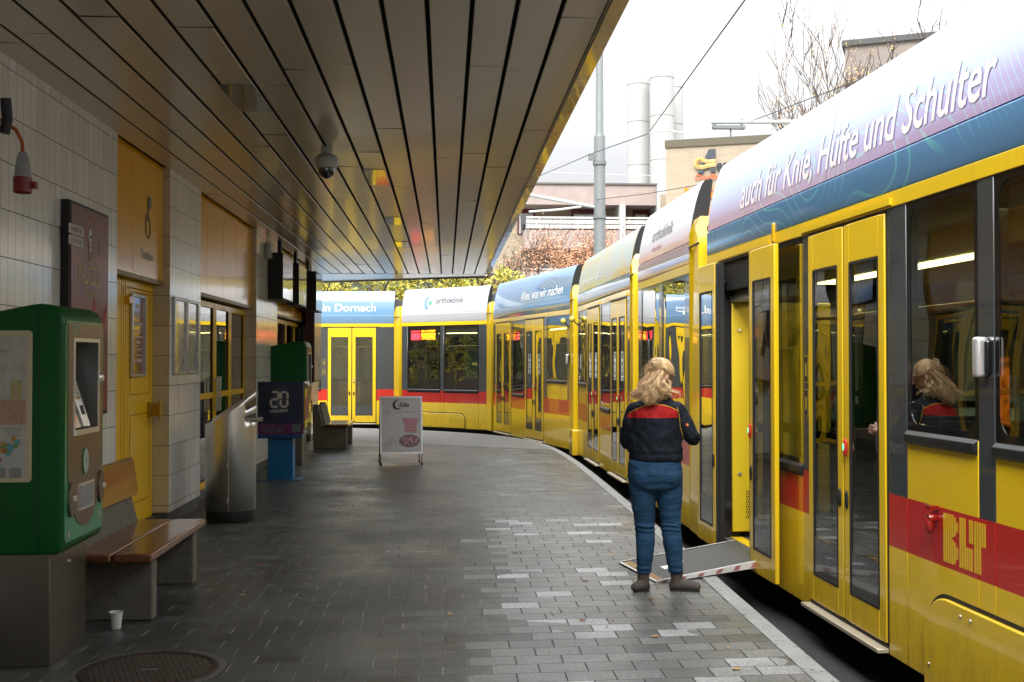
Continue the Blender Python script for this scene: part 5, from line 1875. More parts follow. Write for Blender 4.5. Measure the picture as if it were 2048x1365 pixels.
        fr_.prism(rrect(0.56, 0.79, 0.02, 4, xf - 0.155 - 0.28, 1.36), lambda p, tt: (p[0], y0 - tt, p[1]), 0.0, 0.012)
        mc = fr_.build('map_frame', CREAM, t, bevel=0.004)
        return t, mc
    return t, None


t1, mc = ticket_machine(-1.995, 6.0, 0.70, 'green ticket machine on a steel pedestal with route maps on its side, beside the bench')
m_ = MB()
xr = -2.178
Y_ = 6.0 - 0.0125
m_.box((xr, Y_ - 0.001, 1.20), (xr - 0.50, Y_, 1.725), 0)
m_.box((xr, Y_ - 0.0013, 1.265), (xr - 0.50, Y_ - 0.0002, 1.395), 1)
m_.box((xr - 0.02, Y_ - 0.0016, 1.395), (xr - 0.08, Y_ - 0.0004, 1.50), 2)
m_.box((xr, Y_ - 0.001, 0.99), (xr - 0.50, Y_, 1.195), 3)
sh = m_.build('map_sheet', [mat('map paper', (0.42, 0.42, 0.38), 0.3, var=0.25, vscale=14, coat=0.4), mat('map peach zone', (0.42, 0.24, 0.16), 0.3, coat=0.4), mat('map ochre zone', (0.40, 0.33, 0.14), 0.3, coat=0.4), mat('map lower paper', (0.40, 0.40, 0.38), 0.3, coat=0.4)], mc, weld=False)
rd = random.Random(4)
m_ = MB()
for i in range(90):
    x_, z_ = xr - rd.uniform(0.01, 0.47), rd.uniform(1.27, 1.71)
    mi = rd.choice((0, 0, 1, 2, 3))
    pts = [(x_, Y_ - 0.002, z_)]
    for k in range(rd.choice((2, 3, 4))):
        a = rd.choice((0, 45, 90, 135, 180, 225, 270, 315)) + rd.uniform(-12, 12)
        l = rd.uniform(0.015, 0.05)
        p = pts[-1]
        pts.append((min(xr - 0.004, max(xr - 0.49, p[0] + l * math.cos(R(a)))), p[1], min(1.715, max(1.21, p[2] + l * math.sin(R(a))))))
    m_.tube(pts, 0.0007, 3, mi, cap=False)
for z_ in (1.245, 1.233, 1.221, 1.209):
    for x_ in (0.03, 0.15, 0.28, 0.40):
        m_.box((xr - x_, Y_ - 0.0018, z_), (xr - x_ - rd.uniform(0.05, 0.09), Y_ - 0.0012, z_ + 0.0025), 0)
for k in range(12):
    for x_ in (0.02, 0.10):
        m_.box((xr - x_, Y_ - 0.0018, 1.03 - k * 0.0045 + 0.01), (xr - x_ - rd.uniform(0.055, 0.068), Y_ - 0.0012, 1.032 - k * 0.0045 + 0.01), 0)
m_.build('route_lines', [mat('map ink', (0.10, 0.10, 0.10), 0.6), mat('map red', (0.35, 0.05, 0.04), 0.6), mat('map green', (0.05, 0.22, 0.10), 0.6), mat('map blue', (0.06, 0.20, 0.30), 0.6)], sh, weld=False)
m_ = MB()
# fare zones: blobs clustered along a diagonal
cols = 4
for i in range(64):
    t_ = rd.uniform(0, 1)
    wx = 0.11 * (1 - t_) + 0.035
    cx_ = xr - 0.30 + t_ * 0.235 + rd.uniform(-wx, wx)
    cz_ = 1.0 + 0.02 + t_ * 0.155 + rd.uniform(-0.022, 0.022)
    n_ = rd.choice((5, 6, 7))
    rr = rd.uniform(0.012, 0.02)
    m_.add([(cx_ + rr * rd.uniform(0.8, 1.2) * math.cos(2 * math.pi * k / n_), Y_ - 0.0016 - i * 0.00001, cz_ + rr * math.sin(2 * math.pi * k / n_)) for k in range(n_)], [tuple(range(n_))], rd.randrange(cols))
m_.build('fare_zones', [mat('zone green', (0.12, 0.30, 0.06), 0.5), mat('zone blue', (0.10, 0.30, 0.36), 0.5), mat('zone orange', (0.42, 0.22, 0.04), 0.5), mat('zone brown', (0.28, 0.13, 0.06), 0.5)], sh, weld=False)

t2, _ = ticket_machine(-2.13, 17.35, 0.66, 'plain-sided green ticket machine standing behind the blue newspaper box', maps=False)

# ---- benches


def bench(x0, y0, L, lab, back=True, sc=1.0):
    """x0: front x of the concrete panels, y0 near end"""
    t = thing('bench', lab, 'bench', (x0 - 0.25, y0 + L / 2, 0), group='concrete and wood benches')
    for k, yy_ in enumerate((y0 + 0.28, y0 + L - 0.10)):
        mb = MB().prism([(x0 - 0.43, 0), (x0, 0), (x0 + 0.0, 0.405), (x0 - 0.43, 0.405)], lambda p, tt: (p[0], tt, p[1]), yy_, yy_ + 0.11)
        mb.build('side_panel', CONC, t, bevel=0.012)
    mb = MB().prism([(x0 - 0.43, 0.15), (x0 - 0.36, 0.15), (x0 - 0.40, 0.455), (x0 - 0.455, 0.66), (x0 - 0.52, 0.66)], lambda p, tt: (p[0], tt, p[1]), y0 + 0.16, y0 + L - 0.06)
    mb.build('back_slab', CONC, t, bevel=0.01)
    for k, (xa, xb) in enumerate(((x0 - 0.405, x0 - 0.175), (x0 - 0.165, x0 + 0.065))):
        mb = MB().box((xa, y0, 0.405), (xb, y0 + L, 0.455))
        mb.build('seat_plank', WOOD, t, bevel=0.012, seg=3)
    if back:
        ya, yb = y0 + 0.05, y0 + L + 0.05
        prof = rrect(yb - ya, 0.27, 0.055, 5, (ya + yb) / 2, 0.765)
        mb = MB().prism(prof, lambda p, tt: (x0 - 0.435 - (p[1] - 0.63) * 0.16 + tt - 0.02, p[0], p[1]), 0.0, 0.032)
        mb.build('back_plank', WOOD, t, bevel=0.006)
    return t


bench(-1.80, 6.78, 1.50, 'bench with glossy brown wooden seat and backrest beside the ticket machine with maps')
b2 = thing('bench', 'far bench with plain concrete sides and back beside the last pillar', 'bench', (-2.1, 21, 0), group='concrete and wood benches')
mb = MB()
X2, Y2 = -1.79, 20.5
prof = [(X2 - 0.60, 0), (X2, 0), (X2, 0.40), (X2 - 0.42, 0.40), (X2 - 0.52, 0.80), (X2 - 0.62, 0.80)]
for yy_ in (Y2, Y2 + 1.14):
    mb = MB().prism(prof, lambda p, tt: (p[0], tt, p[1]), yy_, yy_ + 0.14)
    mb.build('side_panel', CONC, b2, bevel=0.012)
MB().prism([(X2 - 0.44, 0.44), (X2 - 0.40, 0.44), (X2 - 0.49, 0.79), (X2 - 0.53, 0.79)], lambda p, tt: (p[0], tt, p[1]), Y2 + 0.145, Y2 + 1.135).build('back_slab', CONC, b2)
for k in range(2):
    MB().box((X2 - 0.40 + k * 0.22, Y2 - 0.06, 0.402), (X2 - 0.19 + k * 0.23, Y2 + 1.36, 0.445)).build('seat_plank', WOOD, b2, bevel=0.008)

# ---- litter bin: tall steel cylinder with a slanted top
bn = thing('litter_bin', 'tall slanted brushed steel litter bin with side slots and a dark base', 'bin', (-2.10, 11.42, 0))
bx, by, br_ = -2.15, 11.42, 0.248
MB().lathe([(0, 0), (br_ - 0.02, 0), (br_ - 0.012, 0.02), (br_ - 0.012, 0.115), (0, 0.115)], (bx, by, 0), 40).build('base', mat('bin base', (0.012, 0.013, 0.015), 0.5), bn)
mb = MB()
N = 72


def ztop(a):
    return 1.125 + 0.165 * math.cos(a - R(12))


vs, fs = [], []
lv = [0.115, 0.985, 1.045, 1.10, 1.16]
for k in range(N):
    a = 2 * math.pi * k / N
    for j, z_ in enumerate([0.115, 0.93]):
        vs.append((bx + br_ * math.cos(a), by + br_ * math.sin(a), z_))
for k in range(N):
    k2 = (k + 1) % N
    fs.append((2 * k, 2 * k2, 2 * k2 + 1, 2 * k + 1))
mb.add(vs, fs, 0, True)
bands = [(0.0, 0.22), (0.22, 0.40), (0.40, 0.62), (0.62, 0.84), (0.84, 1.0)]
for k in range(N):
    a0, a1 = 2 * math.pi * k / N, 2 * math.pi * (k + 1) / N
    am = (a0 + a1) / 2
    slot = -R(44) < ((am + math.pi) % (2 * math.pi) - math.pi) < R(58)
    for bi, (f0, f1) in enumerate(bands):
        if slot and bi in (1, 3):
            continue
        qs = []
        for a, ff in ((a0, f0), (a1, f0), (a1, f1), (a0, f1)):
            z_ = 0.93 + (ztop(a) - 0.93) * ff
            qs.append((bx + br_ * math.cos(a), by + br_ * math.sin(a), z_))
        mb.add(qs, [(0, 1, 2, 3)], 0, True)
sh_ = mb.build('shell', STEEL, bn)
sm = sh_.modifiers.new('thickness', 'SOLIDIFY')
sm.thickness = 0.004
mb = MB()
vs = [(bx + (br_ - 0.004) * math.cos(2 * math.pi * k / N), by + (br_ - 0.004) * math.sin(2 * math.pi * k / N), ztop(2 * math.pi * k / N) - 0.012) for k in range(N)]
mb.add(vs, [tuple(range(N))])
mb.build('lid', STEEL, bn, weld=False)
MB().lathe([(0, 0.12), (br_ - 0.03, 0.12), (br_ - 0.03, 1.0)], (bx, by, 0), 40).build('liner', DARK, bn)
mb = MB()
for z_ in (0.20, 0.55, 0.86):
    a = R(-86)
    mb.box((bx + br_ * math.cos(a) - 0.006, by + br_ * math.sin(a) - 0.004, z_), (bx + br_ * math.cos(a) + 0.006, by + br_ * math.sin(a) + 0.01, z_ + 0.05))
mb.tube([(bx + (br_ + .001) * math.cos(R(-84)), by + (br_ + .001) * math.sin(R(-84)), z_) for z_ in (0.12, 1.1)], 0.0025, 4)
mb.build('hinge', STEEL, bn)
pp_ = MB().tube([(bx + 0.10, by - 0.12, 1.0), (bx + 0.24, by - 0.10, 1.005), (bx + 0.33, by - 0.09, 1.012)], [0.018, 0.022, 0.024], 9).build('rolled_paper', mat('newsprint', (0.42, 0.42, 0.38), 0.7, var=0.5, vscale=30))
tag(pp_, 'crumpled roll of newspaper sticking out of the litter bin slot', 'paper')

# ---- newspaper box
NB = thing('newspaper_box', 'dark blue free newspaper box with white 20 minuten lettering on a lighter blue stand', 'newspaper box', (-2.18, 15.25, 0))
NBLUE = mat('box navy', (0.006, 0.022, 0.075), 0.25, coat=0.5, var=0.2)
MB().box((-2.49, 15.08, 0.62), (-1.885, 15.42, 1.315)).build('cabinet', NBLUE, NB, bevel=0.008)
MB().box((-2.488, 15.076, 0.566), (-1.905, 15.41, 0.616)).build('lower_edge', mat('box mid blue', (0.01, 0.07, 0.22), 0.3), NB)
MB().box((-2.36, 15.12, 0.02), (-2.03, 15.36, 0.565)).build('stand', mat('stand blue', (0.008, 0.13, 0.32), 0.35, var=0.15), NB, bevel=0.006)
MB().box((-2.49, 15.05, 0.0), (-1.93, 15.42, 0.018)).build('foot_plate', mat('foot plate blue grey', (0.10, 0.18, 0.28), 0.4, metal=0.3), NB, bevel=0.003)
YF = 15.078
pl = MB().prism([(-2.36, 0.865), (-2.065, 0.925), (-2.055, 1.215), (-2.345, 1.262)], lambda p, tt: (p[0], tt, p[1]), YF - 0.006, YF).build('logo_plate', mat('plate navy', (0.004, 0.014, 0.05), 0.2, coat=0.6), NB)
mb = MB()


def seg_(pts):
    mb.add([(p[0], YF - 0.009, p[1]) for p in pts], [tuple(range(len(pts)))])


def hseg(x, z, w_, t_=0.014, sl=0.0):
    seg_([(x, z), (x + t_, z + t_), (x + w_ - t_, z + t_ + sl), (x + w_, z + sl), (x + w_ - t_, z - t_ + sl), (x + t_, z - t_)])


def vseg(x, z, h_, t_=0.014):
    seg_([(x, z), (x + t_, z + t_), (x + t_, z + h_ - t_), (x, z + h_), (x - t_, z + h_ - t_), (x - t_, z + t_)])


xd, zd, wd_, hd_ = -2.315, 0.985, 0.095, 0.095
hseg(xd + 0.01, zd + 2 * hd_ + 0.005, wd_); vseg(xd + wd_ + 0.008, zd + hd_ + 0.006, hd_); hseg(xd + 0.002, zd + hd_ + 0.002, wd_); vseg(xd, zd + 0.006, hd_ - 0.006); hseg(xd, zd, wd_)
xd2 = xd + wd_ + 0.034
vseg(xd2 + 0.002, zd + hd_ + 0.004, hd_ - 0.004); vseg(xd2, zd + 0.006, hd_ - 0.006); vseg(xd2 + wd_ - 0.005, zd + hd_ + 0.004, hd_ - 0.004); vseg(xd2 + wd_ - 0.007, zd + 0.006, hd_ - 0.006)
hseg(xd2 + 0.003, zd + 2 * hd_ + 0.002, wd_ - 0.01); hseg(xd2 + 0.001, zd + 0.001, wd_ - 0.01)
put_text(mb, 'minuten', lambda a, b: (-2.325 + a, YF - 0.009, 0.902 + b + a * 0.07), 0.235, 0.052, 0, 0, 0.012)
mb.build('digits', mat('logo pale', (0.60, 0.56, 0.54), 0.4), pl, weld=False)
mb = MB().box((-2.488, YF - 0.004, 0.618), (-1.89, YF, 0.762))
ps_ = mb.build('purple_strip', mat('purple poster strip', (0.13, 0.022, 0.12), 0.4), NB)
mb = MB()
put_text(mb, 'GREATEST HITS', lambda a, b: (-2.45 + a, YF - 0.006, 0.682 + b), 0.30, 0.022, 0, 0.0, 0.01)
put_text(mb, 'OF ALL TIME', lambda a, b: (-2.40 + a, YF - 0.006, 0.645 + b), 0.235, 0.022, 0, 0.0, 0.01)
put_text(mb, 'WIR SPIELEN NUR DIE', lambda a, b: (-2.44 + a, YF - 0.006, 0.725 + b), 0.18, 0.010, 0)
mb.box((-2.03, YF - 0.006, 0.655), (-1.93, YF - 0.005, 0.745), 0)
mb.build('strip_print', mat('strip green', (0.10, 0.30, 0.22), 0.5), ps_, weld=False)
mb = MB()
put_text(mb, 'GO', lambda a, b: (-2.02 + a, YF - 0.008, 0.706 + b), 0.08, 0.03, 0, 0, 0.02)
put_text(mb, 'AT', lambda a, b: (-2.02 + a, YF - 0.008, 0.664 + b), 0.08, 0.03, 0, 0, 0.02)
mb.build('badge_print', mat('purple ink', (0.10, 0.015, 0.10), 0.5), ps_, weld=False)
# papers and flap on the side
mb = MB().box((-1.884, 15.14, 0.70), (-1.874, 15.36, 1.22), 0).box((-1.874, 15.16, 0.80), (-1.868, 15.34, 1.10), 1)
mb.build('side_poster', [mat('side yellow', (0.65, 0.50, 0.02), 0.4), mat('side violet red', (0.35, 0.04, 0.12), 0.4)], NB)
mb = MB().prism([(-1.884, 1.30), (-1.835, 1.268), (-1.83, 1.275), (-1.88, 1.312)], lambda p, tt: (p[0], tt, p[1]), 15.10, 15.38)
mb.build('flap', WHITE, NB)
mb = MB().tube([(-1.875, 15.09, 0.66), (-1.87, 15.08, 0.4), (-1.86, 15.07, 0.15), (-1.83, 15.06, 0.01)], 0.004, 5)
mb.build('loose_cord', mat('cord grey', (0.25, 0.25, 0.23), 0.7), NB)

# ---- A-frame board
AF = thing('pavement_sign', 'silver framed A-shaped pavement sign advertising Sila kebab on a grey poster', 'sign', (-0.70, 17.5, 0), R(6))
Ma = WM[AF]
tilt = 0.19


def afp(x, z, off=0.0, back=False):
    y = (0.05 + (1.05 - z) * tilt + off) * (1 if back else -1)
    return (x, y, z)


for back in (False, True):
    mb = MB()
    z0, z1 = 0.17, 1.04
    hw = 0.325
    def fbox(xa, xb, za, zb_, oa=-0.012, ob=0.012):
        vs = [afp(x, z, o, back) for z in (za, zb_) for x in (xa, xb) for o in (oa, ob)]
        mb.add(vs, [(0, 1, 3, 2), (4, 6, 7, 5), (0, 4, 5, 1), (2, 3, 7, 6), (0, 2, 6, 4), (1, 5, 7, 3)])
    fbox(-hw, -hw + 0.028, z0, z1); fbox(hw - 0.028, hw, z0, z1); fbox(-hw + 0.028, hw - 0.028, z1 - 0.028, z1); fbox(-hw + 0.028, hw - 0.028, z0, z0 + 0.028)
    fp = mb.build('poster_frame', ALU, AF, space=Ma)
    mb = MB()
    fbox(-hw + 0.028, hw - 0.028, z0 + 0.028, z1 - 0.028, -0.006, 0.004)
    mb.build('backboard' if back else 'poster', mat('poster grey paper', (0.46, 0.45, 0.44), 0.35, var=0.12, vscale=6) if not back else mat('grey board', (0.12, 0.12, 0.12), 0.6), fp, space=Ma)
    for sx in (-1, 1):
        mb = MB()
        xa = sx * (hw - 0.014)
        a_, b_ = Vector(afp(xa, z0, 0, back)), Vector(afp(xa, 0.005, 0, back))
        mb.tube([a_, b_], 0.012, 8)
        lg = mb.build('leg', ALU, AF, space=Ma)
        mb = MB().tube([b_ + Vector((0, 0, 0.03)), b_ - Vector((0, 0, 0.005))], 0.015, 8)
        mb.build('rubber_foot', BLK, lg, space=Ma)
    if not back:
        po = fp
rd = random.Random(9)
mb = MB()
pf_ = lambda o: (lambda a, b: afp(-0.325 + a, 0.17 + b, o))
# crescent
cx_, cz_ = 0.27, 0.745
out_, inn_ = [], []
for k in range(17):
    a = R(45 + 270 * k / 16)
    out_.append((cx_ + 0.075 * math.cos(a), cz_ + 0.075 * math.sin(a)))
    inn_.append((cx_ + 0.022 + 0.060 * math.cos(a), cz_ + 0.006 + 0.062 * math.sin(a)))
for k in range(16):
    mb.add([pf_(0.0085)(*p) for p in (out_[k], out_[k + 1], inn_[k + 1], inn_[k])], [(0, 1, 2, 3)], 0)
put_text(mb, 'Sila', lambda a, b: afp(-0.325 + 0.285 + a, 0.17 + 0.715 + b, 0.009), 0.165, 0.062, 0, 0.28, 0.02)
for (xa, w_) in ((0.075, 0.10), (0.23, 0.10), (0.38, 0.17)):
    mb.add([pf_(0.008)(*p) for p in ((xa, 0.632), (xa + w_, 0.632), (xa + w_, 0.637), (xa, 0.637))], [(0, 1, 2, 3)], 3)
# meat cone, plate and pieces
for k in range(10):
    t0, t1 = k / 10, (k + 1) / 10
    def hwid(t):
        return 0.095 + 0.035 * max(0, (t - 0.5) * 2) ** 0.8
    z0_, z1_ = 0.325 + 0.215 * t0, 0.325 + 0.215 * t1
    c0_, c1_ = 0.47 + 0.01 * t0, 0.47 + 0.01 * t1
    mb.add([pf_(0.0085)(*p) for p in ((c0_ - hwid(t0), z0_), (c0_ + hwid(t0) * .9, z0_), (c1_ + hwid(t1) * 0.95, z1_), (c1_ - hwid(t1), z1_))], [(0, 1, 2, 3)], 1 if k % 2 else 2)
mb.add([pf_(0.0085)(*p) for p in ((0.463, 0.27), (0.472, 0.27), (0.472, 0.325), (0.463, 0.325))], [(0, 1, 2, 3)], 4)
mb.add([pf_(0.0087)(0.45 + 0.165 * math.cos(2 * math.pi * k / 24), 0.195 + 0.098 * math.sin(2 * math.pi * k / 24)) for k in range(24)], [tuple(range(24))], 4)
mb.add([pf_(0.0092)(0.45 + 0.150 * math.cos(2 * math.pi * k / 24), 0.197 + 0.086 * math.sin(2 * math.pi * k / 24)) for k in range(24)], [tuple(range(24))], 5)
for i in range(90):
    a, rr = rd.uniform(0, 6.28), math.sqrt(rd.random())
    x_, z_ = 0.45 + 0.125 * rr * math.cos(a), 0.20 + 0.068 * rr * math.sin(a)
    s_ = rd.uniform(0.008, 0.018)
    mb.add([pf_(0.0096 + i * 0.00002)(x_ + s_ * rd.uniform(.6, 1.2) * math.cos(k * 1.257), z_ + s_ * rd.uniform(.5, 1) * math.sin(k * 1.257)) for k in range(5)], [tuple(range(5))], rd.choice((1, 2, 2, 6, 7)))
# ink sketch of a mountain
pts = [(0.05, 0.18), (0.10, 0.19), (0.15, 0.25), (0.165, 0.27), (0.19, 0.22), (0.24, 0.17), (0.27, 0.10)]
for dz in (0, -0.05, -0.10):
    for a_, b_ in zip(pts[:-1], pts[1:]):
        if rd.random() < 0.8:
            p0, p1 = Vector((a_[0], a_[1] + dz)), Vector((b_[0], b_[1] + dz * 0.7))
            nn = Vector((0, 0.0022))
            mb.add([pf_(0.0085)(*p) for p in (p0 - nn, p1 - nn, p1 + nn, p0 + nn)], [(0, 1, 2, 3)], 3)
for i in range(40):
    x_, z_ = rd.uniform(0.04, 0.62), rd.uniform(0.035, 0.06) if i > 18 else rd.uniform(0.06, 0.2)
    if i <= 18:
        x_ = rd.uniform(0.04, 0.26)
    mb.add([pf_(0.0085)(x_ + dx, z_ + dz) for dx, dz in ((0, 0), (0.014, 0.002), (0.012, 0.006), (0.002, 0.004))], [(0, 1, 2, 3)], 3)
for k in range(16):
    a0, a1 = 2 * math.pi * k / 16, 2 * math.pi * (k + 1) / 16
    mb.add([pf_(0.0085)(0.555 + r_ * math.cos(a_), 0.775 + r_ * math.sin(a_)) for r_, a_ in ((0.022, a0), (0.022, a1), (0.020, a1), (0.020, a0))], [(0, 1, 2, 3)], 3)
mb.build('poster_print', [mat('print maroon', (0.035, 0.012, 0.016), 0.5), mat('print meat pink', (0.40, 0.18, 0.21), 0.5, var=0.3, vscale=60), mat('print meat rose', (0.44, 0.22, 0.25), 0.5, var=0.3, vscale=60), mat('print line grey', (0.14, 0.12, 0.12), 0.6),
                          mat('print steel grey', (0.20, 0.21, 0.22), 0.5), mat('print shadow', (0.16, 0.09, 0.10), 0.5), mat('print pale pink', (0.58, 0.40, 0.42), 0.5), mat('print deep rose', (0.20, 0.06, 0.09), 0.5)], po, space=Ma, weld=False)

# ---- cup, manhole, dome camera
cx_, cy_ = -1.965, 6.87
cup = MB().lathe([(0, 0.004), (0.026, 0.004), (0.028, 0.0), (0.029, 0.004), (0.038, 0.093), (0.041, 0.095), (0.041, 0.099), (0.0365, 0.097), (0.027, 0.01), (0, 0.01)], (cx_, cy_, 0.0), 28).build('paper_cup', mat('white paper', (0.62, 0.63, 0.62), 0.55))
cup.location = (0, 0, 0)
tag(cup, 'small empty white paper cup standing on the pavers in front of the near bench', 'cup')
mh = thing('manhole_cover', 'round rusty iron manhole cover with stud ribs set in the pavers at the bottom left', 'manhole cover', (-1.525, 5.93, 0.0))
mc_ = (-1.525, 5.93, 0)
IRON = mat('rusty iron', (0.050, 0.034, 0.026), 0.55, metal=0.4, var=0.5, vscale=9, dirt=0.5)
MB().lathe([(0.325, 0.002), (0.325, 0.010), (0.348, 0.010), (0.352, 0.002)], mc_, 48).build('ring', IRON, mh)
MB().lathe([(0, 0.005), (0.324, 0.005)], mc_, 48, smooth=False).build('lid', IRON, mh)
MB().lathe([(0.352, 0.001), (0.352, 0.0025), (0.385, 0.0025), (0.385, 0.001)], mc_, 48).build('mortar_collar', concrete_mat('collar mortar', (0.075, 0.073, 0.065)), mh)
mb = MB()
ca, sa = math.cos(R(14)), math.sin(R(14))
for i in range(-19, 20):
    for j in range(-6, 7):
        x_, y_ = i * 0.0172, j * 0.05 + (0.025 if i % 2 else 0)
        if math.hypot(x_, y_) > 0.298 or (abs(x_ + 0.0) < 0.05 and abs(y_) < 0.035):
            continue
        pr = []
        for dx, dy in ((-0.003, -0.021), (0.003, -0.021), (0.003, 0.021), (-0.003, 0.021)):
            X_, Y_ = x_ + dx, y_ + dy
            pr.append((mc_[0] + X_ * ca - Y_ * -sa, mc_[1] + X_ * -sa + Y_ * ca))
        mb.prism(pr, lambda p, tt: (p[0], p[1], tt), 0.004, 0.0095)
mb.build('ribs', mat('worn iron ribs', (0.13, 0.105, 0.085), 0.42, metal=0.6), mh, weld=False)
MB().box((mc_[0] - 0.045, mc_[1] - 0.012, 0.005), (mc_[0] + 0.04, mc_[1] + 0.014, 0.0062)).build('lifting_slot', mat('slot', (0.12, 0.12, 0.11), 0.5), mh)

dc = thing('dome_camera', 'white dome security camera with dark glass bowl hanging from the canopy ceiling', 'camera', (-1.04, 9.85, 3.45))
dx, dy = -1.04, 9.85
MB().lathe([(0, 3.452), (0.052, 3.452), (0.052, 3.40), (0.056, 3.395), (0.056, 3.385)], (dx, dy, 0), 32).build('mount', mat('camera white', (0.38, 0.37, 0.33), 0.4), dc)
MB().lathe([(0.05, 3.392), (0.080, 3.385), (0.097, 3.365), (0.101, 3.345), (0.099, 3.30), (0.088, 3.272), (0.078, 3.268), (0.0, 3.268)], (dx, dy, 0), 36).build('housing', mat('camera white', (0.40, 0.39, 0.35), 0.4), dc)
MB().lathe([(0.078, 3.270)] + [(0.076 * math.cos(R(a)), 3.262 - 0.082 * math.sin(R(a))) for a in range(0, 91, 9)], (dx, dy, 0), 32).build('bowl', mat('smoked bowl', (0.012, 0.010, 0.010), 0.04, coat=1.0), dc)

# ---- wall pieces
pc = thing('poster_case', 'dark red Palazzo show poster in a black wall case above the green ticket machine', 'poster', (-2.6, 8.4, 1.95))
MB().box((WX, 7.955, 1.19), (-2.607, 8.86, 2.72)).build('case', BLK, pc, bevel=0.008)
XP = -2.603
MB().box((XP - 0.002, 7.98, 1.22), (XP, 8.835, 2.695)).build('sheet', picture_mat('poster wine red', [(0.12, 0.015, 0.02), (0.19, 0.022, 0.03), (0.22, 0.03, 0.035)], 2.0, rough=0.4, coat=0.08), pc)
mb = MB()
for (z0, tx) in ((2.485, 'DIENSTE IM'), (2.405, 'JETZT BUCHEN')):
    mb.box((XP + 0.001, 7.920, z0), (XP + 0.002, 8.240, z0 + 0.066), 0)
    put_text(mb, tx, lambda a, b: (XP + 0.003, 7.965 + a, z0 + 0.016 + b), 0.23, 0.034, 1)
for k in range(32):
    a0, a1 = 2 * math.pi * k / 32, 2 * math.pi * (k + 1) / 32
    mb.add([(XP + 0.002, 8.390 + r_ * 0.62 * math.cos(a_), 2.46 + r_ * math.sin(a_)) for r_, a_ in ((0.155, a0), (0.155, a1), (0.145, a1), (0.145, a0))], [(0, 1, 2, 3)], 2)
put_text(mb, 'PALAZZO', lambda a, b: (XP + 0.002, 8.140 + a, 2.155 + b), 0.50, 0.135, 2, 0, 0.012)
put_text(mb, 'COLOMBINO', lambda a, b: (XP + 0.002, 8.270 + a, 2.06 + b), 0.25, 0.055, 2)
# generic performer portrait inside the oval: head, hat, scarf
mb.add([(XP + 0.0025, 8.390 + 0.045 * math.cos(a_ * 0.524), 2.51 + 0.055 * math.sin(a_ * 0.524)) for a_ in range(12)], [tuple(range(12))], 0)
mb.add([(XP + 0.0032, y_, z_) for y_, z_ in ((8.365, 2.455), (8.415, 2.455), (8.420, 2.398), (8.375, 2.382))], [(0, 1, 2, 3)], 0)
mb.add([(XP + 0.0038, y_, z_) for y_, z_ in ((8.365, 2.502), (8.425, 2.517), (8.435, 2.507), (8.395, 2.486))], [(0, 1, 2, 3)], 3)
mb.add([(XP + 0.0038, y_, z_) for y_, z_ in ((8.345, 2.434), (8.435, 2.424), (8.435, 2.416), (8.345, 2.426))], [(0, 1, 2, 3)], 3)
mb.add([(XP + 0.0032, y_, z_) for y_, z_ in ((8.365, 2.377), (8.415, 2.382), (8.405, 2.325), (8.375, 2.325))], [(0, 1, 2, 3)], 4)
mb.add([(XP + 0.0025, 8.630 + 0.03 * math.cos(a_ * 0.524), 2.44 + 0.06 * math.sin(a_ * 0.524)) for a_ in range(12)], [tuple(range(12))], 4)
rd = random.Random(5)
for i in range(9):
    y_, z_ = rd.uniform(7.950, 8.770), rd.uniform(1.80, 1.90)
    w_ = rd.uniform(0.03, 0.08)
    mb.add([(XP + 0.0026, y_ - w_ / 2, z_), (XP + 0.0026, y_ + w_ / 2, z_), (XP + 0.0026, y_ + rd.uniform(-.06, .06), z_ + rd.uniform(0.12, 0.26))], [(0, 1, 2)], 5)
for i in range(7):
    y_, z_ = rd.uniform(8.010, 8.710), rd.uniform(1.92, 2.02)
    e_ = rd.uniform(-0.1, 0.1)
    mb.add([(XP + 0.003, y_, z_), (XP + 0.003, y_ + 0.006, z_), (XP + 0.003, y_ + e_ + 0.004, z_ + 0.18), (XP + 0.003, y_ + e_, z_ + 0.18)], [(0, 1, 2, 3)], 4)
mb.build('print', [mat('print off white', (0.42, 0.40, 0.37), 0.4), mat('print dark red ink', (0.16, 0.03, 0.03), 0.5), mat('print gold', (0.42, 0.27, 0.03), 0.4), mat('print black', (0.01, 0.01, 0.01), 0.5), mat('print grey', (0.24, 0.20, 0.22), 0.5), mat('print bright red', (0.40, 0.03, 0.03), 0.5)], pc.children[1] if pc.children[1].name.startswith('sheet') else pc, weld=False)

pl_ = thing('power_socket', 'red and white industrial power plug hanging from an orange cable on the tiled wall', 'power plug', (-2.45, 6.55, 2.8))
px_, py_ = -2.44, 6.63
MB().lathe([(0.0, 2.80), (0.022, 2.80), (0.034, 2.76), (0.035, 2.745), (0.038, 2.74), (0.044, 2.69), (0.046, 2.655), (0.0, 2.655)], (px_, py_, 0), 22).build('plug_sleeve', mat('plug grey white', (0.30, 0.31, 0.30), 0.4), pl_)
mb = MB().lathe([(0.0, 2.655), (0.052, 2.655), (0.052, 2.57), (0.047, 2.565), (0.047, 2.575), (0.0, 2.575)], (px_, py_, 0), 22).box((px_ + 0.045, py_ - 0.02, 2.59), (px_ + 0.08, py_ + 0.02, 2.63))
mb.build('plug_cap', mat('plug red', (0.20, 0.008, 0.008), 0.35), pl_)
MB().tube([(px_, py_, 2.79), (px_ - 0.005, py_ - 0.0, 2.86), (px_ - 0.04, py_, 2.93), (px_ - 0.11, py_ - 0.02, 2.98), (px_ - 0.2, py_ - 0.04, 2.99)], 0.011, 8).build('cable', mat('orange cable', (0.45, 0.09, 0.01), 0.5), pl_)
MB().tube([(px_ - 0.08, py_ - 0.05, 3.10), (px_ - 0.075, py_ - 0.04, 2.98), (px_ - 0.09, py_ - 0.04, 2.90)], 0.03, 10).build('cable_ring', BLK, pl_)


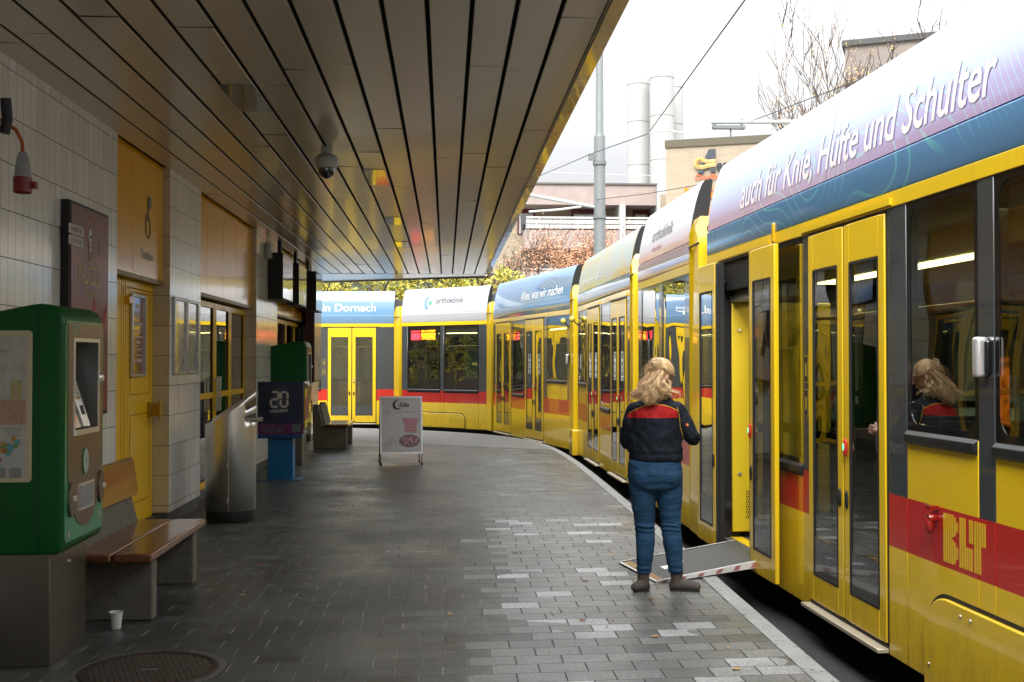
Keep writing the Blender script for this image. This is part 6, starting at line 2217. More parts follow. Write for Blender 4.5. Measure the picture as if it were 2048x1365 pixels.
def notice(y0, y1, z0, z1, X0, lab, cols, grp=None, th=0.028, lines=False):
    t = thing('notice_frame', lab, 'notice frame', (X0, (y0 + y1) / 2, (z0 + z1) / 2), group=grp)
    e = 0.028
    mb = MB()
    mb.box((X0, y0, z0), (X0 + th, y0 + e, z1)).box((X0, y1 - e, z0), (X0 + th, y1, z1)).box((X0, y0 + e, z0), (X0 + th, y1 - e, z0 + e)).box((X0, y0 + e, z1 - e), (X0 + th, y1 - e, z1))
    f = mb.build('frame', ALU, t, bevel=0.005)
    p = MB().box((X0 + 0.002, y0 + e, z0 + e), (X0 + 0.012, y1 - e, z1 - e)).build('sheet', picture_mat(lab[:20], cols, 5.0, rough=0.1, coat=0.9), t)
    if lines:
        mb = MB()
        rd_ = random.Random(2)
        for k, wd in enumerate((0.16, 0.24, 0.12, 0.26, 0.26, 0.28, 0.14, 0.24, 0.2, 0.26)):
            zz = z1 - 0.12 - k * (z1 - z0 - 0.2) / 10
            mb.box((X0 + 0.0125, (y0 + y1) / 2 - wd / 2, zz), (X0 + 0.0135, (y0 + y1) / 2 + wd / 2, zz + (0.012 if k % 3 else 0.03)))
        mb.build('print', mat('notice print white', (0.55, 0.45, 0.42), 0.5), p)
    return t


notice(10.24, 10.70, 1.45, 2.20, DX + 0.006, 'dark red Palazzo notice in an aluminium frame on the yellow door', [(0.14, 0.03, 0.035), (0.22, 0.05, 0.06), (0.25, 0.08, 0.1)], lines=True)
notice(11.17, 11.69, 1.46, 2.22, WX, 'left of the two narrow aluminium notice frames on the first tiled pillar', [(0.10, 0.09, 0.07), (0.4, 0.4, 0.38), (0.14, 0.12, 0.09)], 'notice frames on the first pillar')
notice(11.72, 12.24, 1.46, 2.22, WX, 'right of the two narrow aluminium notice frames on the first tiled pillar', [(0.07, 0.07, 0.08), (0.30, 0.32, 0.36), (0.05, 0.05, 0.05)], 'notice frames on the first pillar')


def screen(y0, y1, z0, z1, xf, lab, face, hang=True):
    t = thing('wall_screen', lab, 'screen', (-2.6, (y0 + y1) / 2, (z0 + z1) / 2), group='dark display boxes high on the wall')
    MB().box((-2.66, y0, z0), (xf, y1, z1)).build('case', BLK, t, bevel=0.006)
    MB().box((xf + 0.001, y0 + 0.02, z0 + 0.02), (xf + 0.004, y1 - 0.02, z1 - 0.02)).build('face', face, t)
    MB().box((-2.6, (y0 + y1) / 2 - 0.05, z1), (-2.55, (y0 + y1) / 2 + 0.05, 3.455)).build('bracket', BLK, t)


SCR = mat('display glass', (0.30, 0.30, 0.31), 0.07, metal=0.6, wav=0.004)
screen(17.05, 18.15, 2.52, 3.22, -2.45, 'first dark display box under the ceiling, nearest to the white siren', SCR)
screen(18.9, 19.95, 2.52, 3.22, -2.45, 'middle dark display box under the ceiling between the other two', SCR)
screen(20.6, 21.6, 2.50, 3.22, -2.36, 'farthest dark display box under the ceiling with a pale blue face', mat('display pale blue', (0.30, 0.36, 0.42), 0.1, coat=0.6))
sr = thing('siren_box', 'small rounded white alarm box on the wall under the ceiling beside the first display', 'alarm box', (-2.6, 16.9, 3.2))
MB().box((WX, 16.72, 3.10), (-2.585, 16.95, 3.34)).build('body', mat('alarm white', (0.35, 0.35, 0.32), 0.4), sr, bevel=0.04, seg=4)
MB().box((-2.584, 16.76, 3.16), (-2.58, 16.90, 3.18)).build('grille', BLK, sr)
lb_ = thing('light_box', 'black edged poster light box with pale pink and blue picture on the last pillar', 'poster', (-2.5, 22.2, 1.95))
MB().box((WX, 21.55, 1.18), (-2.50, 22.75, 2.70)).build('case', mat('case red side', (0.05, 0.01, 0.012), 0.4), lb_, bevel=0.006)
MB().box((-2.499, 21.6, 1.22), (-2.495, 22.7, 2.66)).build('sheet', picture_mat('pink blue sheet', [(0.52, 0.28, 0.30), (0.50, 0.42, 0.44), (0.18, 0.34, 0.42)], 1.3), lb_)

# ---- boarding ramp
RG = mat('ramp grey rubber', (0.050, 0.052, 0.052), 0.6, var=0.3, vscale=30, bump=0.5, bscale=220, bdist=0.002)
rp_ = thing('boarding_ramp', 'folding wheelchair ramp sloping from the open tram door down to the pavement', 'ramp', (1.9, 8.7, 0))
c = [Vector((1.36, 8.80, 0.012)), Vector((1.50, 8.03, 0.012)), Vector((2.40, 8.44, 0.085)), Vector((2.43, 9.36, 0.085))]
dn = Vector((0, 0, -0.035))
mb = MB()
mb.add(c + [p + dn * 0.6 for p in c], [(0, 1, 2, 3), (7, 6, 5, 4), (0, 3, 7, 4), (3, 2, 6, 7), (2, 1, 5, 6), (1, 0, 4, 5)])
dk = mb.build('deck', RG, rp_)


def onr(s, t, h=0.002):
    a = c[1].lerp(c[2], s)
    b = c[0].lerp(c[3], s)
    return a.lerp(b, t) + Vector((0, 0, h))


mb = MB()
e0, e1 = c[1] + Vector((0, -0.02, 0.006)), c[2] + Vector((0, -0.02, 0.006))
mb.add([e0, e1, e1 + Vector((0, 0, -0.055)), e0 + Vector((0, 0, -0.020)), e0 + Vector((0, .022, 0)), e1 + Vector((0, .022, 0))], [(0, 1, 2, 3), (0, 4, 5, 1)], 0)
for k in range(6):
    a, b = (k + 0.25) / 6, (k + 0.55) / 6
    p0, p1 = e0.lerp(e1, a), e0.lerp(e1, b)
    off = Vector((0, -0.0015, 0))
    lo = -0.018 - 0.030 * (a + b) / 2
    mb.add([p0 + off + Vector((0.02, 0, -0.004)), p1 + off + Vector((0.02, 0, -0.004)), p1 + off + Vector((0, 0, lo)), p0 + off + Vector((0, 0, lo))], [(0, 1, 2, 3)], 1)
f0, f1 = c[0] + Vector((0, 0.01, 0.006)), c[3] + Vector((0, 0.01, 0.006))
mb.add([f0, f1, f1 + Vector((0, 0, -0.035)), f0 + Vector((0, 0, -0.015)), f0 + Vector((0, -.018, 0)), f1 + Vector((0, -.018, 0))], [(0, 1, 2, 3), (0, 4, 5, 1)], 0)
mb.add([onr(0.0, 0), onr(0.0, 1), onr(0.02, 1), onr(0.02, 0)], [(0, 1, 2, 3)], 0)
mb.build('edge_rail', [mat('white edge', (0.62, 0.62, 0.62), 0.4), mat('worn red mark', (0.52, 0.22, 0.24), 0.4)], rp_, weld=False)
mb = MB()
mb.add([onr(0.022, 0.03), onr(0.022, 0.97), onr(0.08, 0.97), onr(0.08, 0.03)], [(0, 1, 2, 3)], 0)
mb.build('worn_edge_strip', mat('worn ochre strip', (0.28, 0.16, 0.04), 0.6, var=0.5, vscale=30), dk, weld=False)
mb = MB()
mb.add([onr(0.20, 0.36, .003), onr(0.20, 0.50, .003), onr(0.30, 0.50, .003), onr(0.31, 0.36, .003)], [(0, 1, 2, 3)])
mb.add([onr(0.36, 0.56, .003), onr(0.34, 0.62, .003), onr(0.42, 0.62, .003), onr(0.42, 0.56, .003)], [(0, 1, 2, 3)])
mb.build('white_mark', WHITE, dk, weld=False)

# ---- fallen leaves and litter specks on the pavement
rd = random.Random(12)
mb = MB()
spots = [(520, 1132), (1030, 1106), (771, 946), (1247, 1050), (1310, 1275), (1170, 1163), (1302, 1197), (1472, 1340), (1165, 1242), (1107, 1229), (900, 1230), (612, 971), (1225, 1107), (1196, 971), (1232, 1000), (1152, 947), (486, 1192), (610, 1038), (632, 1085), (1300, 1020)]
SP = []
for (a, b) in spots:
    p = pj(a, b, 10)
    d = p - Vector((0, 0, 1.6))
    SP.append(Vector((0, 0, 1.6)) + d * (-1.6 / d.z))
for i in range(70):
    if i < len(SP):
        c_ = SP[i]
        s_ = 0.026 if i < 9 else 0.017
    else:
        yy_ = 6 + 17 * rd.random() ** 1.4
        c_ = Vector((1.75 - abs(rd.gauss(0, 0.8)), yy_, 0))
        s_ = rd.uniform(0.006, 0.014)
    a0 = rd.uniform(0, 6.28)
    vs = [c_ + Vector((s_ * (1.0 if k % 2 else 0.55) * math.cos(a0 + k * math.pi / 4) * 1.25, s_ * (1.0 if k % 2 else 0.55) * math.sin(a0 + k * math.pi / 4), 0.004 + 0.008 * rd.random())) for k in range(8)]
    mb.add(vs, [tuple(range(8))], rd.choice((0, 0, 1)))
lf = mb.build('fallen_leaves', [mat('dry leaf ochre', (0.42, 0.24, 0.06), 0.7), mat('dry leaf brown', (0.22, 0.08, 0.04), 0.7)], weld=False)
kind(lf, 'stuff')
lf['label'] = 'small dry orange leaves scattered over the wet pavers'
print('part5 ok')
# ================================================================ THE PERSON
WO = thing('person', 'person with blonde hair in navy jacket with red back band and jeans beside the ramp', 'person', (1.49, 7.765, 0), R(-2))
MW = WM[WO]


def remesh(o, vox, smooth=4, sub=0):
    m = o.modifiers.new('union', 'REMESH')
    m.mode = 'VOXEL'
    m.voxel_size = vox
    m.use_smooth_shade = True
    s = o.modifiers.new('smooth', 'SMOOTH')
    s.factor = 0.5
    s.iterations = smooth
    dg = bpy.context.evaluated_depsgraph_get()
    dg.update()
    me = bpy.data.meshes.new_from_object(o.evaluated_get(dg))
    o.modifiers.clear()
    o.data = me
    for p in me.polygons:
        p.use_smooth = True
    return o


def limb(mb, pts, rs, n=18):
    """closed tube with rounded ends"""
    P = [Vector(p) for p in pts]
    out, ro = [], []
    d0 = (P[0] - P[1]).normalized()
    for k in range(3, 0, -1):
        a = R(30 * k)
        out.append(P[0] + d0 * rs[0] * math.sin(a)); ro.append(rs[0] * max(0.05, math.cos(a)))
    for i in range(len(P)):
        out.append(P[i]); ro.append(rs[i])
        if i < len(P) - 1:
            out.append((P[i] + P[i + 1]) / 2); ro.append((rs[i] + rs[i + 1]) / 2)
    d1 = (P[-1] - P[-2]).normalized()
    for k in range(1, 4):
        a = R(30 * k)
        out.append(P[-1] + d1 * rs[-1] * math.sin(a)); ro.append(rs[-1] * max(0.05, math.cos(a)))
    mb.tube(out, ro, n)


SKIN = mat('skin', (0.56, 0.33, 0.25), 0.5, var=0.12, vscale=30)
HC = Vector((0.012, 0.055, 1.497))          # centre of the skull
fd = Vector((0.80, 0.50, -0.28)).normalized()  # where the face looks: right, ahead and down
sd = fd.cross(Vector((0, 0, 1))).normalized()
upv = sd.cross(fd).normalized()


def hp(a, b, c):
    return HC + fd * a + sd * b + upv * c


mb = MB()
rot = Matrix((fd, sd, upv)).transposed()
mb.ell(hp(-0.005, 0, 0.012), (0.098, 0.076, 0.098), 24, rot=rot)
mb.ell(hp(0.028, 0, -0.045), (0.062, 0.056, 0.074), 20, rot=rot)
mb.ell(hp(0.062, 0, -0.098), (0.026, 0.026, 0.020), 14, rot=rot)
limb(mb, [hp(0.088, 0, 0.006), hp(0.106, 0, -0.030)], [0.009, 0.014], 10)
mb.ell(hp(0.088, 0, -0.062), (0.014, 0.024, 0.008), 12, rot=rot)
mb.ell(hp(0.086, 0, -0.074), (0.013, 0.020, 0.008), 12, rot=rot)
mb.ell(hp(0.080, 0.032, 0.018), (0.016, 0.020, 0.008), 12, rot=rot)
mb.ell(hp(0.080, -0.032, 0.018), (0.016, 0.020, 0.008), 12, rot=rot)
for s_ in (-1, 1):
    mb.ell(hp(-0.004, s_ * 0.078, -0.018), (0.017, 0.008, 0.030), 14, rot=rot)
    mb.ell(hp(0.002, s_ * 0.076, -0.040), (0.010, 0.008, 0.012), 10, rot=rot)
limb(mb, [hp(-0.02, 0, -0.05), (-0.01, 0.02, 1.36), (-0.03, -0.005, 1.28)], [0.056, 0.058, 0.075], 16)
mb.loft([(-0.035, 0.0, 0.95, 0.13, 0.09), (-0.035, 0.0, 1.1, 0.14, 0.095), (-0.035, 0.0, 1.25, 0.155, 0.09), (-0.03, 0.0, 1.31, 0.08, 0.06)], 20)
# arms under the jacket so the body stays one figure
RS, RE, RWr = Vector((0.125, 0.0, 1.265)), Vector((0.222, -0.02, 1.065)), Vector((0.252, 0.17, 1.085))
LS, LE, LWr = Vector((-0.17, 0.0, 1.24)), Vector((-0.222, 0.05, 1.035)), Vector((-0.13, 0.25, 1.02))
limb(mb, [RS, RE], [0.045, 0.036]); limb(mb, [RE, RWr], [0.036, 0.024])
limb(mb, [LS, LE], [0.045, 0.036]); limb(mb, [LE, LWr], [0.036, 0.024])


def hand(mb, W, fwd, across, thumb_dir, curl=0.55):
    """palm, four bent fingers and a thumb; W wrist, fwd along the hand, across towards the little finger"""
    fwd = fwd.normalized(); across = (across - fwd * across.dot(fwd)).normalized()
    nrm = fwd.cross(across).normalized() * thumb_dir
    limb(mb, [W, W + fwd * 0.03], [0.023, 0.024], 12)
    for k in range(4):
        b0 = W + fwd * 0.02 + across * (k - 1.5) * 0.010
        b1 = W + fwd * 0.082 + across * (k - 1.5) * 0.0195
        limb(mb, [b0, b1], [0.0145, 0.0115], 10)
        ln = (0.036, 0.042, 0.040, 0.030)[k]
        p = b1
        d = fwd.copy()
        for j in range(3):
            a = curl * (0.6 + 0.5 * j)
            d = (fwd * math.cos(a * (j + 0.5)) + nrm * math.sin(a * (j + 0.5))).normalized()
            q_ = p + d * ln * (1.0, 0.72, 0.55)[j]
            limb(mb, [p, q_], [0.0095 - j * 0.0008, 0.0088 - j * 0.0009], 10)
            p = q_
    t0 = W + fwd * 0.025 - across * 0.020
    t1 = t0 - across * 0.024 + fwd * 0.028 + nrm * 0.010
    t2 = t1 - across * 0.010 + fwd * 0.028 + nrm * 0.010
    t3 = t2 + fwd * 0.022 + nrm * 0.010
    limb(mb, [t0, t1], [0.014, 0.0115], 10); limb(mb, [t1, t2], [0.0115, 0.010], 10); limb(mb, [t2, t3], [0.0098, 0.0085], 10)


hand(mb, RWr, Vector((0.20, 0.95, 0.18)), Vector((0.25, 0, -1)), 1, 0.5)
hand(mb, LWr, Vector((0.55, 0.8, 0.05)), Vector((0, 0.1, -1)), -1, 0.7)
# legs under the jeans
for sx, hx in ((-1, -0.125), (1, 0.045)):
    limb(mb, [(hx, 0.0, 0.86), ((-0.110, 0.074)[sx > 0], 0.005, 0.47), ((-0.117, 0.102)[sx > 0], -0.008, 0.15)], [0.075, 0.048, 0.026], 14)
body = mb.build('body', SKIN, WO, space=MW, frame=MW)
remesh(body, 0.0065, 3)

# ---- jeans
DEN = bpy.data.materials.new('blue denim')
DEN.use_nodes = True
t = NT(DEN)
b = t.n['Principled BSDF']
p = t.pos()
w = t.noise(t.scale(p, (1, 1, 2.2)), 6, 2, 0.5)
fd_ = t.noise(p, 5, 4, 0.6)
c_ = t.mix(fd_, (0.005, 0.025, 0.064), (0.022, 0.080, 0.160))
c_ = t.mix(1.0, c_, t.ramp(t.noise(p, 260, 2), [(0.3, (0.75, 0.75, 0.78)), (0.7, (1.25, 1.25, 1.25))]), 'MULTIPLY')
t.inp(b, 'Base Color', c_)
b.inputs['Roughness'].default_value = 0.85
t.l.new(t.bump(w, 0.8, 0.030), b.inputs['Normal'])
b.inputs['Specular IOR Level'].default_value = 0.3
mb = MB()
mb.loft([(-0.038, 0.0, 0.93, 0.168, 0.11), (-0.040, -0.004, 0.90, 0.185, 0.125), (-0.040, -0.010, 0.84, 0.190, 0.138), (-0.038, -0.010, 0.78, 0.190, 0.140), (-0.036, -0.004, 0.72, 0.182, 0.128), (-0.036, 0.0, 0.70, 0.15, 0.10)], 28)
mb.ell((-0.122, -0.050, 0.80), (0.092, 0.092, 0.105), 20); mb.ell((0.048, -0.050, 0.80), (0.092, 0.092, 0.105), 20)
limb(mb, [(-0.132, -0.005, 0.80), (-0.122, 0.0, 0.66), (-0.112, 0.005, 0.50), (-0.110, 0.002, 0.43), (-0.108, -0.012, 0.33), (-0.113, -0.010, 0.22), (-0.117, -0.008, 0.160)], [0.100, 0.091, 0.074, 0.067, 0.066, 0.056, 0.051], 22)
limb(mb, [(0.055, -0.005, 0.80), (0.062, 0.0, 0.66), (0.070, 0.005, 0.50), (0.074, 0.002, 0.43), (0.082, -0.012, 0.33), (0.094, -0.010, 0.22), (0.102, -0.008, 0.160)], [0.100, 0.091, 0.074, 0.067, 0.068, 0.057, 0.051], 22)
# creases behind the knees and at the ankles
for (cx, z, r) in ((-0.110, 0.455, 0.077), (-0.110, 0.425, 0.074), (0.074, 0.46, 0.077), (0.074, 0.428, 0.075), (-0.117, 0.135, 0.057), (0.103, 0.14, 0.057), (-0.117, 0.16, 0.057), (0.10, 0.165, 0.057)):
    mb.lathe([(0.0, z + 0.008), (r - 0.012, z + 0.012), (r, z), (r - 0.012, z - 0.012), (0, z - 0.008)], (cx, 0.0 if z > 0.3 else -0.009, 0), 20)
je = mb.build('jeans', DEN, WO, space=MW, frame=MW)
remesh(je, 0.007, 5)
mb = MB()
# seat pockets and seam as thin stitched lines laid over the fabric
bvh = None
from mathutils.bvhtree import BVHTree


def onto(o, x, z, off=0.0025, dirv=(0, 1, 0), y0=-1.0):
    global BV
    loc, nrm, i_, d_ = BV.ray_cast(Vector((x, y0, z)), Vector(dirv))
    if loc is None:
        return None
    return loc - Vector(dirv) * off


BV = BVHTree.FromPolygons([v.co for v in je.data.vertices], [tuple(p.vertices) for p in je.data.polygons])


def stitched(mb, pts, r=0.0010, mi=0, step=6):
    out = []
    for a, b_ in zip(pts[:-1], pts[1:]):
        for k in range(step):
            t_ = k / step
            q_ = onto(None, a[0] + (b_[0] - a[0]) * t_, a[1] + (b_[1] - a[1]) * t_)
            if q_ is not None:
                out.append(q_)
    q_ = onto(None, *pts[-1])
    if q_ is not None:
        out.append(q_)
    if len(out) > 1:
        mb.tube(out, r, 5, mi, cap=False)


for cx in (0.070, -0.150):
    stitched(mb, [(cx - 0.055, 0.862), (cx + 0.060, 0.860), (cx + 0.056, 0.765), (cx + 0.002, 0.742), (cx - 0.052, 0.768), (cx - 0.055, 0.862)])
    stitched(mb, [(cx - 0.055, 0.850), (cx + 0.060, 0.848)])
stitched(mb, [(-0.036, 0.905), (-0.037, 0.84), (-0.036, 0.76), (-0.036, 0.715)], 0.0013)
stitched(mb, [(-0.20, 0.895), (-0.036, 0.875), (0.13, 0.895)])
mb.build('stitching', mat('denim stitching', (0.020, 0.042, 0.075), 0.8), je, space=MW, frame=MW, weld=False)

# ---- jacket
JK = bpy.data.materials.new('navy jacket cloth')
JK.use_nodes = True
t = NT(JK)
b = t.n['Principled BSDF']
p = t.pos()
x, y, z = t.xyz(p)
NAVY = t.mix(t.noise(p, 6, 4), (0.0022, 0.0036, 0.008), (0.0065, 0.011, 0.021))
back = t.M('LESS_THAN', y, 0.0)
top = t.M('SUBTRACT', 1.295, t.M('MULTIPLY', t.M('POWER', t.M('ABSOLUTE', t.M('ADD', x, 0.045)), 2.0), 1.9))
wv = t.M('MULTIPLY', t.M('SUBTRACT', t.noise(p, 4, 1), 0.5), 0.008)
inr = t.M('MULTIPLY', t.M('LESS_THAN', z, top), t.M('GREATER_THAN', z, t.M('ADD', 1.203, wv)))
inr = t.M('MULTIPLY', inr, t.M('MULTIPLY', t.M('LESS_THAN', x, 0.108), t.M('GREATER_THAN', x, -0.235)))
inr = t.M('MULTIPLY', inr, back)
c_ = t.mix(inr, NAVY, t.mix(t.noise(p, 9, 3), (0.30, 0.006, 0.008), (0.44, 0.014, 0.014)))
pip = t.M('MULTIPLY', t.M('LESS_THAN', t.M('ABSOLUTE', t.M('SUBTRACT', z, t.M('ADD', top, 0.002))), 0.0026), t.M('MULTIPLY', back, t.M('MULTIPLY', t.M('LESS_THAN', x, 0.112), t.M('GREATER_THAN', x, -0.225))))
c_ = t.mix(pip, c_, (0.50, 0.30, 0.02))
t.inp(b, 'Base Color', c_)
b.inputs['Roughness'].default_value = 0.75
b.inputs['Specular IOR Level'].default_value = 0.25
h1 = t.noise(t.scale(p, (2.2, 2.0, 1.1)), 5.5, 3, 0.5)
t.l.new(t.bump(h1, 1.0, 0.045), b.inputs['Normal'])
mb = MB()
mb.loft([(-0.030, 0.005, 0.895, 0.165, 0.115), (-0.030, 0.002, 0.905, 0.188, 0.138), (-0.030, 0.0, 0.935, 0.190, 0.140), (-0.034, 0.0, 0.955, 0.184, 0.135), (-0.040, 0.0, 1.00, 0.192, 0.136), (-0.044, 0.0, 1.08, 0.194, 0.132),
         (-0.050, 0.0, 1.16, 0.190, 0.128), (-0.045, 0.0, 1.23, 0.184, 0.120), (-0.038, 0.002, 1.285, 0.170, 0.105), (-0.030, 0.006, 1.325, 0.118, 0.082), (-0.022, 0.012, 1.355, 0.080, 0.070), (-0.018, 0.018, 1.395, 0.072, 0.068), (-0.018, 0.018, 1.40, 0.06, 0.06)], 32)
mb.ell((-0.165, 0.0, 1.245), (0.078, 0.078, 0.062), 18); mb.ell((0.100, 0.0, 1.245), (0.078, 0.078, 0.062), 18)
limb(mb, [Vector((0.108, 0.0, 1.245)), Vector((0.165, -0.01, 1.16)), RE + Vector((-0.006, -0.008, 0.0)), RE + Vector((0.004, 0.02, -0.006))], [0.072, 0.064, 0.056, 0.054], 20)
limb(mb, [RE + Vector((0.0, 0.0, -0.004)), RE.lerp(RWr, 0.5) + Vector((0, 0, -0.003)), RE.lerp(RWr, 0.80)], [0.054, 0.046, 0.038], 20)
limb(mb, [Vector((-0.170, 0.0, 1.245)), Vector((-0.205, 0.0, 1.16)), LE + Vector((0, -0.01, 0)), LE + Vector((0, 0.01, 0))], [0.070, 0.062, 0.055, 0.054], 20)
limb(mb, [LE, LE.lerp(LWr, 0.9)], [0.058, 0.040], 20)
ja = mb.build('jacket', JK, WO, space=MW, frame=MW)
remesh(ja, 0.007, 5)
# soft folds pushed into the cloth
me = ja.data
nrm = [v.normal.copy() for v in me.vertices]
for v, n_ in zip(me.vertices, nrm):
    q_ = Vector((v.co.x * 9 + v.co.z * 7, v.co.y * 9, v.co.z * 13 - v.co.x * 6))
    amp = 0.0055 * min(1, max(0.15, (1.30 - v.co.z) * 5))
    v.co += n_ * noise.noise(q_) * amp
    f_ = noise.noise(Vector((v.co.x * 3.5, v.co.y * 4, v.co.z * 4 + 3)))
    v.co += n_ * math.sin((v.co.x * 0.9 + v.co.z) * 62 + f_ * 9) * 0.0022 * max(0, 1 - abs(v.co.z - 1.06) / 0.13)
    if 0.955 < v.co.z < 1.0:
        v.co += n_ * 0.006 * math.sin((v.co.z - 0.955) * 3.14 / 0.045) * (0.6 + 0.8 * noise.noise(v.co * 14))
me = je.data
nrm = [v.normal.copy() for v in me.vertices]
for v, n_ in zip(me.vertices, nrm):
    q_ = Vector((v.co.x * 8 + v.co.z * 4, v.co.y * 8, v.co.z * 22))
    v.co += n_ * noise.noise(q_) * 0.0040
    kz = max(0, 1 - abs(v.co.z - 0.44) / 0.07) + max(0, 1 - abs(v.co.z - 0.16) / 0.06) + 0.5 * max(0, 1 - abs(v.co.z - 0.70) / 0.05)
    v.co += n_ * kz * 0.0035 * math.sin(v.co.z * 210 + noise.noise(v.co * 9) * 6)
BV = BVHTree.FromPolygons([v.co for v in ja.data.vertices], [tuple(p.vertices) for p in ja.data.polygons])
mb = MB()
stitched(mb, [(0.108, 1.275), (0.118, 1.22), (0.128, 1.14), (0.150, 1.07), (0.165, 1.03)], 0.0022)
mb.build('piping', mat('yellow piping', (0.50, 0.32, 0.03), 0.6), ja, space=MW, frame=MW)
mb = MB()
for (xa, xb, mi) in ((0.163, 0.1725, 0), (0.1725, 0.182, 1)):
    ps = [onto(None, xx, zz, 0.003) for xx, zz in ((xa, 1.148), (xb, 1.144), (xb, 1.162), (xa, 1.166))]
    if all(q_ is not None for q_ in ps):
        mb.add(ps, [(0, 1, 2, 3)], mi)
if mb.v:
    mb.build('sleeve_badge', [mat('badge red', (0.6, 0.04, 0.02), 0.5), mat('badge orange', (0.75, 0.35, 0.12), 0.5)], ja, space=MW, frame=MW, weld=False)

# ---- boots
BO = mat('taupe suede boot', (0.075, 0.060, 0.052), 0.85, var=0.3, vscale=18, bump=0.3, bscale=80)
for nm, cx, cy, yaw, zz in (('boot', -0.122, -0.005, R(215), 0), ('boot', 0.112, 0.005, R(-18), 0)):
    mb = MB()
    ca, sa = math.cos(yaw), math.sin(yaw)

    def fp(a, b_, z_):
        return (cx + a * ca - b_ * sa, cy + a * sa + b_ * ca, z_)
    limb(mb, [fp(0, 0, 0.045), fp(0, 0, 0.085), fp(0, 0, 0.120)], [0.043, 0.041, 0.044], 18)
    L_ = 1.0 if yaw < 0 else 0.55
    limb(mb, [fp(0.0, 0, 0.042), fp(0.07 * L_, 0, 0.043), fp(0.135 * L_, 0, 0.036)], [0.040, 0.038, 0.033], 18)
    mb.ell(fp(-0.022, 0, 0.034), (0.034, 0.036, 0.032), 14)
    bo = mb.build(nm, BO, WO, space=MW, frame=MW)
    remesh(bo, 0.006, 4)
    for v in bo.data.vertices:
        if v.co.z < 0.012:
            v.co.z = 0.012
    so_ = MB()
    ring = []
    for k in range(24):
        a = 2 * math.pi * k / 24
        l_ = (0.155 * L_ if math.cos(a) > 0 else 0.055)
        ring.append(fp(0.005 + l_ * math.cos(a), 0.040 * math.sin(a) * (1 - 0.15 * max(0, math.cos(a))), 0)[:2])
    so_.prism(ring, lambda p_, tt: (p_[0], p_[1], tt), 0.0, 0.015)
    so_.build('sole', mat('dark sole', (0.02, 0.017, 0.015), 0.8), bo, space=MW, frame=MW)

# ---- hair: a close cap, a messy bun and long wavy locks
def hairmat(name, a, b2, c2):
    m = bpy.data.materials.new(name)
    m.use_nodes = True
    tt = NT(m)
    bb_ = tt.n['Principled BSDF']
    g = tt.new('ShaderNodeNewGeometry')
    n1 = tt.noise(tt.scale(tt.pos(), (40, 40, 8)), 3, 4, 0.7)
    c0 = tt.ramp(g.outputs['Random Per Island'], [(0, a), (0.5, b2), (1, c2)])
    tt.inp(bb_, 'Base Color', tt.mix(1.0, c0, tt.ramp(n1, [(0.3, (0.55, 0.5, 0.45)), (0.7, (1.2, 1.2, 1.2))]), 'MULTIPLY'))
    bb_.inputs['Roughness'].default_value = 0.42
    bb_.inputs['Specular IOR Level'].default_value = 0.6
    return m


HM = hairmat('blonde hair', (0.50, 0.30, 0.13), (0.74, 0.52, 0.27), (0.82, 0.66, 0.42))
HM2 = hairmat('darker blonde roots', (0.40, 0.24, 0.10), (0.54, 0.36, 0.17), (0.62, 0.44, 0.23))
hr = random.Random(31)
mb = MB()
mb.ell(hp(-0.016, 0.0, 0.022), (0.100, 0.084, 0.098), 24, rot=rot)
mb.ell(hp(-0.055, -0.01, -0.02), (0.060, 0.074, 0.075), 20, rot=rot)
cap = mb.build('hair', HM2, WO, space=MW, frame=MW)
remesh(cap, 0.007, 4)
BUN = Vector((-0.040, -0.02, 1.560))
mb = MB()
# strands combed from the brow back to the bun over the skull
for i in range(620):
    th = hr.uniform(-1.95, 1.95)
    s0 = hp(0.055 + hr.uniform(-0.045, 0.026), math.sin(th) * 0.074, 0.030 + math.cos(th) * 0.062)
    pts = []
    K = 9
    for k in range(K + 1):
        tt = k / K
        q_ = s0.lerp(BUN, tt)
        d = q_ - hp(-0.01, 0, 0.01)
        loc = Vector((d.dot(fd) / 0.104, d.dot(sd) / 0.087, d.dot(upv) / 0.104))
        l = max(loc.length, 0.2)
        lift = 1.03 + 0.05 * math.sin(tt * 9 + i) * 0.4
        q2 = hp(-0.01, 0, 0.01) + d / l * lift
        pts.append(q2.lerp(q_, max(0, tt - 0.82) * 3) + Vector((hr.uniform(-1, 1), hr.uniform(-1, 1), hr.uniform(-1, 1))) * 0.0015)
    mb.tube(pts, [0.0016] * K + [0.0008], 3, cap=False)
mb.build('combed_hair', HM, cap, space=MW, frame=MW, weld=False, sharp=False)
mb = MB()
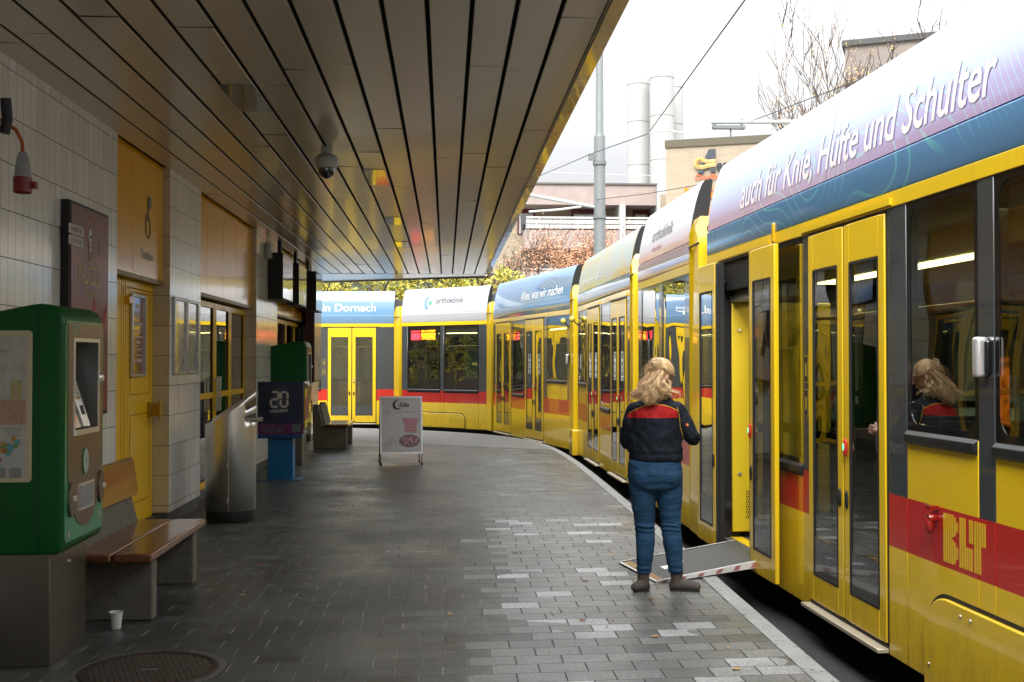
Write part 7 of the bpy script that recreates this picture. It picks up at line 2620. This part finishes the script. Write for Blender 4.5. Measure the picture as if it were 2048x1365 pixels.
# the bun: loops
for i in range(190):
    ax = Vector((hr.uniform(-1, 1), hr.uniform(-1, 0.2), hr.uniform(-1, 1))).normalized()
    u_ = ax.orthogonal().normalized()
    v_ = ax.cross(u_)
    rr = hr.uniform(0.018, 0.038)
    c0 = BUN + Vector((hr.gauss(0, 1), hr.gauss(0, 1), hr.gauss(0, 1))) * 0.012
    a0 = hr.uniform(0, 6.28)
    sp = hr.uniform(2.2, 4.8)
    mb.tube([c0 + (u_ * math.cos(a0 + sp * k / 8) + v_ * math.sin(a0 + sp * k / 8)) * rr * (1 + 0.1 * math.sin(k * 2)) for k in range(9)], [0.003 * (1 - abs(k - 4) / 7) * 0.7 + 0.0005 for k in range(9)], 4, cap=False)
for i in range(46):
    a = hr.uniform(-0.9, 1.9)
    d = Vector((-math.sin(a) * 0.8 + hr.uniform(-.3, .3), hr.uniform(-0.5, 0.1), math.cos(a))).normalized()
    p0 = BUN + d * 0.018
    ln = hr.uniform(0.025, 0.055)
    cv = Vector((hr.uniform(-1, 1), hr.uniform(-1, 1), hr.uniform(-1, 0.2))) * 0.016
    mb.tube([p0 + d * ln * k / 5 + cv * (k / 5) ** 2 for k in range(6)], [0.0016 * (1 - k / 6.5) + 0.0003 for k in range(6)], 3, cap=False)
mb.build('bun', HM, cap, space=MW, frame=MW, weld=False, sharp=False)
mb = MB()
# long wavy locks falling over the back to the left, some over the right side
locks = []
for i in range(64):
    side = hr.random()
    if side < 0.80:
        s0 = BUN + Vector((hr.uniform(-0.035, 0.055), hr.uniform(-0.03, 0.02), hr.uniform(-0.075, 0.0)))
        e0 = Vector((hr.uniform(-0.225, -0.035), hr.uniform(-0.150, -0.105), hr.uniform(1.30, 1.345) + 0.0))
        e0.z = 1.30 + 0.055 * hr.random() + (0.02 if e0.x < -0.17 else 0)
    else:
        s0 = hp(-0.04, 0.03 + 0.03 * hr.random(), -0.01 - 0.05 * hr.random())
        e0 = Vector((hr.uniform(0.0, 0.075), hr.uniform(-0.115, -0.07), hr.uniform(1.335, 1.375)))
    locks.append((s0, e0))
for li, (s0, e0) in enumerate(locks):
    ph, ph2 = hr.uniform(0, 6.28), hr.uniform(0, 6.28)
    fr = hr.uniform(1.2, 2.2)
    am = hr.uniform(0.008, 0.018)
    mid = (s0 + e0) / 2 + Vector((hr.uniform(-0.01, 0.02), -0.045, 0.012))
    for j in range(22):
        dx = Vector((hr.gauss(0, 1), hr.gauss(0, 0.7), hr.gauss(0, 0.6))) * 0.0062
        pts = []
        K = 13
        for k in range(K + 1):
            tt = k / K
            q_ = s0 * (1 - tt) ** 2 + mid * 2 * tt * (1 - tt) + e0 * tt * tt
            w_ = am * (0.3 + tt)
            q_ = q_ + Vector((math.sin(ph + fr * 6.28 * tt), 0.6 * math.cos(ph2 + fr * 6.28 * tt), 0.3 * math.sin(ph2 + 5 * tt))) * w_ + dx * (0.7 + 0.9 * tt)
            pts.append(q_)
        mb.tube(pts, [0.0013 * (1 - 0.75 * (k / K) ** 2) + 0.0003 for k in range(K + 1)], 3, cap=False)
# loose curls at the right of the neck and a few flyaways
for (s0, e0, am) in ((hp(0.0, 0.07, -0.05), Vector((0.115, -0.095, 1.325)), 0.02), (hp(-0.02, 0.06, -0.07), Vector((0.085, -0.10, 1.345)), 0.024), (hp(-0.03, 0.05, -0.07), Vector((0.15, -0.04, 1.345)), 0.014)):
    for j in range(6):
        dx = Vector((hr.gauss(0, 1), hr.gauss(0, 1), hr.gauss(0, 1))) * 0.004
        mb.tube([s0.lerp(e0, k / 14) + Vector((math.sin(k * 0.62 + 1) * am, -0.03 * math.sin(k / 14 * 3.14), math.cos(k * 0.62) * am * 0.5)) + dx for k in range(15)], [0.0015 * (1 - k / 16) + 0.0004 for k in range(15)], 3, cap=False)
for i in range(60):
    s0 = BUN + Vector((hr.uniform(-0.04, 0.04), -0.02, hr.uniform(-0.06, 0.02)))
    e0 = s0 + Vector((hr.uniform(-0.09, -0.01), hr.uniform(-0.04, 0.02), hr.uniform(-0.14, 0.0)))
    mb.tube([s0.lerp(e0, k / 6) + Vector((-0.02 * math.sin(k / 6 * 3.1), 0, 0.012 * math.sin(k))) for k in range(7)], 0.0006, 3, cap=False)
mb.build('long_locks', HM, cap, space=MW, frame=MW, weld=False, sharp=False)
# face details: brows, eyes
mb = MB()
for s_ in (-1, 1):
    mb.ell(hp(0.0865, s_ * 0.033, 0.002), (0.008, 0.012, 0.007), 10, rot=rot)
mb.build('eyes', mat('eye', (0.35, 0.33, 0.30), 0.2), body, space=MW, frame=MW)
mb = MB()
for s_ in (-1, 1):
    mb.tube([hp(0.096, s_ * 0.016, 0.020), hp(0.094, s_ * 0.034, 0.026), hp(0.082, s_ * 0.052, 0.020)], 0.0025, 5)
mb.build('eyebrows', HM2, body, space=MW, frame=MW)
print('part6 ok')
